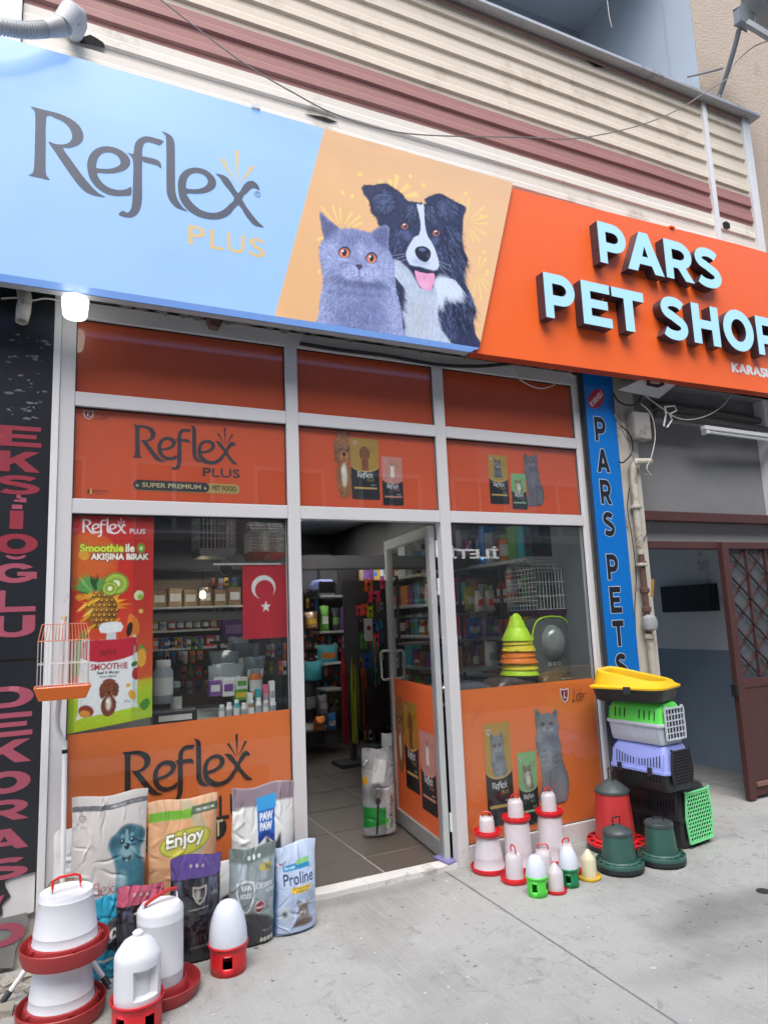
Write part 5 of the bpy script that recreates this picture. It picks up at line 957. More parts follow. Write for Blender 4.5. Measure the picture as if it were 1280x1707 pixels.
# ---------------------------------------------------------------- bags of food and litter
def make_bag(name, label, cat, loc, w, h, t, lean, rotz, paint, back, res=.0032, seal=.0, rough=.38, wr=1., seed=1, coat=.3, side=None, crk=.35, group=None, top_in=.0):
    rg = np.random.default_rng(seed); ph = rg.uniform(0, 6.28, 12)
    root = thing(name, label, cat, loc, group=group, rot=(lean, 0, rotz))
    CR = []
    for k in range(34):
        e = k % 3; cx, cy = (rg.uniform(0, w), rg.uniform(.78, 1)*h) if e == 0 else ((rg.choice([.06, .94])*w+rg.normal(0, .01), rg.uniform(.1, .9)*h) if e == 1 else (rg.uniform(.1, .9)*w, rg.uniform(.05, .8)*h))
        an = rg.uniform(1.1, 2.0) if e == 0 else (rg.choice([-1, 1])*rg.uniform(.3, .9) if e == 1 else rg.uniform(0, 3.14)); CR.append((cx, cy, an, rg.uniform(.02, .07)*(1.4 if e == 0 else 1), rg.uniform(.003, .010), rg.choice([-1, 1])*rg.uniform(.0015, .0058)))
    def surf(X, Y, sg):
        u = X/w*2-1; v = Y/h; ex = np.clip(1-np.abs(u)**2.6, 0, 1)**.55; ev = np.clip((1-v)/(.42+seal), 0, 1)**.75*np.clip(v/.06+.35, 0, 1)**.5
        crum = wr*(.0032*np.sin(X*13+Y*7+ph[0])+.0028*np.sin(Y*11-X*9+ph[1]))
        for (cx, cy, an, ln, sg_, am) in CR:
            dx, dy = X-cx, Y-cy; tt = dx*math.cos(an)+dy*math.sin(an); dd = -dx*math.sin(an)+dy*math.cos(an)+.004*np.sin(tt*60+cx*90)
            crum = crum+wr*am*np.exp(-(dd/sg_)**2)*np.exp(-(tt/ln)**4)
        b = sg*(t/2*ex*ev+.0012)+crum*(.35+.65*ex)
        nar = 1-.04*np.sin(v*3.1)*(.5+.5*np.sin(ph[5]))-top_in*np.clip(v-.75, 0, 1)+.012*np.sin(v*17+ph[6])*wr*.6
        x = X*0+(X-w/2)*nar; z = Y+.006*wr*np.sin(X*24+ph[7])*np.clip(v*3-2, 0, 1)+.004*np.abs(u)**3*np.clip(1-v*8, 0, 1)
        return x, -b, z
    s = Sheet(w, h, res, '#ffffff'); s.rg = np.random.default_rng(seed+40); paint(s)
    s.mesh('printed_front', print_mat('bag_plastic_%d_%d' % (rough*100, crk*100), rough, 0, .88, coat, crk), root, lambda X, Y: surf(X, Y, 1))
    b = MB(); nx, ny = 14, 20; vs = []
    for j in range(ny+1):
        for i in range(nx+1):
            x, y, z = surf(np.float64(w*i/nx), np.float64(h*j/ny), -1); x1, y1, z1 = surf(np.float64(w*i/nx), np.float64(h*j/ny), 1)
            if i in (0, nx) or j == ny: y = y1+.0006
            vs.append((float(x), float(max(y, y1+.0005)), float(z)))
    b.add(vs, [(j*(nx+1)+i, (j+1)*(nx+1)+i, (j+1)*(nx+1)+i+1, j*(nx+1)+i+1) for j in range(ny) for i in range(nx)])
    # bottom strip
    vs = []
    for i in range(nx+1):
        for sg in (1, -1): x, y, z = surf(np.float64(w*i/nx), np.float64(0.), sg); vs.append((float(x), float(y), float(z)))
    b.add(vs, [(2*i, 2*i+1, 2*i+3, 2*i+2) for i in range(nx)]); b.build('bag_back', mat('bagback_'+back, back, rough, coat=coat, bump=.4, bsc=12), root, 'all')
    return root
def dots(s, w, h, y, c, n=3, sp=.03, r=.0075):
    for k in range(n): s.ell(w/2+(k-(n-1)/2)*sp, y, r, r*1.15, c)
def p_reflex(s):
    w, h = s.w, s.h; s.put(np.ones_like(s.X), '#d9d6d2'); s.put(np.clip((s.Y-h*.93)/.02, 0, 1)*.35, '#b9b8b6'); s.poly([(0, h*.915), (w, h*.925), (w, h*.955), (0, h*.945)], '#6d7075'); s.text('LAMB & RICE', w*.50, h*.929, w*.70, h*.943, '#d8d8da', .01); s.text('High Quality', w*.75, h*.931, w*.93, h*.945, '#a8a8aa')
    s.poly([(w*.25, h*.5), (w*.5, h*.84), (w*.62, h*.84), (w*.35, h*.3)], '#c6c3bf', .03, .8); shield(s, w*.09, h*.85, h*.045, '#cfccc8', '#8a8885'); s.text('Lider', w*.1, h*.82, w*.2, h*.838, '#86837f', 0, 0, .3)
    o = s.T; s.T = aff(w*.42, h*.42, w*.0060, h*.0040); tl, td, tw = '#3f7f90', '#1d4656', '#a9cfd6'
    B = s.poly([(30, 0), (28, 30), (22, 48), (16, 60), (8, 72), (14, 84), (24, 88), (36, 96), (52, 99), (68, 96), (82, 92), (92, 84), (88, 70), (80, 62), (84, 48), (94, 34), (96, 0)], tl, .004, 1, 3)
    s.fur(B, 5000, .014, -1.2, .35, .6, .5, .45)
    for e in ((20,78,9,12,20),(84,80,8,11,-20),(50,92,20,8,0)): s.ell(*e[:4], td, e[4], .01, .7, B)
    s.poly([(60,20),(80,40),(95,30),(96,0),(55,0)], '#5d97a6', .02, .6, 0, B); s.ell(52,60,18,12, tw, 0, .008, .7, B); s.ell(50,66,12,10,'#7fb0bb',0,.006,.8,B); s.line([(50,92),(50,76)], .012, tw, .5)
    for x in (40, 62): s.ell(x, 76, 5, 4.4, '#0d2630'); s.ell(x-1, 77, 1.5, 1.5, '#d8f0f4'); s.ell(x, 83, 3.2, 2, tw, 0, .002, .9)
    s.ell(50, 68, 6, 5, '#122a34'); s.ell(48, 70, 2, 1.2, '#8fbcc6'); s.poly([(38,56),(50,52),(62,56),(58,47),(50,45),(42,47)], '#123038', .002, 1, 2); s.ell(50,48,4,2.2,'#7fb6c2'); s.ell(40,20,10,14,'#b9d8de',0,.01,.7,B)
    s.ell(34, 74, 6, 9, td, 20, .004, .5); s.ell(68, 74, 6, 9, td, -20, .004, .5); s.T = o
    s.logo(w*.07, h*.44, w*.50, '#b07070'); s.text('HIGH QUALITY', w*.27, h*.412, w*.57, h*.424, '#a0a0a0'); s.ell(w*.67, h*.40, w*.09, h*.04, '#333438'); s.ell(w*.67, h*.40, w*.08, h*.034, '#d8d8d8')
def p_enjoy(s):
    w, h = s.w, s.h; s.put(np.ones_like(s.X), '#d9a77c'); s.noise(.04, .03); s.put(np.clip((s.Y-h*.86)/.03, 0, 1), '#e0b894')
    for k in range(7): s.line([(w*(.1+.12*k), h), (w*(.16+.1*k), h*.9)], .008, '#c88f64', .5)
    t = np.linspace(0, 1, 9); s.poly([(w*(.42+.25*math.sin(q*3)), h*(.99-.45*q)) for q in t]+[(w*(.60+.25*math.sin(q*3)), h*(.99-.45*q)) for q in t[::-1]], '#b4b49a', .002, .75)
    s.poly([(0, h*.865), (w*.62, h*.875), (w*.66, h*.935), (0, h*.925)], '#79b83c'); s.poly([(w*.60, h*.89), (w, h*.89), (w, h*.945), (w*.62, h*.945)], '#5b6f55'); s.text('PREMIUM', w*.68, h*.907, w*.95, h*.925, '#dfe4da', .01)
    for k in range(3): s.line([(w*.05, h*(.883+.014*k)), (w*.55, h*(.89+.014*k))], .003, '#4f8a26', .6)
    s.ell(w*.52, h*.725, w*.38, h*.085, '#8f9a3a', 10); s.ell(w*.52, h*.725, w*.36, h*.075, '#c3bf4e', 10)
    s.text('Enjoy', w*.24, h*.665, w*.80, h*.775, '#f4f2e6', .03, 7, .14, out='#4c5a24', ow=.004); s.poly([(0, 0), (w, 0), (w, h*.30), (0, h*.2)], '#7f9a44', .02, .9); s.ell(w*.8, h*.15, w*.3, h*.15, '#547a30', 0, .02, .7); s.noise(.05, .012)
def p_paw(s):
    w, h = s.w, s.h; s.put(np.ones_like(s.X), '#e3e5e2'); s.poly([(0, h*.84), (w*.08, h*.87), (w, h*.88), (w, h), (0, h)], '#8f7f8a', .002); s.noise(.05, .02); pw_ = s.T; s.T = lambda p: np.asarray(p, float)+[0, h*.065]
    s.poly([(w*.37, h*.55), (w*.50, h*.60), (w*.63, h*.55), (w*.67, h*.86), (w*.37, h*.86)], '#1f67b8'); s.poly([(w*.36, h*.77), (w*.68, h*.77), (w*.69, h*.86), (w*.36, h*.86)], '#3fa0dd'); s.poly([(w*.37, h*.545), (w*.50, h*.60), (w*.63, h*.545), (w*.63, h*.60), (w*.5, h*.64), (w*.37, h*.60)], '#1d3f8c')
    s.text('PAW', w*.405, h*.70, w*.625, h*.755, '#eef4fb', .055); s.text('PAW', w*.405, h*.635, w*.60, h*.69, '#eef4fb', .055)
    s.T = lambda p: np.asarray(p, float)+[0, h*.2]; s.poly([(w*.49, h*.38), (w*.50, h*.47), (w*.57, h*.42), (w*.66, h*.42), (w*.73, h*.475), (w*.74, h*.37), (w*.74, h*.1), (w*.47, h*.1)], '#3b3f4c', .002, 1, 2); s.ell(w*.66, h*.35, w*.025, h*.012, '#c8a050'); s.T = pw_
def p_black(hd, crest='#a88f5a'):
    def f(s):
        w, h = s.w, s.h; s.put(np.ones_like(s.X), '#24242a'); s.poly([(0, h*.80), (w, h*.80), (w, h), (0, h)], hd); dots(s, w, h, h*.905, '#b8b0a4', 3, .028, .0065)
        for k in range(9): x = w*s.rg.uniform(.05, .95); s.poly([(x, h*.79), (x+.012, h*.79), (x+s.rg.uniform(-.04, .04), h*s.rg.uniform(.35, .6))], '#7c86a4', .003, .45)
        shield(s, w*.40, h*.56, h*.17, '#24242a', crest); s.ell(w*.5, h*.65, w*.05, h*.05, crest, 0, .002, .8); s.text('AY MONTE', w*.3, h*.40, w*.72, h*.44, crest, .01) if False else s.line([(w*.3, h*.53), (w*.72, h*.53)], .006, crest, .6)
        s.text('LITTER', w*.42, h*.22, w*.88, h*.28, '#55555c', .0); s.text('BENTONITE CAT LITTER', w*.38, h*.16, w*.92, h*.18, '#9a9a9c'); s.text('10L', w*.78, h*.62, w*.93, h*.65, '#b0b0b4'); s.ell(w*.2, h*.55, w*.16, h*.1, '#3d3f45', 0, .01, .8)
    return f
def p_cat(s):
    w, h = s.w, s.h; s.put(np.ones_like(s.X), '#8f9ca0'); s.poly([(0, h*.86), (w, h*.88), (w, h), (0, h)], '#6d7b78', .003); dots(s, w, h, h*.915, '#d9dfdf', 3, .026, .009); s.noise(.06, .03)
    for k in range(6): x = w*s.rg.uniform(.05, .95); s.poly([(x, h*.86), (x+.02, h*.86), (x+s.rg.uniform(-.04, .04), h*s.rg.uniform(.3, .5))], '#b9c8d4', .004, .5)
    s.poly([(w*.12, h*.68), (w*.48, h*.68), (w*.46, h*.5), (w*.30, h*.36), (w*.16, h*.48)], '#e2e8ea', .001, .9, 2); s.poly([(w*.15, h*.66), (w*.45, h*.66), (w*.43, h*.5), (w*.30, h*.39), (w*.19, h*.48)], '#7d8a90', .001, 1, 2); s.text('VAN', w*.20, h*.60, w*.42, h*.655, '#e8eef0', .03); s.text('KEDİSİ', w*.20, h*.53, w*.42, h*.585, '#e8eef0', .02)
    s.text('Cat Litter', w*.52, h*.60, w*.93, h*.66, '#e6ebec', .01); s.text('Grey', w*.74, h*.20, w*.93, h*.28, '#e4e8ea', 0, 0, .2); s.text('G225', w*.74, h*.545, w*.94, h*.58, '#e9edee', .03); s.ell(w*.80, h*.79, w*.1, h*.045, '#b9a94e'); s.ell(w*.80, h*.79, w*.06, h*.027, '#7d8a70'); s.ell(w*.68, h*.80, w*.07, h*.04, '#c3b65e')
    s.poly([(0, h*.33), (w*.25, h*.38), (w*.6, h*.35), (w, h*.22), (w, 0), (0, 0)], '#2f3238', .002, 1, 2); s.ell(w*.60, h*.42, w*.12, h*.065, '#d9d2d2'); s.ell(w*.60, h*.42, w*.10, h*.055, '#92243c'); s.line([(w*.52, h*.42), (w*.68, h*.42)], .008, '#e8dcdc'); s.ell(w*.88, h*.42, w*.07, h*.06, '#b0b8bc'); s.text('Odour Control', w*.68, h*.15, w*.94, h*.175, '#aab0b2')
    for k in range(4): s.ell(w*(.66+.08*k), h*.07, w*.035, h*.022, '#c9cbb8')
def p_pro(s):
    w, h = s.w, s.h; s.put(np.ones_like(s.X), '#b9cdea'); s.put(np.clip((s.Y-h*.5)/h, 0, 1)*.6, '#dfe9f7'); s.noise(.05, .02); s.poly([(0, 0), (w*.045, 0), (w*.05, h), (0, h)], '#1d6fa8', .003)
    s.poly([(w*.18, h*.72), (w*.80, h*.72), (w*.80, h*.79), (w*.18, h*.79)], '#2c93c8'); s.poly([(w*.48, h*.77), (w*.80, h*.77), (w*.80, h*.83), (w*.48, h*.82)], '#8fd08a'); s.text('Bentonit', w*.21, h*.74, w*.46, h*.775, '#eaf6fb', .01); shield(s, w*.09, h*.79, h*.04)
    s.text('Proline', w*.17, h*.565, w*.88, h*.695, '#1c2450', .012); s.poly([(w*.33, h*.54), (w*.80, h*.54), (w*.82, h*.50), (w*.70, h*.47), (w*.38, h*.47), (w*.31, h*.50)], '#e9c840', .001); s.text('ACTIVATED', w*.36, h*.51, w*.78, h*.53, '#55471c', .02); s.text('CARBON', w*.44, h*.48, w*.72, h*.50, '#55471c', .02)
    s.poly([(w*.3, h*.40), (w*.8, h*.5), (w*.8, h*.46), (w*.3, h*.34)], '#8fa4c4', .01, .6); s.ell(w*.2, h*.27, w*.12, h*.08, '#c6d2dc', 0, .004); s.ell(w*.19, h*.26, w*.05, h*.035, '#4d5c70', 0, .002)
    o = s.T; s.T = aff(w*.32, h*.10, w*.0052, h*.0034); B = s.poly([(8, 12), (30, 30), (28, 62), (24, 88), (40, 78), (60, 78), (78, 90), (76, 60), (80, 36), (98, 18), (60, 4), (20, 2)], '#8a827f', .002, 1, 2)
    for y in (70, 62, 54): s.ell(52, y, 22, 1.8, '#4a4240', 0, .001, .7, B)
    for x in (42, 62): s.ell(x, 58, 4.4, 5, '#2b2a30'); s.ell(x-1, 60, 1.4, 1.6, '#f0f0f0')
    s.ell(52, 48, 3, 3, '#a86a60'); s.ell(44, 43, 8, 6, '#cfc8c2', 0, .001, .9, B); s.ell(60, 43, 8, 6, '#cfc8c2', 0, .001, .9, B)
    s.poly([(4, 2), (30, 22), (80, 22), (100, 8), (96, 0), (6, 0)], '#5a4540', .002, .9, 2); s.T = o; s.fur(B, 900, .008, -1, .8, .6, .5, .4)
    s.ell(w*.80, h*.41, w*.08, h*.06, '#9aa8b8', 0, .003, .8); s.line([(w*.0, h*.035), (w, h*.035)], .005, '#1d4f80')
def p_teal(s):
    w, h = s.w, s.h; s.put(np.ones_like(s.X), '#2ea3c4'); s.noise(.1, .03); s.ell(w*.7, h*.55, w*.4, h*.2, '#4a4a50'); s.text('ce', w*.45, h*.52, w*.9, h*.64, '#eeeeee', .03, 0, .2); s.line([(0, h*.25), (w, h*.28)], .01, '#d8d8d8')
def p_white(s): s.put(np.ones_like(s.X), '#dcdedd'); s.ell(s.w*.3, s.h*.5, s.w*.2, s.h*.1, '#777c80'); s.line([(0, s.h*.3), (s.w, s.h*.28)], .012, '#b8902c'); s.noise(.05, .02)
make_bag('pet_food_bag', 'large white dog food bag with a teal puppy picture leaning on the left window', 'bag', (.283, -.15, 0), .335, .775, .13, .09, .0, p_reflex, '#c9c6c2', seed=3, seal=.1, rough=.45, wr=1.1)
make_bag('pet_food_bag', 'large peach and green dog food bag reading Enjoy leaning on the left window', 'bag', (.618, -.15, 0), .335, .705, .13, .09, -.0, p_enjoy, '#c79a72', seed=5, rough=.5, wr=1.0)
make_bag('pet_food_bag', 'large white bag with mauve top and blue PAW PAW ribbon beside the doorway', 'bag', (1.022, -.15, 0), .335, .715, .12, .09, .03, p_paw, '#d8dad6', seed=8, rough=.45, wr=1.3)
make_bag('pet_food_bag', 'white food bag mostly hidden behind the large white dog food bag', 'bag', (.17, -.07, 0), .25, .62, .08, .05, 0, p_white, '#c9c6c2', seed=18, rough=.5, res=.006)
make_bag('litter_bag', 'cyan bag half hidden between the teal puppy bag and the pink topped bag', 'bag', (.275, -.26, 0), .16, .345, .07, .12, .1, p_teal, '#2a8aa8', seed=9, rough=.4, wr=1.6)
make_bag('litter_bag', 'black cat litter bag with pink top seal behind the white feeders', 'bag', (.405, -.31, 0), .205, .392, .10, .14, .02, p_black('#c8607c'), '#2a2a30', seed=11, rough=.25, wr=1.6, coat=.7, seal=.15)
make_bag('litter_bag', 'black cat litter bag with purple top seal in front of the Enjoy bag', 'bag', (.652, -.30, 0), .235, .475, .12, .12, .03, p_black('#5c4a8c', '#a8a49a'), '#1c1c22', seed=13, rough=.25, wr=1.6, coat=.7, seal=.15)
make_bag('litter_bag', 'small white litter bag peeking out left of the grey cat litter bag', 'bag', (.86, -.16, 0), .18, .37, .07, .08, .2, p_white, '#c9c9c6', seed=21, rough=.4, res=.006)
make_bag('litter_bag', 'grey cat litter bag with gold badge and dark lower half', 'bag', (.925, -.285, 0), .235, .465, .12, .13, .05, p_cat, '#4a5054', seed=15, rough=.28, wr=1.4, coat=.6, seal=.12)
make_bag('litter_bag', 'pale blue Proline cat litter bag standing at the edge of the doorway', 'bag', (1.155, -.265, 0), .235, .425, .11, .07, .10, p_pro, '#1f6aa0', seed=17, rough=.32, wr=1.2, coat=.4, seal=.1)

# ---------------------------------------------------------------- poultry feeders and drinkers
M_wpl = mat('milky_plastic', (.66, .68, .71), .32, var=.05, sc1=5, sub=.2, dirt='#b9b9b4', dsc=7, dth=.6, bump=.08, bsc=30); M_tpl = mat('clear_milky_plastic', (.72, .69, .72), .28, var=.06, sc1=5, alpha=.72); M_rpl = mat('red_plastic', (.62, .015, .022), .32, var=.12, dirt='#b8433c', dsc=9, dth=.66); M_dred = mat('dark_red_plastic', (.33, .028, .03), .42, var=.14, sc1=8, dirt='#7c4038', dsc=8, dth=.6)
M_lime = mat('lime_plastic', (.09, .66, .06), .32); M_dgr = mat('green_plastic', (.0, .22, .07), .35); M_yel = mat('yellow_plastic', (.80, .52, .02), .35)
def handle(root, r, z0, z1, m, rot=0., w=.006, flat=False):
    c, s_ = math.cos(rot), math.sin(rot); P = [(-r, z0), (-r*.8, z1), (r*.8, z1), (r, z0)]; P = spl([(-r, z0), (-r*.92, z0+(z1-z0)*.7), (-r*.6, z1), (0, z1+.002), (r*.6, z1), (r*.92, z0+(z1-z0)*.7), (r, z0)], 4, False)
    MB().tube([(a*c, a*s_, z) for a, z in P], w, 6).build('handle', m, root, True)
def lugs(root, r, z, m, rot=0., h=.02):
    for sg in (-1, 1):
        x, y = sg*r*math.cos(rot), sg*r*math.sin(rot); MB().box(x-.003, x+.003, y-.008, y+.008, z-.002, z+h).build('lug', m, root, bevel=.002)
def tray(root, r, h, m, ribs=0, ri=None, name='tray', z=0.):
    b = MB(); b.lathe([(r*.80, z), (r*.93, z+.002), (r*.985, z+h*.5), (r, z+h), (r*.985, z+h+.003), (r*.965, z+h), (r*.94, z+h*.45), (r*.85, z+.008), (.001, z+.008)], 44, cap=True); o = b.build(name, m, root, True)
    if ribs:
        ri = ri or r*.6; g = MB()
        for k in range(ribs):
            a = 2*math.pi*k/ribs; g.bar((ri*math.cos(a), ri*math.sin(a), z+h*.98), (r*.975*math.cos(a), r*.975*math.sin(a), z+h*.98), .006, .006)
        g.lathe([(ri, z+h-.004), (ri+.008, z+h-.004), (ri+.008, z+h+.002), (ri, z+h+.002)], 36, cap=False); g.build('rib_ring', m, root)
    return o
# big white drinkers, two nested
wd = thing('poultry_drinker', 'large white bucket drinker on dark red tray stacked on a matching one at far left', 'drinker', (.093, -.538, 0), group=None)
def big_drinker(root, hnd=True, lip=.02):
    tray(root, .170, .062, M_dred); MB().lathe([(.138, .008), (.142, .05), (.137, .068), (.128, .070)], 44, cap=False).build('inner_ring', M_dred, root, True)
    MB().lathe([(.124, .03), (.127, .066), (.124, .07), (.1205, .10), (.1215, .103), (.1200, .106), (.1055, .226), (.1065, .229), (.1045, .232), (.1035, .243), (.101, .250), (.096, .2475), (.001, .2445)], 48).build('bucket', M_wpl, root, True)
    for k in range(5): a = -2.6+k*1.25; MB().bar((.124*math.cos(a), .124*math.sin(a), .062), (.146*math.cos(a), .146*math.sin(a), .066), .018, .012).build('clip', M_dred, root, bevel=.002)
    if hnd:
        lugs(root, .058, .246, M_wpl, .12, .022); b = MB(); q = .12; pts = [(-.056, .252), (-.05, .297), (-.03, .305), (.03, .305), (.05, .297), (.056, .252)]; b.tube([(a*math.cos(q), a*math.sin(q), z) for a, z in pts], .0055, 8).build('handle', M_rpl, root, True)
big_drinker(wd); wd.location.z = .232
wd2 = thing('poultry_drinker', 'lower white bucket drinker on dark red tray carrying the other bucket at far left', 'drinker', (.085, -.532, 0)); big_drinker(wd2, False)
# jug drinker with handle hole
jg = thing('jug_drinker', 'white jug drinker with pointed top and cut-out handle on a red slotted base', 'drinker', (.352, -.752, 0))
def slotted_cup(root, r, h, m, n=5, a_off=0., sl=.3, z0=.22, z1=.62, bot=.95):
    seg = 60; rows = [0, z0*h, z1*h, h-.012, h-.011, h]; rad = [r*bot, r*(bot+.02), r*.97, r*.985, r*1.05, r*1.06]; b = MB(); vs = []; fs = []
    for th in (0, 1):
        for z, q in zip(rows, rad):
            for k in range(seg): a = 2*math.pi*k/seg; vs.append(((q-th*.003)*math.cos(a), (q-th*.003)*math.sin(a), z))
    R = len(rows)
    for i in range(R-1):
        for k in range(seg):
            hole_ = i == 1 and ((k/seg*n+a_off) % 1) < sl*1.
            k2 = (k+1) % seg; A = (i*seg+k, i*seg+k2, (i+1)*seg+k2, (i+1)*seg+k)
            if hole_: continue
            fs.append(A); fs.append(tuple(R*seg+q for q in reversed(A)))
    for k in range(seg): k2 = (k+1) % seg; fs.append(((R-1)*seg+k, (R-1)*seg+k2, (2*R-1)*seg+k2, (2*R-1)*seg+k))
    fs.append(tuple(range(seg-1, -1, -1))); fs.append(tuple(R*seg+k for k in range(seg)))
    for i in (1, 2):
        for k in range(seg):
            k2 = (k+1) % seg
            if ((k/seg*n+a_off) % 1) < sl: fs.append((i*seg+k, i*seg+k2, (R+i)*seg+k2, (R+i)*seg+k))
    return b.add(vs, fs).build('slotted_cup', m, root, 'all')
slotted_cup(jg, .097, .112, M_rpl, 5, .15, .32)
b = MB(); seg = 64; prof = [(.060, .060), (.085, .066), (.088, .10), (.089, .255), (.087, .268), (.080, .280), (.055, .312), (.030, .326), (.021, .330), (.021, .342), (.012, .350), (.001, .352)]; vs = []; fs = []
zz = [p for p in prof]; prof2 = prof[:3]+[(.0885, .125), (.0885, .130), (.089, .225), (.089, .230)]+prof[3:]
for i, (r, z) in enumerate(prof2):
    for k in range(seg):
        a = 2*math.pi*k/seg; d = (a-5.2+math.pi) % (2*math.pi)-math.pi; rr_ = r
        if 4 <= i <= 5 and -.75 < d < .34: rr_ = .058
        vs.append((rr_*math.cos(a), rr_*math.sin(a), z))
for i in range(len(prof2)-1):
    for k in range(seg): fs.append((i*seg+k, i*seg+(k+1) % seg, (i+1)*seg+(k+1) % seg, (i+1)*seg+k))
b.add(vs, fs).build('jug', M_wpl, jg, True)
# tall cylinder drinker
cy = thing('poultry_drinker', 'tall white cylinder drinker with red strap handle on a dark red tray', 'drinker', (.465, -.555, 0)); tray(cy, .168, .052, M_dred); MB().lathe([(.115, .010), (.118, .045), (.108, .062), (.102, .062)], 40, cap=False).build('inner_ring', M_dred, cy, True)
MB().lathe([(.096, .03), (.0962, .10), (.0972, .103), (.0962, .106), (.0963, .30), (.0973, .303), (.0963, .306), (.0965, .335), (.095, .345), (.080, .362), (.001, .366)], 48).build('cylinder', M_wpl, cy, True); lugs(cy, .078, .352, M_wpl, .35, .035)
b = MB(); b.tube(spl([(-.07, -.026, .372), (-.04, -.016, .388), (.03, .008, .405), (.072, .026, .40)], 5, False), .008, 8).build('handle', mat('handle_red', (.42, .02, .02), .4), cy, True)
def egg_feeder(name, label, c, r, rim, top, m, group, rot=0., fr_=.5):
    t = thing(name, label, 'feeder', (*c, 0), rotz=rot, group=group); slotted_cup(t, r*.93, rim, m, 4, fr_, .36, .30, .70, .93)
    n = 16; pr = [(r*.70, rim-.012)]+[(r*.93*math.sin(math.acos(q))**.85 if q < 1 else .0005, rim+(top-rim)*q) for q in np.linspace(0, 1, n)]
    MB().lathe(pr, 40).build('egg_dome', mat('dome_plastic', (.66, .72, .80), .28, var=.04, alpha=.92), t, True); return t
egg_feeder('egg_feeder', 'egg-shaped white feeder dome in a red slotted cup standing alone', (.770, -.497), .092, .122, .300, M_rpl, 'egg-shaped feeders', .2)
def jar_drinker(root, z=0., r=.052, h=.12, tr=.09, th=.022, m=M_rpl, ribs=12, hnd=.03, cone=False, body=None, rot=.3):
    tray(root, tr, th, m, ribs, r*1.12, z=z)
    pr = [(r*1.02, z+.010), (r, z+.02), (r*.93, z+h*.82), (r*.86, z+h*.93), (r*.70, z+h), (.001, z+h*1.02)] if not cone else [(r, z+.010), (r, z+h*.66), (r*.93, z+h*.72), (r*.25, z+h*.97), (.006, z+h), (.001, z+h)]
    MB().lathe(pr, 32).build('jar', body or M_tpl, root, True)
    if hnd: lugs(root, r*.72, z+h*.97, M_wpl, rot, .012); handle(root, r*.62, z+h*1.03, z+h+hnd, M_rpl, rot, .0042)
def bucket_drinker(root, r0, r1, h, tr, th, m=M_rpl):
    tray(root, tr, th, m); MB().lathe([(r0, .012), (r0*1.04, .028), (r0, .034), (r0*.93, .034+(h-.05)*.3), (r0*.935, .038+(h-.05)*.3), (r0*.92, .042+(h-.05)*.3), (r1*1.02, h-.02), (r1*.95, h-.006), (r1*.8, h), (.001, h)], 40).build('bucket', M_tpl, root, True)
G = 'red and white drinkers by the right window'
for (c, r0, r1, h, tr, jr, jh, lab) in (((2.443, -.110), .092, .066, .205, .113, .048, .135, 'leftmost'), ((2.62, -.17), .088, .076, .275, .105, .050, .155, 'middle'), ((2.86, -.19), .088, .074, .278, .105, .048, .162, 'rightmost')):
    t = thing('poultry_drinker', {'leftmost': 'milky bucket drinker on a red tray next to the door frame', 'middle': 'taller milky bucket drinker in the middle of the three with jars on top', 'rightmost': 'milky bucket drinker on a red tray nearest the red barrel feeder'}[lab], 'drinker', (*c, 0), group=G); bucket_drinker(t, r0, r1, h, tr, .03)
    t = thing('jar_drinker', {'leftmost': 'small jar drinker with red ribbed tray on top of the bucket next to the door', 'middle': 'small jar drinker on the red tray topping the middle bucket', 'rightmost': 'small jar drinker topping the bucket nearest the red barrel feeder'}[lab], 'drinker', (c[0], c[1], h+.001), group=G); jar_drinker(t, 0, jr, jh-.035, .088, .024, rot={'leftmost': -.6, 'middle': .1, 'rightmost': .2}[lab])
t = thing('jar_drinker', 'small jar drinker on a red ribbed tray on the ground left of the lime cup', 'drinker', (2.471, -.33, 0), group=G); jar_drinker(t, 0, .052, .150, .083, .024, rot=1.4, hnd=.045)
t = thing('jar_drinker', 'small jar drinker with red handle half hidden behind the lime egg feeder', 'drinker', (2.63, -.40, 0), group=G); jar_drinker(t, 0, .050, .160, .083, .024, rot=-.5, hnd=.034)
t = thing('jar_drinker', 'small jar drinker with red handle half hidden behind the green egg feeder', 'drinker', (2.80, -.40, 0), group=G); jar_drinker(t, 0, .050, .165, .083, .024, rot=.2, hnd=.03)
egg_feeder('egg_feeder', 'egg-shaped white feeder dome in a bright lime green slotted cup', (2.458, -.556), .062, .104, .212, M_lime, 'egg-shaped feeders', .5, .1); egg_feeder('egg_feeder', 'egg-shaped white feeder dome in a dark green slotted cup', (2.693, -.544), .060, .100, .212, M_dgr, 'egg-shaped feeders', .6, .1)
t = thing('cone_drinker', 'small pointed milky bottle drinker on a red tray in front', 'drinker', (2.570, -.575, 0)); jar_drinker(t, 0, .044, .153, .060, .018, ribs=0, hnd=0, cone=True)
t = thing('cone_drinker', 'small pointed milky bottle drinker on a yellow tray', 'drinker', (2.855, -.524, 0)); jar_drinker(t, 0, .043, .160, .065, .016, M_yel, 0, 0, True, mat('clear_yellow_plastic', (.72, .68, .48), .28, var=.06, alpha=.86))
M_lid = mat('lid_dark_green', (.045, .06, .06), .4, var=.08); M_gbk = mat('bucket_green', (.032, .10, .078), .42, var=.08, sc1=3, dirt='#4c7064', dsc=4, dth=.66); M_dbase = mat('base_dark', (.016, .022, .024), .45); M_rbk = mat('bucket_red', (.50, .035, .035), .38, var=.07, sc1=3)
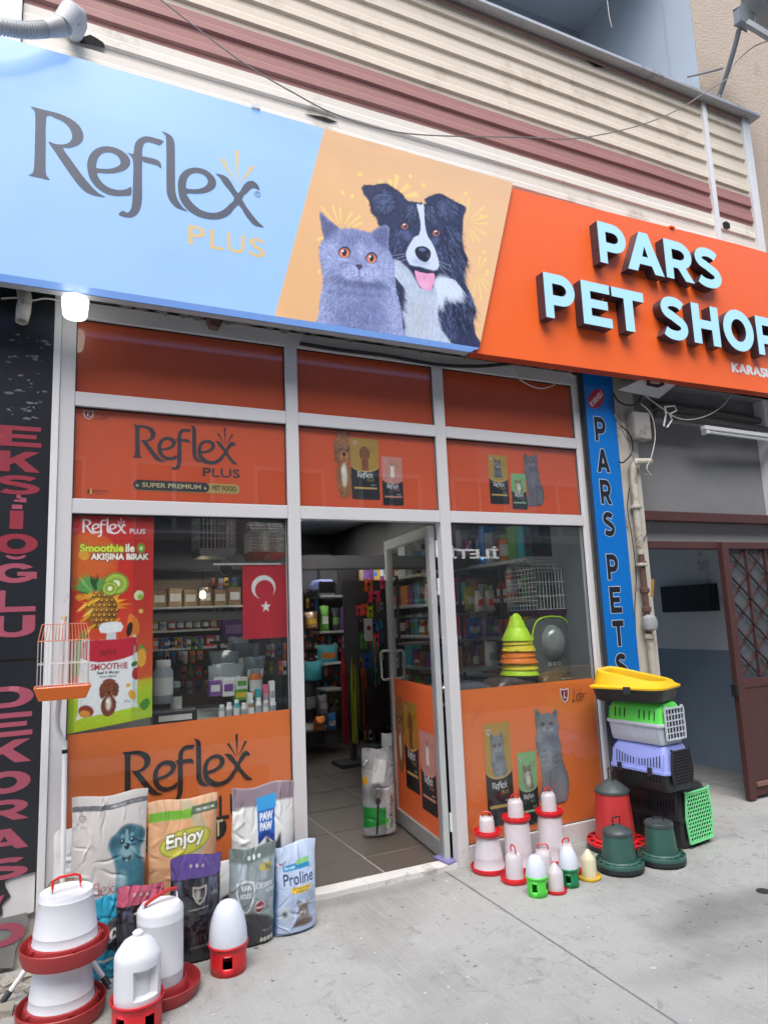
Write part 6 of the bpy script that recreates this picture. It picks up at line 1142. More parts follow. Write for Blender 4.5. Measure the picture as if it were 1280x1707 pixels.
def barrel(label, c, rt_, rb, r1, ztop, m, mt, htop, rot=0.):
    t = thing('barrel_feeder', label, 'feeder', (*c, 0), rotz=rot, group='barrel feeders by the pier')
    MB().lathe([(rt_*.9, .006), (rt_*.99, .012), (rt_, .036), (rt_*.97, .038), (rb, .030), (.001, .030)], 44).build('base_dish', M_dbase, t, True)
    for k in range(3): a = 2.1*k+4.6; MB().lathe([(.016, 0), (.018, .012)], 10, (rt_*.82*math.cos(a), rt_*.82*math.sin(a), 0)).build('foot', M_dbase, t)
    g = MB(); n = 14
    g.lathe([(rt_*.955, .034), (rt_*1.0, .036), (rt_*1.005, .052), (rt_*.97, .060), (rt_*.955, .052)], 44, cap=False); g.lathe([(rb*1.02, .046), (rb*1.12, .050), (rb*1.12, .058), (rb*1.02, .066)], 44, cap=False); g.build('grill_ring', mt, t, True)
    for k in range(n): a = 2*math.pi*k/n; MB().bar((rb*1.05*math.cos(a), rb*1.05*math.sin(a), .055), (rt_*.97*math.cos(a), rt_*.97*math.sin(a), .052), .013, .010).build('grill_spoke', mt, t)
    MB().lathe([(rb, .05), (r1, ztop)], 44, cap=False).build('barrel', m, t, True)
    MB().lathe([(r1*.99, ztop-.012), (r1*1.055, ztop-.010), (r1*1.06, ztop+.004), (r1*1.0, ztop+.012), (r1*.5, ztop+(htop-ztop)*.40), (r1*.12, ztop+(htop-ztop)*.55), (.001, ztop+(htop-ztop)*.56)], 44).build('lid', M_lid, t, True)
    w = r1*.34; z0 = ztop+(htop-ztop)*.5; MB().tube([(-w, 0, z0), (-w, 0, htop-.004), (-w*.9, 0, htop), (w*.9, 0, htop), (w, 0, htop-.004), (w, 0, z0), (-w, 0, z0)], .0042, 6).build('handle', mat('handle_black', (.012, .012, .012), .4), t, True)
barrel('tall red barrel feeder with grey lid behind the two green ones', (3.36, -.215), .185, .128, .105, .358, M_rbk, M_rpl, .492, 1.2); barrel('green barrel feeder on the left of the pair, lid handle raised', (3.10, -.514), .140, .102, .083, .214, M_gbk, M_gbk, .298, .0); barrel('green barrel feeder on the right, closest to the black carrier', (3.395, -.558), .140, .098, .080, .226, M_gbk, M_gbk, .262, 2.2)

# ---------------------------------------------------------------- stack of pet carriers
def rrect(x0, x1, y0, y1, r, n=5):
    out = []
    for cx, cy_, a0 in ((x1-r, y0+r, -90), (x1-r, y1-r, 0), (x0+r, y1-r, 90), (x0+r, y0+r, 180)):
        for k in range(n+1): a = math.radians(a0+90*k/n); out.append((cx+r*math.cos(a), cy_+r*math.sin(a)))
    return out
def loft(secs, name, m, root, cap0=True, cap1=True, n=5):
    vs = []; fs = []; N_ = 4*(n+1)
    for (x0, x1, y0, y1, r, z) in secs: vs += [(p[0], p[1], z if not callable(z) else z(p)) for p in rrect(x0, x1, y0, y1, r, n)]
    for i in range(len(secs)-1):
        for k in range(N_): fs.append((i*N_+k, i*N_+(k+1) % N_, (i+1)*N_+(k+1) % N_, (i+1)*N_+k))
    if cap0: fs.append(tuple(range(N_-1, -1, -1)))
    if cap1: fs.append(tuple((len(secs)-1)*N_+k for k in range(N_)))
    return MB().add(vs, fs).build(name, m, root, True)
def carrier(label, loc, rot, W, Lg, H, mb, mt, md, hexa, rim, slots_t, slots_b, ml=None, seed=1):
    t = thing('pet_carrier', label, 'pet carrier', loc, rotz=rot, group='pet carriers stacked against the pier'); k = .014
    loft([(k*1.6, W-k*1.6, k*1.2, Lg-k*1.6, .03, 0), (k, W-k, k, Lg-k, .035, .012), (.004, W-.004, .006, Lg-.004, .035, rim-.016)], 'lower_shell', mb, t)
    loft([(-.006, W+.006, -.004, Lg+.006, .04, rim-.016), (-.008, W+.008, -.006, Lg+.008, .04, rim-.004), (-.006, W+.006, -.004, Lg+.006, .04, rim+.004)], 'rim', mb if seed == 1 else mt, t)
    loft([(.002, W-.002, .004, Lg-.002, .035, rim+.003), (.018, W-.018, .012, Lg-.02, .035, rim+(H-rim)*.72), (.035, W-.035, .02, Lg-.04, .04, H-.008), (.055, W-.055, .035, Lg-.06, .04, H)], 'upper_shell', mt, t)
    # openings in the near long side (x = 0 face), their inner shade painted as black strips laid along the slope
    def strips(z0, z1, ys, up, curve=0.):
        b = MB()
        for i, y in enumerate(ys):
            u = i/max(1, len(ys)-1); d = curve*math.sin(u*math.pi); zz0, zz1 = z0+d*.0, z1-d
            f = (lambda z: .002+.016*(z-rim-.003)/((H-rim)*.72-.003)-.0022) if up else (lambda z: k*(1-(z-.012)/(rim-.028))+.004*((z-.012)/(rim-.028)))
            b.add([(f(zz0)-.0012, y, zz0), (f(zz0)-.0012, y+.0075, zz0), (f(zz1)-.0012, y+.0075, zz1), (f(zz1)-.0012, y, zz1)], [(0, 3, 2, 1)])
        b.build('painted_slot_row', M_blk, t)['kind'] = 'stuff'
    if slots_t: strips(rim+.025, rim+(H-rim)*.62, [Lg*.10+j*Lg*.8/slots_t for j in range(slots_t) if not (seed == 1 and abs(j-slots_t/2) < 1.2)], True, (H-rim)*.22 if seed != 1 else 0)
    if slots_b: strips(rim*.45, rim*.78, [Lg*.12+j*Lg*.76/slots_b for j in range(slots_b)], False)
    if seed == 1:
        b = MB()
        for j in range(26): y = Lg*.06+j*Lg*.034; b.bar((.014, y, .03), (.004, y, rim-.03), .006, .006)
        b.build('ribbing', mb, t)['kind'] = 'stuff'
        b = MB()
        for j in range(10):
            if j in (4, 5): continue
            y = Lg*.12+j*Lg*.075; b.add([(.026, y, H-.022), (.026, y+.008, H-.022), (.052, y+.008, H-.0012+.001), (.052, y, H-.0012+.001)], [(0, 3, 2, 1)])
        b.build('painted_slot_row', M_blk, t)['kind'] = 'stuff'  # lid slots: black faces on the shell, inner shade as colour
    # carrying handle, moulded fins and stickers
    MB().tube(spl([(W*.5, Lg*.34, H), (W*.5, Lg*.36, H+.0), (W*.5, Lg*.5, H+.004), (W*.5, Lg*.64, H), (W*.5, Lg*.66, H)], 4, False), .007, 6).build('handle', mt, t, True)
    for y in (Lg*.05, Lg*.50, Lg*.93): MB().bar((-.001, y, rim+.008), (.0155, y, rim+(H-rim)*.66), .007, .006).build('fin', mt, t, bevel=.002)
    # latches
    for y in ((Lg*.22, Lg*.75) if seed != 1 else ()): MB().box(-.016, -.007, y, y+.035, rim-.035, rim+.022).build('latch', ml or mb, t, bevel=.003)
    # door opening and grid
    x0, x1, z0, z1 = .038, W-.028, .035, H-.035
    if hexa: P = [(x0+.02, z0), (x1-.02, z0), (x1, rim), (x1-.02, z1), (x0+.02, z1), (x0, rim)]
    else: P = [(x0, z0), (x1, z0), (x1, z1), (x0, z1)]
    MB().prism(P, -.0075, -.0045).build('door_opening', mat('carrier_dark_inside', (.01, .011, .013), .8), t)
    b = MB()
    for i in range(len(P)): a, c = P[i], P[(i+1) % len(P)]; b.bar((a[0], -.012, a[1]), (c[0], -.012, c[1]), .010, .010, (0, 1, 0))
    def inside(x, z):
        if not hexa: return x0 < x < x1 and z0 < z < z1
        f = 1-abs((z-rim)/((z1 if z > rim else z0)-rim)); xa = x0+.02*(1-f); xb_ = x1-.02*(1-f); return xa < x < xb_ and z0 < z < z1
    if not hexa:
        for i in range(1, 6): x = x0+(x1-x0)*i/6; b.bar((x, -.012, z0), (x, -.012, z1), .006, .005, (0, 1, 0))
        for i in range(1, 5): z = z0+(z1-z0)*i/5; b.bar((x0, -.012, z), (x1, -.012, z), .007, .005, (0, 1, 0))
    else:
        hs_ = .0125 if H < .35 else .0155
        for i in range(-1, int((x1-x0)/(hs_*1.732))+2):
            for j in range(-1, int((z1-z0)/(hs_*1.5))+2):
                cx = x0+(i+.5*(j % 2))*hs_*1.732; cz = z0+j*hs_*1.5; pv_ = [(cx+hs_*math.sin(q*math.pi/3), cz+hs_*math.cos(q*math.pi/3)) for q in range(6)]
                for q in (0, 1, 2):
                    a, c = pv_[q], pv_[q+1]
                    if inside(*a) and inside(*c): b.bar((a[0], -.012, a[1]), (c[0], -.012, c[1]), .0065, .005, (0, 1, 0))
    b.build('grid_door', md, t)
    for x in (x0+.01, x1-.02): MB().box(x, x+.014, -.018, -.004, z1, z1+.014).build('door_hinge', md, t, bevel=.002)
    return t
M_cbk = mat('carrier_black', (.022, .024, .027), .42, var=.08, bump=.05, bsc=200); M_cgn = mat('carrier_green', (.115, .70, .09), .38, var=.05, dirt='#8ad07a', dsc=8, dth=.66); M_cwh = mat('carrier_white', (.52, .56, .62), .4, var=.05, dirt='#a9adb0', dsc=8, dth=.6); M_clb = mat('carrier_lilac', (.30, .36, .78), .4, var=.05, dirt='#a6aed6', dsc=9, dth=.66); M_cng = mat('carrier_mint', (.22, .80, .33), .4)
carrier('large black pet carrier with mint green honeycomb door, lowest of the stack', (3.655, -.495, 0), .13, .345, .50, .375, M_cbk, M_cbk, M_cng, True, .185, 17, 9, None, 2)
carrier('lilac and black pet carrier with black honeycomb door in the middle of the stack', (3.505, -.555, .376), .10, .275, .45, .285, M_cbk, M_clb, M_cbk, True, .125, 16, 14, M_cbk, 3)
carrier('bright green and white pet carrier with white grid door', (3.505, -.545, .662), .10, .250, .44, .262, M_cwh, M_cgn, M_cwh, False, .130, 9, 0, None, 1)
lt = thing('litter_box', 'yellow topped black cat litter box on top of the pet carriers', 'litter box', (3.475, -.600, .927), rotz=.36)
W_, L_2 = .36, .50
loft([(.035, W_-.035, .035, L_2-.035, .06, 0), (.02, W_-.02, .02, L_2-.02, .07, .012), (.004, W_-.004, .004, L_2-.004, .08, .088)], 'tray', M_cbk, lt)
M_ly = mat('litter_yellow', (.80, .46, .01), .35, var=.03)
zt_ = lambda p: .125+.085*max(0, min(1, (p[1])/L_2))**1.3
zt2 = lambda p: .131+.090*max(0, min(1, (p[1])/L_2))**1.3
b = loft([(-.010, W_+.010, -.010, L_2+.010, .085, .084), (-.012, W_+.012, -.012, L_2+.012, .085, .096), (.012, W_-.012, .010, L_2-.012, .085, .108), (.030, W_-.030, .022, L_2-.030, .085, zt_), (.045, W_-.045, .036, L_2-.045, .085, zt2), (.062, W_-.062, .052, L_2-.062, .08, zt_), (.070, W_-.070, .06, L_2-.07, .075, .075)], 'hood', M_ly, lt, False, False)
MB().box(-.02, -.010, L_2*.38, L_2*.38+.05, .055, .104).build('latch', M_cbk, lt, bevel=.004); loft([(.06, W_-.06, .06, L_2-.06, .06, .02), (.06, W_-.06, .06, L_2-.06, .06, .024)], 'inner_floor', M_cbk, lt)

# ---------------------------------------------------------------- bird cage hanging from a white stand
M_wst = mat('stand_white', (.70, .71, .72), .35, var=.04); M_or2 = mat('cage_orange', (.80, .17, .015), .4, var=.04); M_wire = mat('cage_wire_white', (.62, .60, .58), .35); M_wired = mat('cage_wire_orange', (.50, .16, .08), .4)
st = thing('cage_stand', 'white tubular bird cage stand with bent pole and splayed tripod legs', 'stand', (.08, -.27, 0)); o_ = (.08, -.27, 0)
MB(o_).tube(spl([(.085, -.27, .10), (.083, -.26, .48), (.078, -.25, .99), (.074, -.25, 1.03), (.050, -.25, 1.09), (.044, -.25, 1.14), (.050, -.25, 1.25), (.060, -.25, 1.60)], 5, False), .0115, 10).build('pole', M_wst, st, True)
MB(o_).tube([(.060, -.25, 1.598), (.060, -.25, 1.612)], .014, 10).build('end_cap', mat('cap_cream', '#c9bd94', .5), st, True); MB(o_).tube([(.078, -.25, .985), (.078, -.25, 1.002)], .0128, 10).build('joint_band', M_blk, st)
for a, c in (((.06, -.28, .25), (-.135, -.30, .012)), ((.11, -.28, .25), (.275, -.395, .012)), ((.085, -.26, .25), (.12, -.06, .012))):
    a = Vector(a); c = Vector(c); d = (c-a).normalized(); MB(o_).tube([a, c-d*.04], .011, 10).build('leg', M_wst, st, True); MB(o_).tube([c-d*.045, c], .0135, 10).build('leg_cap', mat('cap_dark', (.04, .045, .05), .5), st, True)
MB(o_).prism([(.02, -.31), (.135, -.31), (.128, -.25), (.078, -.20), (.035, -.24)], .405, .432, 'z').build('hub_plate', mat('hub_brown', '#77614a', .6), st, bevel=.004)
cg = thing('bird_cage', 'small orange and white wire bird cage hanging on the stand at left', 'bird cage', (.065, -.345, 1.235)); o_ = (.065, -.345, 1.235)
def cage_tray(off, x0, x1, y0, y1, z0, z1, m, par):
    b = MB(off); t = .022; b.add([(x0+t, y0+t, z0), (x1-t, y0+t, z0), (x1-t, y1-t, z0), (x0+t, y1-t, z0), (x0, y0, z1), (x1, y0, z1), (x1, y1, z1), (x0, y1, z1), (x0+.006, y0+.006, z1), (x1-.006, y0+.006, z1), (x1-.006, y1-.006, z1), (x0+.006, y1-.006, z1), (x0+t, y0+t, z0+.006), (x1-t, y0+t, z0+.006), (x1-t, y1-t, z0+.006), (x0+t, y1-t, z0+.006)],
        [(0, 3, 2, 1), (0, 1, 5, 4), (1, 2, 6, 5), (2, 3, 7, 6), (3, 0, 4, 7), (4, 5, 9, 8), (5, 6, 10, 9), (6, 7, 11, 10), (7, 4, 8, 11), (8, 9, 13, 12), (9, 10, 14, 13), (10, 11, 15, 14), (11, 8, 12, 15), (12, 13, 14, 15)]); return b.build('tray', m, par, bevel=.003)
cage_tray(o_, -.058, .178, -.43, -.26, 1.240, 1.298, M_or2, cg)
def wire_wall(off, A, B_, z0, z1, n, m, par, r=.0014, rows=2, nm='wire_wall', tilt=(0, 0)):
    b = MB(off); A = Vector(A); B_ = Vector(B_)
    for i in range(n+1): p = A+(B_-A)*i/n; b.tube([(p.x, p.y, z0), (p.x+tilt[0], p.y+tilt[1], z1)], r, 5, cap=False)
    for j in range(rows+1): z = z0+(z1-z0)*j/rows; f = j/rows; b.tube([(A.x+tilt[0]*f, A.y+tilt[1]*f, z), (B_.x+tilt[0]*f, B_.y+tilt[1]*f, z)], r*1.2, 5, cap=False)
    return b.build(nm, m, par)
X0, X1, Y0, Y1 = -.045, .165, -.42, -.27
wire_wall(o_, (X0, Y0, 0), (X1, Y0, 0), 1.298, 1.50, 15, M_wire, cg, rows=2); wire_wall(o_, (X0, Y1, 0), (X1, Y1, 0), 1.298, 1.50, 15, M_wire, cg, rows=2)
wire_wall(o_, (X0, Y0, 0), (X0, Y1, 0), 1.298, 1.50, 10, M_wire, cg, rows=9); wire_wall(o_, (X1, Y0, 0), (X1, Y1, 0), 1.298, 1.50, 10, M_wire, cg, rows=9)
b = MB(o_); yc = (Y0+Y1)/2
for i in range(16):
    x = X0+(X1-X0)*i/15; xt_ = x*.88+.008
    for ye in (Y0, Y1): b.tube([(x, ye, 1.50), (xt_, yc+(ye-yc)*.35, 1.575)], .0014, 5, cap=False)
for ye in (Y0, Y1): b.tube([(X0*.88+.008, yc+(ye-yc)*.35, 1.575), (X1*.88+.008, yc+(ye-yc)*.35, 1.575)], .0017, 5); b.tube([(X0, ye, 1.50), (X1, ye, 1.50)], .0018, 5)
for x in (X0, X1): b.tube([(x, Y0, 1.5), (x*.88+.008, yc-.026, 1.575), (x*.88+.008, yc+.026, 1.575), (x, Y1, 1.5)], .0017, 5)
b.build('wire_roof', M_wired, cg); MB(o_).tube([(.06, yc, 1.575), (.058, yc+.02, 1.60), (.060, -.252, 1.603)], .0025, 6).build('hook', M_wired, cg)
# ---------------------------------------------------------------- inside the shop
M_shw = mat('shelf_white', (.50, .51, .52), .4, var=.05); M_shd = mat('shelf_dark', (.05, .05, .055), .6)
ORD = ['first', 'second', 'third', 'fourth', 'fifth', 'sixth', 'seventh', 'eighth', 'ninth', 'tenth', 'eleventh', 'twelfth', '13th', '14th', '15th', '16th']
CN = {'#c8382c': 'red', '#d9782a': 'orange', '#d8b02c': 'yellow', '#5c9a3c': 'green', '#2f6fb0': 'blue', '#7a4a98': 'purple', '#d0607c': 'pink', '#d8d8d6': 'white', '#2c2c30': 'black', '#3c9aa8': 'teal', '#8a6a48': 'brown', '#9aa0a6': 'grey'}
def box_item(name, label, cat, x0, x1, y0, y1, z0, z1, col, col2='#d8d8d6', group=None):
    o = thing(name, label, cat, ((x0+x1)/2, (y0+y1)/2, z0), group=group); w, d, h = (x1-x0)/2, (y1-y0)/2, z1-z0
    MB().box(-w, w, -d, d, 0, h).build('carton', mat('p'+col, col, .4, var=.15, sc1=12), o, bevel=min(.004, w*.2))
    MB().box(-w*.75, w*.75, -d-.0012, -d-.0002, h*.3, h*.72).build('label', mat('p'+col2, col2, .4, var=.15, sc1=12), o); return o
def jar_item(name, label, cat, x, y, z, r, h, col, lid='#d8d8d6', group=None):
    o = thing(name, label, cat, (x, y, z), group=group); MB().lathe([(r*.94, 0), (r, r*.1), (r, h*.72), (r*.7, h*.84)], 16).build('body', mat('p'+col, col, .3, var=.15, sc1=12), o, True)
    MB().lathe([(r*.74, h*.84), (r*.76, h*.86), (r*.76, h*.98), (r*.7, h)], 16).build('lid', mat('p'+lid, lid, .35, var=.15, sc1=12), o, True); MB().lathe([(r*1.01, h*.2), (r*1.01, h*.6)], 16, cap=False).build('label', mat('p'+('#d8d8d6' if col != '#d8d8d6' else '#9aa0a6'), '#d8d8d6' if col != '#d8d8d6' else '#9aa0a6', .4), o, True); return o
def pouch_item(name, label, cat, x, y, z, w, h, d, col, col2, group=None, rz=0., lean=0.1, seed=0, shiny=.3):
    o = thing(name, label, cat, (x, y, z), group=group, rot=(lean, 0, rz)); rg = np.random.default_rng(seed); vs = []; nx, ny = 8, 10
    for sg in (-1, 1):
        for j in range(ny+1):
            for i in range(nx+1):
                u = i/nx*2-1; v = j/ny; b_ = d/2*max(0, 1-abs(u)**2.5)**.5*min(1, (1-v)/.4)**.8*min(1, v/.08+.3); b_ += .006*math.sin(u*7+v*9+seed) * (1-abs(u)); vs.append((u*w/2*(1-.05*math.sin(v*3)), sg*(max(b_, 0)+.001), v*h+.004*math.sin(u*5+seed)))
    n1 = (nx+1)*(ny+1); fs = [(j*(nx+1)+i, j*(nx+1)+i+1, (j+1)*(nx+1)+i+1, (j+1)*(nx+1)+i) for j in range(ny) for i in range(nx)]; fs += [tuple(n1+k for k in reversed(f)) for f in fs]
    b = MB(); b.add(vs, fs); b.mi = [1 if (f[0] % n1)//(nx+1) in (3, 4, 5) and (f[0] % n1) % (nx+1) in (1, 2, 3, 4, 5, 6) and f[0] < n1 else 0 for f in b.f]
    b.build('pouch', [mat('s'+col, col, shiny, var=.25, sc1=10, coat=.5, bump=.3, bsc=14), mat('s'+col2, col2, shiny, var=.2, sc1=10, coat=.5)], o, True); return o
COLS = list(CN)
# counters behind the windows
ct = thing('display_counter', 'dark display counter behind the left window', 'counter', (.7, .6, 0)); MB((.7, .6, 0)).box(.12, 1.24, .30, .95, 0, .965).build('cabinet', M_shd, ct); MB((.7, .6, 0)).box(.10, 1.25, .28, .97, .966, .985).build('top', M_shw, ct, bevel=.003)
ct = thing('display_counter', 'dark display counter behind the right window', 'counter', (2.95, .35, 0)); MB((2.95, .35, 0)).box(2.42, 3.50, .16, .62, 0, .93).build('cabinet', M_shd, ct); MB((2.95, .35, 0)).box(2.41, 3.51, .15, .63, .931, .955).build('top', M_shw, ct, bevel=.003)
# things on the left counter
def R_(a, b_, c, d, y): return rectY(a, b_, c, d, y)
x0, x1, z0, z1 = R_(256, 1108, 290, 1172, .42); jar_item('canister', 'tall silver canister at the left end of the left window counter', 'canister', (x0+x1)/2, .45, z0, (x1-x0)/2, z1-z0+.02, '#9aa0a6', '#d8d8d6')
x0, x1, z0, z1 = R_(290, 1120, 302, 1170, .55); jar_item('canister', 'slim dark canister right behind the tall silver one', 'canister', (x0+x1)/2, .6, .985, .035, .22, '#2c2c30', '#9aa0a6')
x0, x1, z0, z1 = R_(254, 1172, 286, 1208, .36); box_item('carton', 'black carton with a white barcode label lying under the silver canister', 'box', x0, x1+.14, .33, .44, .985, 1.06, '#2c2c30')
for i, (a, c, y, sd) in enumerate((((350, 1085, 400, 1128), '#6f767a', .55, 1), ((385, 1072, 432, 1125), '#5f676c', .62, 2), ((345, 1108, 405, 1150), '#8f9598', .45, 3), ((400, 1095, 440, 1140), '#6f7874', .50, 4), ((372, 1062, 415, 1100), '#7f878c', .68, 5))):
    x0, x1, z0, z1 = R_(*a, y); pouch_item('wrapped_bag', ['silver wrapped bag leaning left in the heap behind the left window', 'tall grey wrapped bag at the back of the heap behind the left window', 'pale crumpled bag lying in front of the wrapped heap', 'greenish grey wrapped bag beside the orange jar', 'dark grey wrapped bag on top of the heap behind the left window'][i], 'bag', (x0+x1)/2, y, z0, x1-x0, z1-z0, .09, c, '#d8dcde', 'wrapped bags heaped on the counter', .2*(i-2), .2, sd, .15)
for i, (a, c, c2) in enumerate((((348, 1135, 368, 1160), '#7a4a98', '#d8d8d6'), ((370, 1133, 390, 1160), '#d8d8d6', '#7a4a98'), ((392, 1130, 412, 1148), '#d8d8d6', '#5c9a3c'), ((390, 1150, 413, 1166), '#5c9a3c', '#d8b02c'))):
    x0, x1, z0, z1 = R_(*a, .40); box_item('carton', ['purple carton left in the row behind the left window', 'white and purple carton second in the row behind the left window', 'white carton with a green patch beside the orange jar', 'green carton with yellow patch under the white one'][i], 'box', x0, x1, .38, .46, z0, z1, c, c2, 'small cartons behind the left window')
x0, x1, z0, z1 = R_(417, 1116, 438, 1160, .38); jar_item('treat_jar', 'orange treat jar with clear top behind the left window', 'jar', (x0+x1)/2, .4, z0, (x1-x0)/2, z1-z0, '#d9782a', '#9aa0a6')
for i in range(8):
    x = .90+i*.043; jar_item('small_jar', '%s small %s jar from the left in the row by the left window sill' % (ORD[i], ['grey', 'white', 'teal', 'white', 'brown', 'white', 'grey', 'white'][i]), 'jar', x, .20, 1.0, .018, .085+.01*(i % 3), ['#9aa0a6', '#d8d8d6', '#3c9aa8', '#d8d8d6', '#8a6a48', '#d8d8d6', '#9aa0a6', '#d8d8d6'][i], '#d8d8d6', 'small jars by the left window sill')
MBs = thing('sill_shelf', 'narrow pale shelf carrying a row of small jars', 'shelf', (1.05, .2, .985)); MB((1.05, .2, .985)).box(.87, 1.24, .17, .24, .985, .999).build('board', M_shw, MBs)
for i, (x, c) in enumerate(((1.07, '#d8d8d6'), (1.12, '#3c9aa8'), (1.165, '#d0607c'), (1.205, '#d8d8d6'))): box_item('carton', '%s carton standing behind the small jars at the right end' % ['narrow white', 'teal', 'pink', 'last white'][i], 'box', x, x+.032, .27, .31, .985, 1.13+.02*i, c, '#9aa0a6')
x0, x1, z0, z1 = R_(371, 1033, 407, 1066, .8); sh = thing('wire_rack', 'black rack holding a purple carton behind the heap', 'rack', ((x0+x1)/2, .85, .985)); o_ = ((x0+x1)/2, .85, .985); MB(o_).box(x0-.06, x1+.06, .78, .93, z0-.02, z0-.002).build('board', M_shd, sh); MB(o_).bar((x0, .92, .985), (x0, .92, z0-.02), .02).bar((x1, .92, .985), (x1, .92, z0-.02), .02).build('leg', M_shd, sh)
box_item('carton', 'purple carton with pale window standing on the black rack', 'box', x0, x1, .80, .90, z0, z1, '#7a4a98', '#c2a0cc')
# flag on a white rail behind the glass
fl = thing('flag', 'red Turkish flag with white crescent and star hanging behind the left window', 'flag', (1.16, .15, 1.885)); o_ = (1.16, .15, 1.885)
MB(o_).box(.845, 1.25, .146, .156, 1.884, 1.893).build('rail', M_shw, fl)
s = Sheet(.27, .435, .0035, '#c3122c'); s.ell(.125, .300, .072, .072, '#f2eef0'); s.ell(.130, .284, .058, .060, '#c3122c'); P = [(.135+.031*(1 if k % 2 == 0 else .4)*math.sin(k*math.pi/5), .185+.036*(1 if k % 2 == 0 else .4)*math.cos(k*math.pi/5)) for k in range(10)]; s.poly(P, '#f2eef0')
s.mesh('cloth', print_mat('flag_cloth', .7, 0, .85), fl, lambda X, Y: (X+1.018-o_[0]+.006*(1-Y/.435)*(X/.27-.5), .012*np.sin(X*28+Y*3)*(1.1-Y/.435)+.002, Y+1.449-o_[2]))
# hanging white cages at the ceiling of the left window
def wire_cage(label, x0, x1, y0, y1, z0, z1, roof, tray_c, m=None, n=(14, 9), cords=True, name='bird_cage', group=None, r=.0016, trh=.05):
    o_ = ((x0+x1)/2, (y0+y1)/2, z0); t = thing(name, label, 'bird cage', o_, group=group); m = m or M_wire; zr = z1-roof
    cage_tray(o_, x0-.012, x1+.012, y0-.012, y1+.012, z0, z0+trh, mat('tray_'+tray_c, tray_c, .4), t)
    for a, c, k, rows in (((x0, y0), (x1, y0), n[0], 3), ((x0, y1), (x1, y1), n[0], 3), ((x0, y0), (x0, y1), n[1], 9), ((x1, y0), (x1, y1), n[1], 9)): wire_wall(o_, (*a, 0), (*c, 0), z0+trh, zr, k, m, t, r, rows)
    if roof:
        b = MB(o_); ym = (y0+y1)/2
        for i in range(n[0]+1):
            x = x0+(x1-x0)*i/n[0]
            for ye in (y0, y1): b.tube([(x, ye, zr), (x, ym+(ye-ym)*.35, z1)], r, 5, cap=False)
        for ye in (y0, y1):
            for f in (0, .33, .66, 1): b.tube([(x0, ye+(ym+(ye-ym)*.35-ye)*f, zr+(z1-zr)*f), (x1, ye+(ym+(ye-ym)*.35-ye)*f, zr+(z1-zr)*f)], r*1.2, 5)
        b.build('wire_roof', m, t)
    if cords: MB(o_).tube([(o_[0], o_[1], z1-.002), (o_[0], o_[1], 2.85)], .002, 5).build('cord', M_blk, t)
    return t
M_wg = mat('cage_wire_grey', (.62, .63, .64), .35)
wire_cage('wide white wire cage hanging at the top of the left window', .93, 1.18, 1.0, 1.3, 2.02, 2.40, .0, '#8a8c90', M_wg, (9, 8), group='cages hanging behind the left window')
wire_cage('gabled white wire cage with red tray hanging beside the mullion, left one', 1.30, 1.41, 1.0, 1.22, 2.00, 2.27, .07, '#a8382c', M_wire, (8, 8), group='cages hanging behind the left window', r=.0012)
wire_cage('gabled white wire cage with red tray hanging beside the mullion, right one', 1.44, 1.55, 1.02, 1.22, 2.00, 2.27, .07, '#b04038', M_wire, (8, 8), group='cages hanging behind the left window', r=.0012)
cl = thing('round_sign', 'small round black wall clock on the beam behind the flag rail', 'clock', (1.0, 1.5, 1.97)); p = onY(375, 948, 1.5); cl.location = p
b = MB(); b.lathe([(.001, 0), (.05, 0), (.055, .01), (.05, .02)], 24); b.build('dial', mat('clock_dark', (.03, .03, .035), .3), cl, True, rot=(math.radians(90), 0, 0)); MB().tube([(.052*math.cos(k*.4189), -.022, .052*math.sin(k*.4189)) for k in range(15)], .004, 5, closed=True).build('rim', mat('clock_rim', (.2, .2, .2), .3), cl)
dk = thing('ceiling_beam', 'dark ceiling beam crossing the shop above the flag', 'beam', (1.9, 1.65, 2.0)); MB((1.9, 1.65, 2.0)).box(-.3, 3.9, 1.6, 1.8, 1.97, 2.08).build('beam', M_wdk, dk)
# shelving at the back, seen past the flag
bs = thing('shelf_rack', 'warmly lit shelf rack with cartons at the back of the shop', 'shelf', (1.2, 3.2, 0)); o_ = (1.2, 3.2, 0)
for z in (1.33, 1.50, 1.72): MB(o_).box(.85, 1.80, 3.0, 3.35, z-.02, z).build('board', M_shw, bs)
for x in (.86, 1.79): MB(o_).box(x-.01, x+.01, 3.0, 3.35, 0, 2.0).build('upright', M_shd, bs)
MB(o_).box(.85, 1.80, 3.35, 3.36, 0, 2.0).build('back_panel', mat('rack_back', '#5c4a34', .6), bs)
for i in range(6): x = .88+.145*i; box_item('carton', '%s brown carton from the left on the top board of the back rack' % ORD[i], 'box', x, x+.125, 3.05, 3.2, 1.7205, 1.88+.02*(i % 2), '#8a6a48', '#d8d8d6', 'cartons on the back rack')
for i in range(11): jar_item('can', '%s small can from the left on the middle board of the back rack' % ORD[i], 'can', .90+.08*i, 3.08, 1.5, .032, .11, COLS[(i*5+2) % 12], '#9aa0a6', 'cans on the back rack')
for i in range(9): c = COLS[(i*7+1) % 12]; box_item('carton', '%s little %s packet from the left on the low board of the back rack' % (ORD[i], CN[c]), 'box', .88+.1*i, .96+.1*i, 3.05, 3.15, 1.33, 1.43, c, '#d8d8d6', 'packets on the back rack')
bn = thing('shop_banner', 'dark banner with yellow lettering across the back rack', 'banner', (1.3, 2.98, 1.62)); MB((1.3, 2.98, 1.62)).box(.86, 1.78, 2.965, 2.985, 1.58, 1.66).build('board', M_shd, bn)
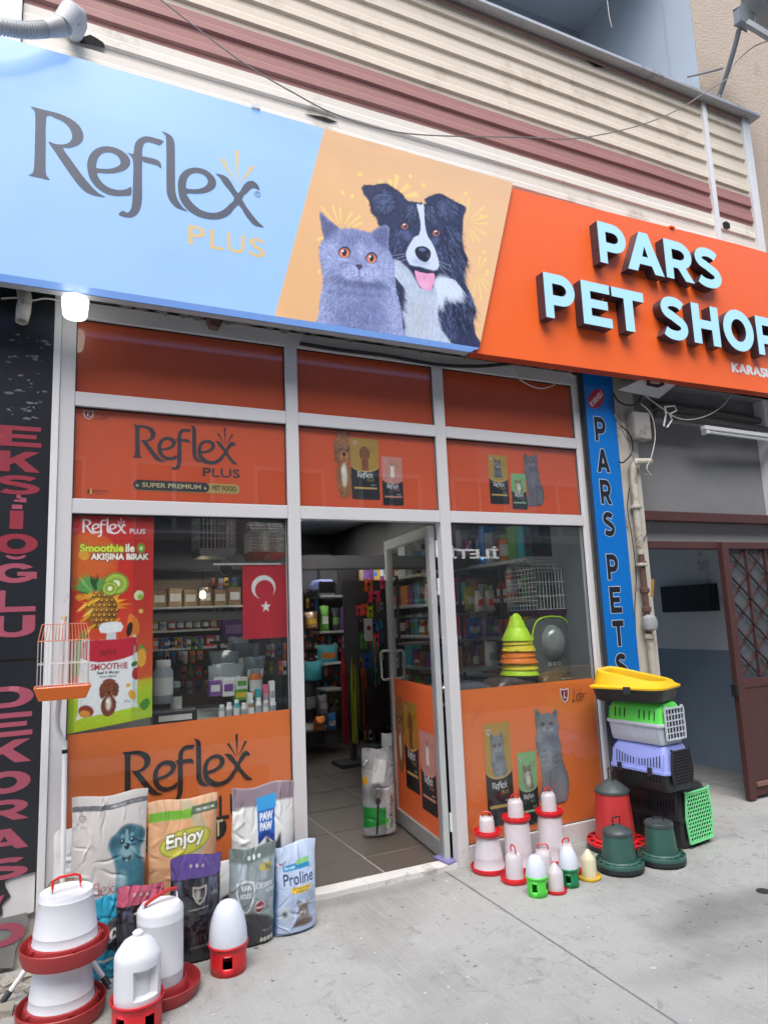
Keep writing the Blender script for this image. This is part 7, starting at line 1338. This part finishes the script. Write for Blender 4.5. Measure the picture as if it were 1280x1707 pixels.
pl = thing('pendant_lamp', 'small lit pendant bulb hanging in front of the back rack', 'lamp', onY(338, 992, 2.5)); MB().lathe([(0, -.03), (.02, -.024), (.028, 0), (.018, .028), (.01, .035)], 16).build('bulb', mat('warm_bulb', (.9, .8, .6), .4, emis=(1, .82, .5), es=14), pl, True); MB().tube([(0, 0, .03), (0, 0, 2.85-pl.location.z)], .003, 5).build('cord', M_blk, pl); MB().lathe([(.012, .03), (.03, .05), (.012, .07)], 12).build('socket', M_shd, pl, True)
# ceiling downlights (lit)
M_dn = mat('downlight_lit', (.8, .8, .8), .4, emis=(1, .97, .92), es=55)
for i, (a, y) in enumerate((((392, 867), 2.2), ((510, 868), 4.6), ((870, 868), 3.4), ((620, 868), 1.6))):
    x = [1.35, 2.95, 3.2, 1.9][i]; yy = [2.4, 4.6, 3.6, .9][i]; lab = ['recessed round ceiling light at the top of the left window', 'recessed round ceiling light far back above the doorway', 'recessed round ceiling light at the back right', 'recessed round ceiling light just inside the door'][i]
    t = thing('downlight', lab, 'ceiling light', (x, yy, 2.846), group='recessed ceiling lights'); MB().lathe([(.001, 0), (.075, 0)], 24).build('diffuser', M_dn, t); MB().lathe([(.076, -.006), (.095, -.006), (.098, .002)], 24, cap=False).build('ring', M_shw, t, True)
# right wall shelving with its goods
rs = thing('wall_shelving', 'long white shelving along the right shop wall', 'shelf', (3.75, 2.8, 0)); o_ = (3.75, 2.8, 0)
ZS = (.30, .68, 1.0, 1.33, 1.66, 1.98)
for z in ZS: MB(o_).box(3.52, 3.93, .75, 5.6, z-.03, z).build('board', M_shw, rs, bevel=.003)
for y in (.75, 1.7, 2.65, 3.6, 4.55, 5.58): MB(o_).box(3.60, 3.93, y-.012, y+.012, 0, 2.3).build('upright', M_shd, rs)
MB(o_).box(3.931, 3.945, .75, 5.6, 0, 2.4).build('back_panel', M_wdk, rs)
r2 = random.Random(5); cnt = 0
for zi, z in enumerate(ZS):
    y = .80; k = 0
    while y < 5.4:
        w = r2.uniform(.08, .17); h = r2.uniform(.12, .26) if zi < 5 else r2.uniform(.2, .38); c, c2 = r2.choice(COLS), r2.choice(COLS[:8]); ty = r2.choice('bbjp'); x = 3.56+r2.uniform(0, .03)
        where = '%s from the street on the %s board of the right wall shelving' % (ORD[k] if k < 16 else '%dth' % (k+1), ['lowest', 'second', 'third', 'fourth', 'fifth', 'top'][zi])
        if k < 34:
            if ty == 'b': o = box_item('carton', CN[c]+' carton, '+where, 'box', x, x+.14, y, y+w, z+.001, z+h, c, c2, 'goods on the right wall shelving')
            elif ty == 'j': o = jar_item('jar', CN[c]+' jar, '+where, 'jar', x+.07, y+w/2, z+.001, w*.42, h, c, c2, 'goods on the right wall shelving')
            else: o = pouch_item('pouch', CN[c]+' pouch, '+where, 'pouch', x+.06, y+w/2, z+.001, w, h, .07, c, c2, 'goods on the right wall shelving', -math.pi/2, .05, k)
            if ty == 'b' : pass
        y += w+r2.uniform(.004, .05); k += 1
# centre display seen through the doorway
g = thing('gondola_shelf', 'white gondola shelf at the back of the shop seen through the doorway', 'shelf', (3.0, 4.4, 0)); o_ = (3.0, 4.4, 0)
def sh_at(px0, px1, py, y, n, d=.35): a = onY(px0, py, y); c = onY(px1, py, y); MB(o_).box(a.x, c.x, y, y+d, a.z-.025, a.z).build(n, M_shw, g, bevel=.003); return a, c
s1 = sh_at(533, 602, 993, 4.1, 'board'); s2 = sh_at(533, 600, 1053, 4.0, 'board'); s3 = sh_at(534, 572, 1106, 3.9, 'board'); s4 = sh_at(545, 575, 1150, 3.8, 'board'); s5 = sh_at(508, 556, 1218, 3.7, 'board', .5); MB(o_).box(2.45, 3.7, 4.5, 4.53, 0, 2.3).build('back_panel', M_wdk, g)
for i, x in enumerate((2.6, 3.1, 3.6)): MB(o_).box(x-.012, x+.012, 4.46, 4.5, 0, 2.3).build('upright', M_shd, g)
carrier('small lilac and grey pet carrier on the top gondola board inside the shop', (onY(527, 990, 4.12).x, 4.12, s1[0].z), 0, .27, .3, .20, mat('carrier_grey', (.22, .24, .28), .4), M_clb, M_cbk, False, .09, 10, 0, None, 3)
for i, (a, c, c2, y, lab) in enumerate((((562, 938, 602, 990), '#2c2c30', '#2c2c30', 4.2, 'big black sack on the top gondola board'), ((530, 1076, 566, 1106), '#3c9aa8', '#d9782a', 3.95, 'light blue treat bag on the middle gondola board'), ((508, 1104, 540, 1135), '#3c9aa8', '#3c9aa8', 3.5, 'crumpled teal bag low on the gondola'), ((531, 1160, 548, 1190), '#9aa0a6', '#d8d8d6', 3.7, 'grey pouch above the lowest gondola board'),
        ((508, 1020, 532, 1048), '#8a6a48', '#d8b02c', 4.1, 'brown pouch left on the second gondola board'), ((534, 1010, 550, 1052), '#5c9a3c', '#d8d8d6', 4.1, 'green pouch second on the second gondola board'), ((552, 1014, 568, 1052), '#2c2c30', '#5c9a3c', 4.1, 'black pouch with green patch on the second gondola board'), ((570, 1012, 590, 1052), '#7a4a98', '#2c2c30', 4.1, 'dark purple pouch on the second gondola board'),
        ((524, 1196, 545, 1217), '#d9782a', '#8a6a48', 3.6, 'orange packet pile on the lowest gondola board'), ((546, 1190, 562, 1217), '#2f6fb0', '#d8d8d6', 3.6, 'blue packet on the lowest gondola board'), ((506, 1135, 530, 1200), '#2c2c30', '#9aa0a6', 3.6, 'dark sack left of the lowest gondola board'))):
    x0, x1, z0, z1 = R_(*a, y); pouch_item('pouch', lab, 'bag', (x0+x1)/2, y+.05, max(z0, .02), x1-x0, z1-z0, .12, c, c2, None, 0, .06, i+3)
# leashes and harnesses on hooks
hk = thing('hook_stand', 'black hook stand crowded with leashes and harnesses inside the doorway', 'display stand', (2.9, 3.1, 0)); o_ = (2.9, 3.1, 0)
pa = onY(590, 1000, 3.1); MB(o_).box(onY(575, 1000, 3.12).x, onY(645, 1000, 3.12).x, 3.14, 3.18, .35, 1.95).build('panel', M_shd, hk); MB(o_).box(2.75, 3.2, 3.0, 3.3, .01, .05).build('foot', M_shd, hk); MB(o_).bar((2.95, 3.17, .04), (2.95, 3.17, .4), .05).build('post', M_shd, hk)
def strands(px0, px1, py0, py1, y, n, cols, nm, lab, w=.014):
    a = onY(px0, py0, y); c = onY(px1, py1, y); t = thing(nm, lab, 'leash', (a.x, y, a.z))
    for i in range(n):
        x = a.x+(c.x-a.x)*(i+.5)/n; b = MB((a.x, y, a.z)); pts = spl([((a.x+c.x)/2, y+.02, a.z), (x, y-.005*(i % 3), a.z-(a.z-c.z)*.3), (x+.008*math.sin(i*2), y-.012*(i % 2), a.z-(a.z-c.z)*.7), (x+.012*math.sin(i*3), y, c.z-.02*(i % 3))], 4, False)
        for p, q in zip(pts[:-1], pts[1:]): b.bar(p, q, w, .003, (0, 1, 0))
        b.build('strap', cols[i % len(cols)], t)
M_lr = mat('strap_red', '#b01c24', .6); M_ll = mat('strap_lime', '#b5c81e', .6); M_lo = mat('strap_orange', '#e0601c', .6); M_lp = mat('strap_pink', '#e0405c', .6); M_lbk = mat('strap_black', '#18181a', .6); M_lb2 = mat('strap_blue', '#2a5aa0', .6); M_lgn = mat('strap_green', '#4c9a3c', .6)
strands(567, 581, 1083, 1236, 3.02, 6, [M_lr, mat('strap_dred', '#8a1420', .6)], 'leash_bundle', 'bundle of long red leashes hanging inside the doorway'); strands(583, 600, 1090, 1236, 3.0, 7, [M_ll, M_ll, M_lbk], 'leash_bundle', 'bundle of long lime yellow leashes hanging inside the doorway')
strands(603, 612, 1100, 1215, 3.04, 3, [M_lo, M_lbk], 'leash_bundle', 'few orange and black leashes right of the lime bundle'); strands(617, 634, 1060, 1140, 3.0, 5, [M_lb2, M_lgn, M_lp], 'leash_bundle', 'short blue, green and pink leashes beside the door edge')
def harness(px0, py0, px1, py1, y, m, lab):
    x0, x1, z0, z1 = R_(px0, py0, px1, py1, y); w, h = x1-x0, z1-z0; t = thing('harness', lab, 'harness', ((x0+x1)/2, y, z1), group='dog harnesses on hooks')
    P = [(-.5, 0), (-.35, -.15), (-.2, -.05), (0, -.2), (.2, -.05), (.35, -.12), (.5, 0), (.42, -.5), (.5, -.9), (.2, -1), (.12, -.7), (-.12, -.7), (-.2, -1), (-.5, -.9), (-.4, -.5)]
    b = MB(); b.prism([(p[0]*w, p[1]*h) for p in P], 0, .012); b.build('vest', m, t, bevel=.003); MB().prism([(p[0]*w*.35, -.3*h+p[1]*h*.35) for p in P], -.003, -.0005).build('patch', M_lbk, t)
for i, q in enumerate(((607, 964, 622, 986, M_lo, 'orange harness at the top of the hook stand'), (613, 984, 635, 1004, M_lp, 'coral pink harness below the orange one'), (593, 1008, 604, 1027, M_lp, 'pink harness on the left hook'), (605, 1006, 614, 1026, M_lo, 'red orange harness in the middle row'), (612, 1010, 622, 1030, M_ll, 'lime harness in the middle row'), (600, 1055, 612, 1082, M_lgn, 'green harness in the lower row'), (623, 1055, 633, 1080, M_lp, 'magenta harness near the door glass'), (605, 1088, 620, 1115, M_lb2, 'blue harness in the lowest row'), (634, 964, 641, 982, M_lp, 'narrow red harness half behind the door frame'), (598, 1036, 608, 1050, M_lbk, 'black harness between the rows'), (615, 1035, 632, 1052, M_lb2, 'navy harness above the magenta one'), (620, 1118, 634, 1145, M_lbk, 'dark harness above the bowls'))):
    harness(*q[:4], 3.05-.004*i, q[4], q[5])
cd_ = thing('hang_card', 'white hanging card with red toy on the hook stand', 'card', onY(614, 1050, 3.0)); MB().box(-.05, .05, 0, .004, -.12, .12).build('card', M_shw, cd_); MB().lathe([(0, -.03), (.03, 0), (0, .03)], 10, (0, -.01, .02)).build('toy', M_lr, cd_)
# pegged packets
def pegs(px0, px1, py0, py1, nx, ny, y, where, seed, w=.8, h=.85):
    r_ = random.Random(seed)
    for j in range(ny):
        for i in range(nx):
            ax = px0+(px1-px0)*i/nx; bx = ax+(px1-px0)/nx*w*r_.uniform(.75, 1.1); ay = py0+(py1-py0)*j/ny+r_.uniform(0, 3); by = ay+(py1-py0)/ny*h*r_.uniform(.7, 1.05); c, c2 = r_.choice(COLS), r_.choice(COLS)
            x0, x1, z0, z1 = R_(ax, ay, bx, by, y); pouch_item('hanging_packet', '%s packet with %s patch, %s in row %s %s' % (CN[c], CN[c2], ORD[i], ['one', 'two', 'three', 'four', 'five', 'six'][j], where), 'packet', (x0+x1)/2, y+r_.uniform(-.05, .05), z0, x1-x0, z1-z0, .03, c, c2, 'packets '+where, r_.uniform(-.2, .2), r_.uniform(-.05, .1), i+j*7, .25)
pegs(506, 534, 1050, 1106, 3, 3, 4.3, 'left inside the doorway', 1); pegs(536, 570, 1058, 1088, 4, 1, 4.15, 'above the blue bag inside the doorway', 2); pegs(603, 640, 1140, 1238, 4, 4, 3.25, 'under the harnesses', 3); pegs(508, 532, 998, 1020, 3, 1, 4.2, 'below the lilac carrier', 4); pegs(572, 602, 1058, 1082, 4, 1, 3.4, 'above the leashes', 5)
pegs(262, 340, 1062, 1108, 7, 2, 1.9, 'low behind the left window', 6); pegs(300, 352, 1110, 1160, 4, 2, 1.2, 'beside the silver canister', 7); pegs(440, 482, 1072, 1130, 4, 2, 1.0, 'right of the silver heap', 8); pegs(350, 398, 962, 1030, 4, 3, 3.3, 'left of the flag', 9)
pegs(600, 640, 1004, 1140, 5, 5, 3.13, 'among the harnesses', 21, .7, .6); pegs(540, 566, 1110, 1190, 3, 3, 4.2, 'low on the gondola', 22); pegs(772, 838, 1060, 1115, 6, 2, 1.7, 'low in the right window', 10); pegs(960, 992, 1030, 1118, 3, 3, .9, 'at the right window edge', 11)
# bowls, sacks on the floor by the door
for i, (z, c, nm) in enumerate(((.0, '#7d6ba8', 'lilac'), (.06, '#5a6470', 'slate grey'), (.12, '#b08a90', 'dusty pink'), (.18, '#6a7078', 'grey'))):
    p = onZ(624, 1283, .01); t = thing('pet_bowl', '%s pet bowl in the stack on the shop floor, %s' % (nm, ['lowest', 'second', 'third', 'topmost'][i]), 'bowl', (p.x, p.y, .011+z), group='stacked pet bowls'); MB().lathe([(.10, 0), (.085, .055), (.082, .06), (.075, .058), (.06, .012), (.001, .01)], 24).build('bowl', mat('bowl'+nm, c, .35), t, True)
def p_silver(s):
    w, h = s.w, s.h; s.put(np.ones_like(s.X), '#9a9ea2'); s.noise(.15, .03); s.poly([(0, h*.12), (w*.62, h*.16), (w*.62, h*.34), (0, h*.36)], '#1f8f3c'); s.poly([(w*.30, h*.05), (w*.36, h*.05), (w*.42, h*.5), (w*.36, h*.5)], '#1c1c1e'); s.ell(w*.35, h*.52, w*.2, h*.12, '#6a6a6c', 0, .01); s.ell(w*.38, h*.42, w*.08, h*.04, '#18181a'); s.poly([(w*.22, h*.62), (w*.6, h*.62), (w*.75, h*.86), (w*.4, h*.9)], '#d0d4d6', .004)
    s.poly([(w*.62, 0), (w, 0), (w, h*.6), (w*.62, h*.55)], '#b9bcbe', .002); s.text('PetBridge', w*.90, h*.10, w*.90+h*.36, h*.10+w*.17, '#26282c', .01, 90); s.poly([(0, h*.6), (w*.12, h*.62), (w*.1, h*.7), (0, h*.68)], '#d8a024'); s.poly([(w*.58, h*.1), (w*.74, h*.2), (w*.6, h*.22)], '#5cc040')
make_bag('pet_food_bag', 'silver PetBridge food bag standing on the tiles against the open door', 'bag', (onZ(640, 1396).x-.02, onZ(640, 1396).y+.03, .01), .25, .60, .13, .03, -.10, p_silver, '#8c9094', seed=31, rough=.28, wr=1.8, coat=.6, res=.004, top_in=.18)
_p = onY(646, 1250, 1.3)
make_bag('pet_food_bag', 'slim white crumpled bag behind the silver bag by the open door', 'bag', (_p.x+.02, 1.3, .01), .14, .62, .10, .02, -.3, p_white, '#c9c9c6', seed=33, rough=.35, wr=1.8, res=.006, top_in=.3)
def p_dark(s): w, h = s.w, s.h; s.put(np.ones_like(s.X), '#15161a'); s.poly([(0, h*.82), (w, h*.82), (w, h), (0, h)], '#2c7a3c'); s.ell(w*.3, h*.42, w*.2, h*.12, '#8a6a50', 0, .01); s.text('Dog', w*.4, h*.62, w*.8, h*.72, '#c9c9c9')
make_bag('pet_food_bag', 'black food bag with green top standing inside left of the doorway', 'bag', (1.33, .52, .01), .22, .48, .10, .04, .1, p_dark, '#101012', seed=35, rough=.3, res=.006)
# behind the right window: collars, backpack, cage, sacks
M_cy = mat('collar_lime', (.52, .80, .03), .4); M_cyy = mat('collar_yellow', (.85, .68, .04), .4); M_co = mat('collar_orange', (.90, .22, .02), .4); z = 1.095
sk = thing('brown_sack_pile', 'pile board under the recovery collars', 'board', (2.95, .3, .955)) if False else None
zc = .957; pc = onY(866, 1120, .30).x
def sackrow(i, x0, x1, z0, z1, y, c, lab, paint=None):
    o = thing('food_sack', lab, 'sack', ((x0+x1)/2, y, z0), group='brown sacks on the right window counter'); w = (x1-x0)/2; h = z1-z0; b = MB(); prof = [(-.09, 0), (-.115, h*.3), (-.11, h*.75), (-.08, h), (.1, h), (.13, h*.5), (.1, 0)]; n = 10; vs = []
    for k in range(n+1):
        x = -w+2*w*k/n; q = max(.15, (1-abs(k/n*2-1)**5)); vs += [(x, a*(.8+.2*q), h/2+(zz_-h/2)*q+.004*math.sin(k*2.1+i)) for a, zz_ in prof]
    m = len(prof); b.add(vs, [(k*m+j, k*m+(j+1) % m, (k+1)*m+(j+1) % m, (k+1)*m+j) for k in range(n) for j in range(m)]+[tuple(range(m)), tuple(n*m+j for j in range(m-1, -1, -1))]); b.build('sack', mat('s'+c, c, .35, var=.3, sc1=8, coat=.4, bump=.4, bsc=20), o, True); return o
sackrow(0, 2.39, 2.78, .957, 1.075, .30, '#4a4a50', 'dark grey sack lying at the left end of the right window counter'); o = sackrow(1, 2.785, 3.14, .957, 1.088, .29, '#4a3a30', 'brown sack under the recovery collars'); o = sackrow(2, 3.145, 3.50, .957, 1.085, .30, '#463830', 'brown sack with red Enjoy logo under the backpack')
MB().prism([(.058*math.cos(t), .026*math.sin(t)) for t in np.linspace(0, 6.283, 25)[:-1]], -.122, -.1205).build('logo_oval', mat('enjoy_red', '#8c2430', .4), o, loc=(-.10, 0, .06)); letters('lettering', 'Enjoy', -.135, -.06, .043, .078, -.1235, M_wht, o, .03, shear=.2); letters('lettering', 'High Quality', .02, .13, .085, .098, -.118, M_wht, o, .0)
cols = [(M_cy, .155), (M_cyy, .145), (M_co, .15), (M_co, .135), (M_cyy, .135), (M_cyy, .12), (M_cy, .125), (M_cy, .095), (M_cy, .085), (M_cy, .065)]; nm = ['lime', 'yellow', 'orange', 'orange', 'yellow', 'yellow', 'lime', 'lime', 'lime', 'lime']; zz_ = 1.092
for i, (m, r) in enumerate(cols):
    dz = .052 if i < 5 else .036; t = thing('recovery_collar', '%s pet recovery collar, %s in the window stack counted from the bottom' % (nm[i], ORD[i]), 'recovery collar', (pc+.004*math.sin(i*2), .30, zz_), group='recovery collars stacked in the right window', rot=(.03*math.sin(i), .03*math.cos(i*2), i))
    MB().lathe([(r*.92, .0), (r*.92, .004), (r*.60, .085), (r*.585, .088), (r*.575, .085), (r*.905, .001)], 36, cap=False).build('cone', m, t, True); MB().box(r*.9, r*.99, -.012, .012, .004, .018).build('tab', m, t, bevel=.002); zz_ += dz*.82
t = thing('recovery_collar', 'small lime funnel crowning the stack of recovery collars', 'recovery collar', (pc, .30, zz_), group='recovery collars stacked in the right window'); MB().lathe([(.05, 0), (.04, .05), (.018, .075), (.001, .08)], 24).build('cone', M_cy, t, True)
x0, x1, z0, z1 = R_(885, 1030, 962, 1120, .33); bp_ = thing('pet_backpack', 'grey pet backpack with clear bubble front and lime piping', 'backpack', ((x0+x1)/2, .36, z0)); w = (x1-x0)/2; h = z1-z0
P = [(-w, 0), (w, 0), (w*1.02, h*.5), (w*.85, h*.85), (w*.45, h), (-w*.45, h), (-w*.85, h*.85), (-w*1.02, h*.5)]; MB().prism(spl(P, 3), 0, .14).build('body', mat('pack_dark', (.05, .052, .058), .5), bp_, bevel=.015); MB().prism([(a*.9, .01+c*.96) for a, c in spl(P, 3)], -.012, 0).build('front_panel', mat('pack_grey', (.13, .135, .14), .35, coat=.4), bp_, bevel=.008)
b = MB(); b.lathe([(.001, .075), (.05, .068), (.085, .045), (.10, .0)], 28, cap=False, sy=1.25); b.build('bubble_window', glass_mat('bubble', (.82, .85, .88), 2.2, .04, '#d4dade', .34), bp_, True, loc=(0, -.012, h*.56), rot=(math.radians(90), 0, 0))  # pale haze in the glass paints the bubble's bright reflection
MB().tube([(a*.97, -.014, .008+c*.97) for a, c in spl(P, 3)][3:], .006, 6).build('piping', M_cy, bp_, True)
for k in (-1, 0, 1): MB().tube([(k*.045+.012*math.cos(q*.785), -.016, .07+.012*math.sin(q*.785)) for q in range(8)], .004, 5, closed=True).build('vent_ring', M_shw, bp_, True)
wire_cage('large silver wire cage with purple tray hanging behind the right window', 3.30, 3.80, .34, .72, 1.50, 1.96, .10, '#4c2a48', mat('cage_silver', (.70, .71, .72), .3), (16, 9), r=.0026)
for i, (a, c, c2, y, lab) in enumerate((((772, 978, 798, 1018), '#b0a83c', '#d8d8d6', 1.6, 'yellow bag at the left edge of the right window'), ((790, 985, 806, 1020), '#d8d8d6', '#c8382c', 1.3, 'white and red bag, left of a pair behind the right window'), ((807, 985, 824, 1020), '#d8d8d6', '#c8382c', 1.3, 'white and red bag, right of a pair behind the right window'), ((842, 968, 882, 1022), '#d8d8d6', '#5c9a3c', 1.2, 'pale bag with green foot above the recovery collars'), ((775, 1030, 800, 1065), '#2f6fb0', '#d8d8d6', 1.5, 'blue bag low at the left of the right window'), ((802, 1028, 830, 1062), '#9aa0a6', '#2c2c30', 1.5, 'grey bag beside the blue one behind the right window'), ((958, 1020, 985, 1075), '#9ab0a0', '#d8d8d6', 1.0, 'pale green bag at the right edge of the right window'), ((806, 1070, 830, 1112), '#d8d8d6', '#9aa0a6', 1.1, 'white bag standing left of the recovery collars'))):
    x0, x1, z0, z1 = R_(*a, y); pouch_item('food_pouch', lab, 'bag', (x0+x1)/2, y, z0, x1-x0, z1-z0, .1, c, c2, 'bags behind the right window', 0, .05, i+20)
r3 = thing('window_rack', 'dark rack carrying bags behind the right window', 'shelf', (2.95, 1.35, 0)); o_ = (2.95, 1.35, 0)
for py, yy in ((1020, 1.25), (1064, 1.45), (1112, 1.05)):
    z_ = onY(805, py, yy).z; MB(o_).box(2.75, 3.42, yy-.12, yy+.18, z_-.022, z_-.002).build('board', mat('rack_grey', (.2, .2, .21), .5), r3)
for x in (2.76, 3.41):
    for y_ in (.95, 1.6): MB(o_).box(x-.01, x+.01, y_-.01, y_+.01, 0, 1.9).build('upright', M_shd, r3)

# ---------------------------------------------------------------- across the street: what the panes mirror
Yo = -10.
ob = thing('apartment_building', 'pink and beige apartment block across the street mirrored in the shop panes', 'building', (8, Yo, 0)); OO = (8, Yo, 0)
def wallbox(x0, x1, z0, z1, m, n='wall', y=Yo, t=.4): MB(OO).box(x0, x1, y-t, y, z0, z1).build(n, m, ob)
wallbox(-14, 9.35, 3.22, 5.7, mat('opp_pink', (.66, .40, .35), .9, var=.08)); wallbox(9.35, 26, 3.22, 5.7, mat('opp_beige', (.72, .66, .60), .9, var=.08)); wallbox(-14, 26, 5.7, 11.5, mat('opp_upper_shade', (.10, .085, .08), .9, var=.3), 'upper_storeys'); wallbox(-14, 26, 0, 3.2, mat('opp_shop_dark', (.025, .026, .03), .4), 'shopfront')  # upper storeys: shade of recessed balconies put into the dark wall colour
M_ow = mat('opp_window_frame', (.75, .76, .76), .5); M_og = mat('opp_glass', (.10, .12, .14), .1)
for fl_ in range(1):
    for k in range(16):
        x = -13+k*2.4; z = 3.40+fl_*3.0
        f = MB(OO); w = 1.5
        for a in (0, .5, 1): f.box(x+w*a-.04, x+w*a+.04, Yo+.002, Yo+.06, z, z+1.3)
        f.box(x-.08, x+w+.08, Yo+.002, Yo+.07, z-.08, z); f.box(x-.04, x+w+.04, Yo+.003, Yo+.06, z+1.3, z+1.38); fo = f.build('window', M_ow, ob); MB(OO).box(x, x+w, Yo+.001, Yo+.02, z, z+1.3).build('pane', M_og, fo, loc=(0, 0, 0))
tx = letters('lettering', 'İLETİŞİM', -9.80, -7.3, 2.76, 3.12, .05, mat('opp_letter', (.7, .7, .7), .5, emis=(1, 1, 1), es=2.), None, .03)
tx.parent = ob; tx.rotation_euler = (0, 0, math.pi); tx.location = (-8-.0, 0, 0)
for v in tx.data.vertices: v.co.y = -.05
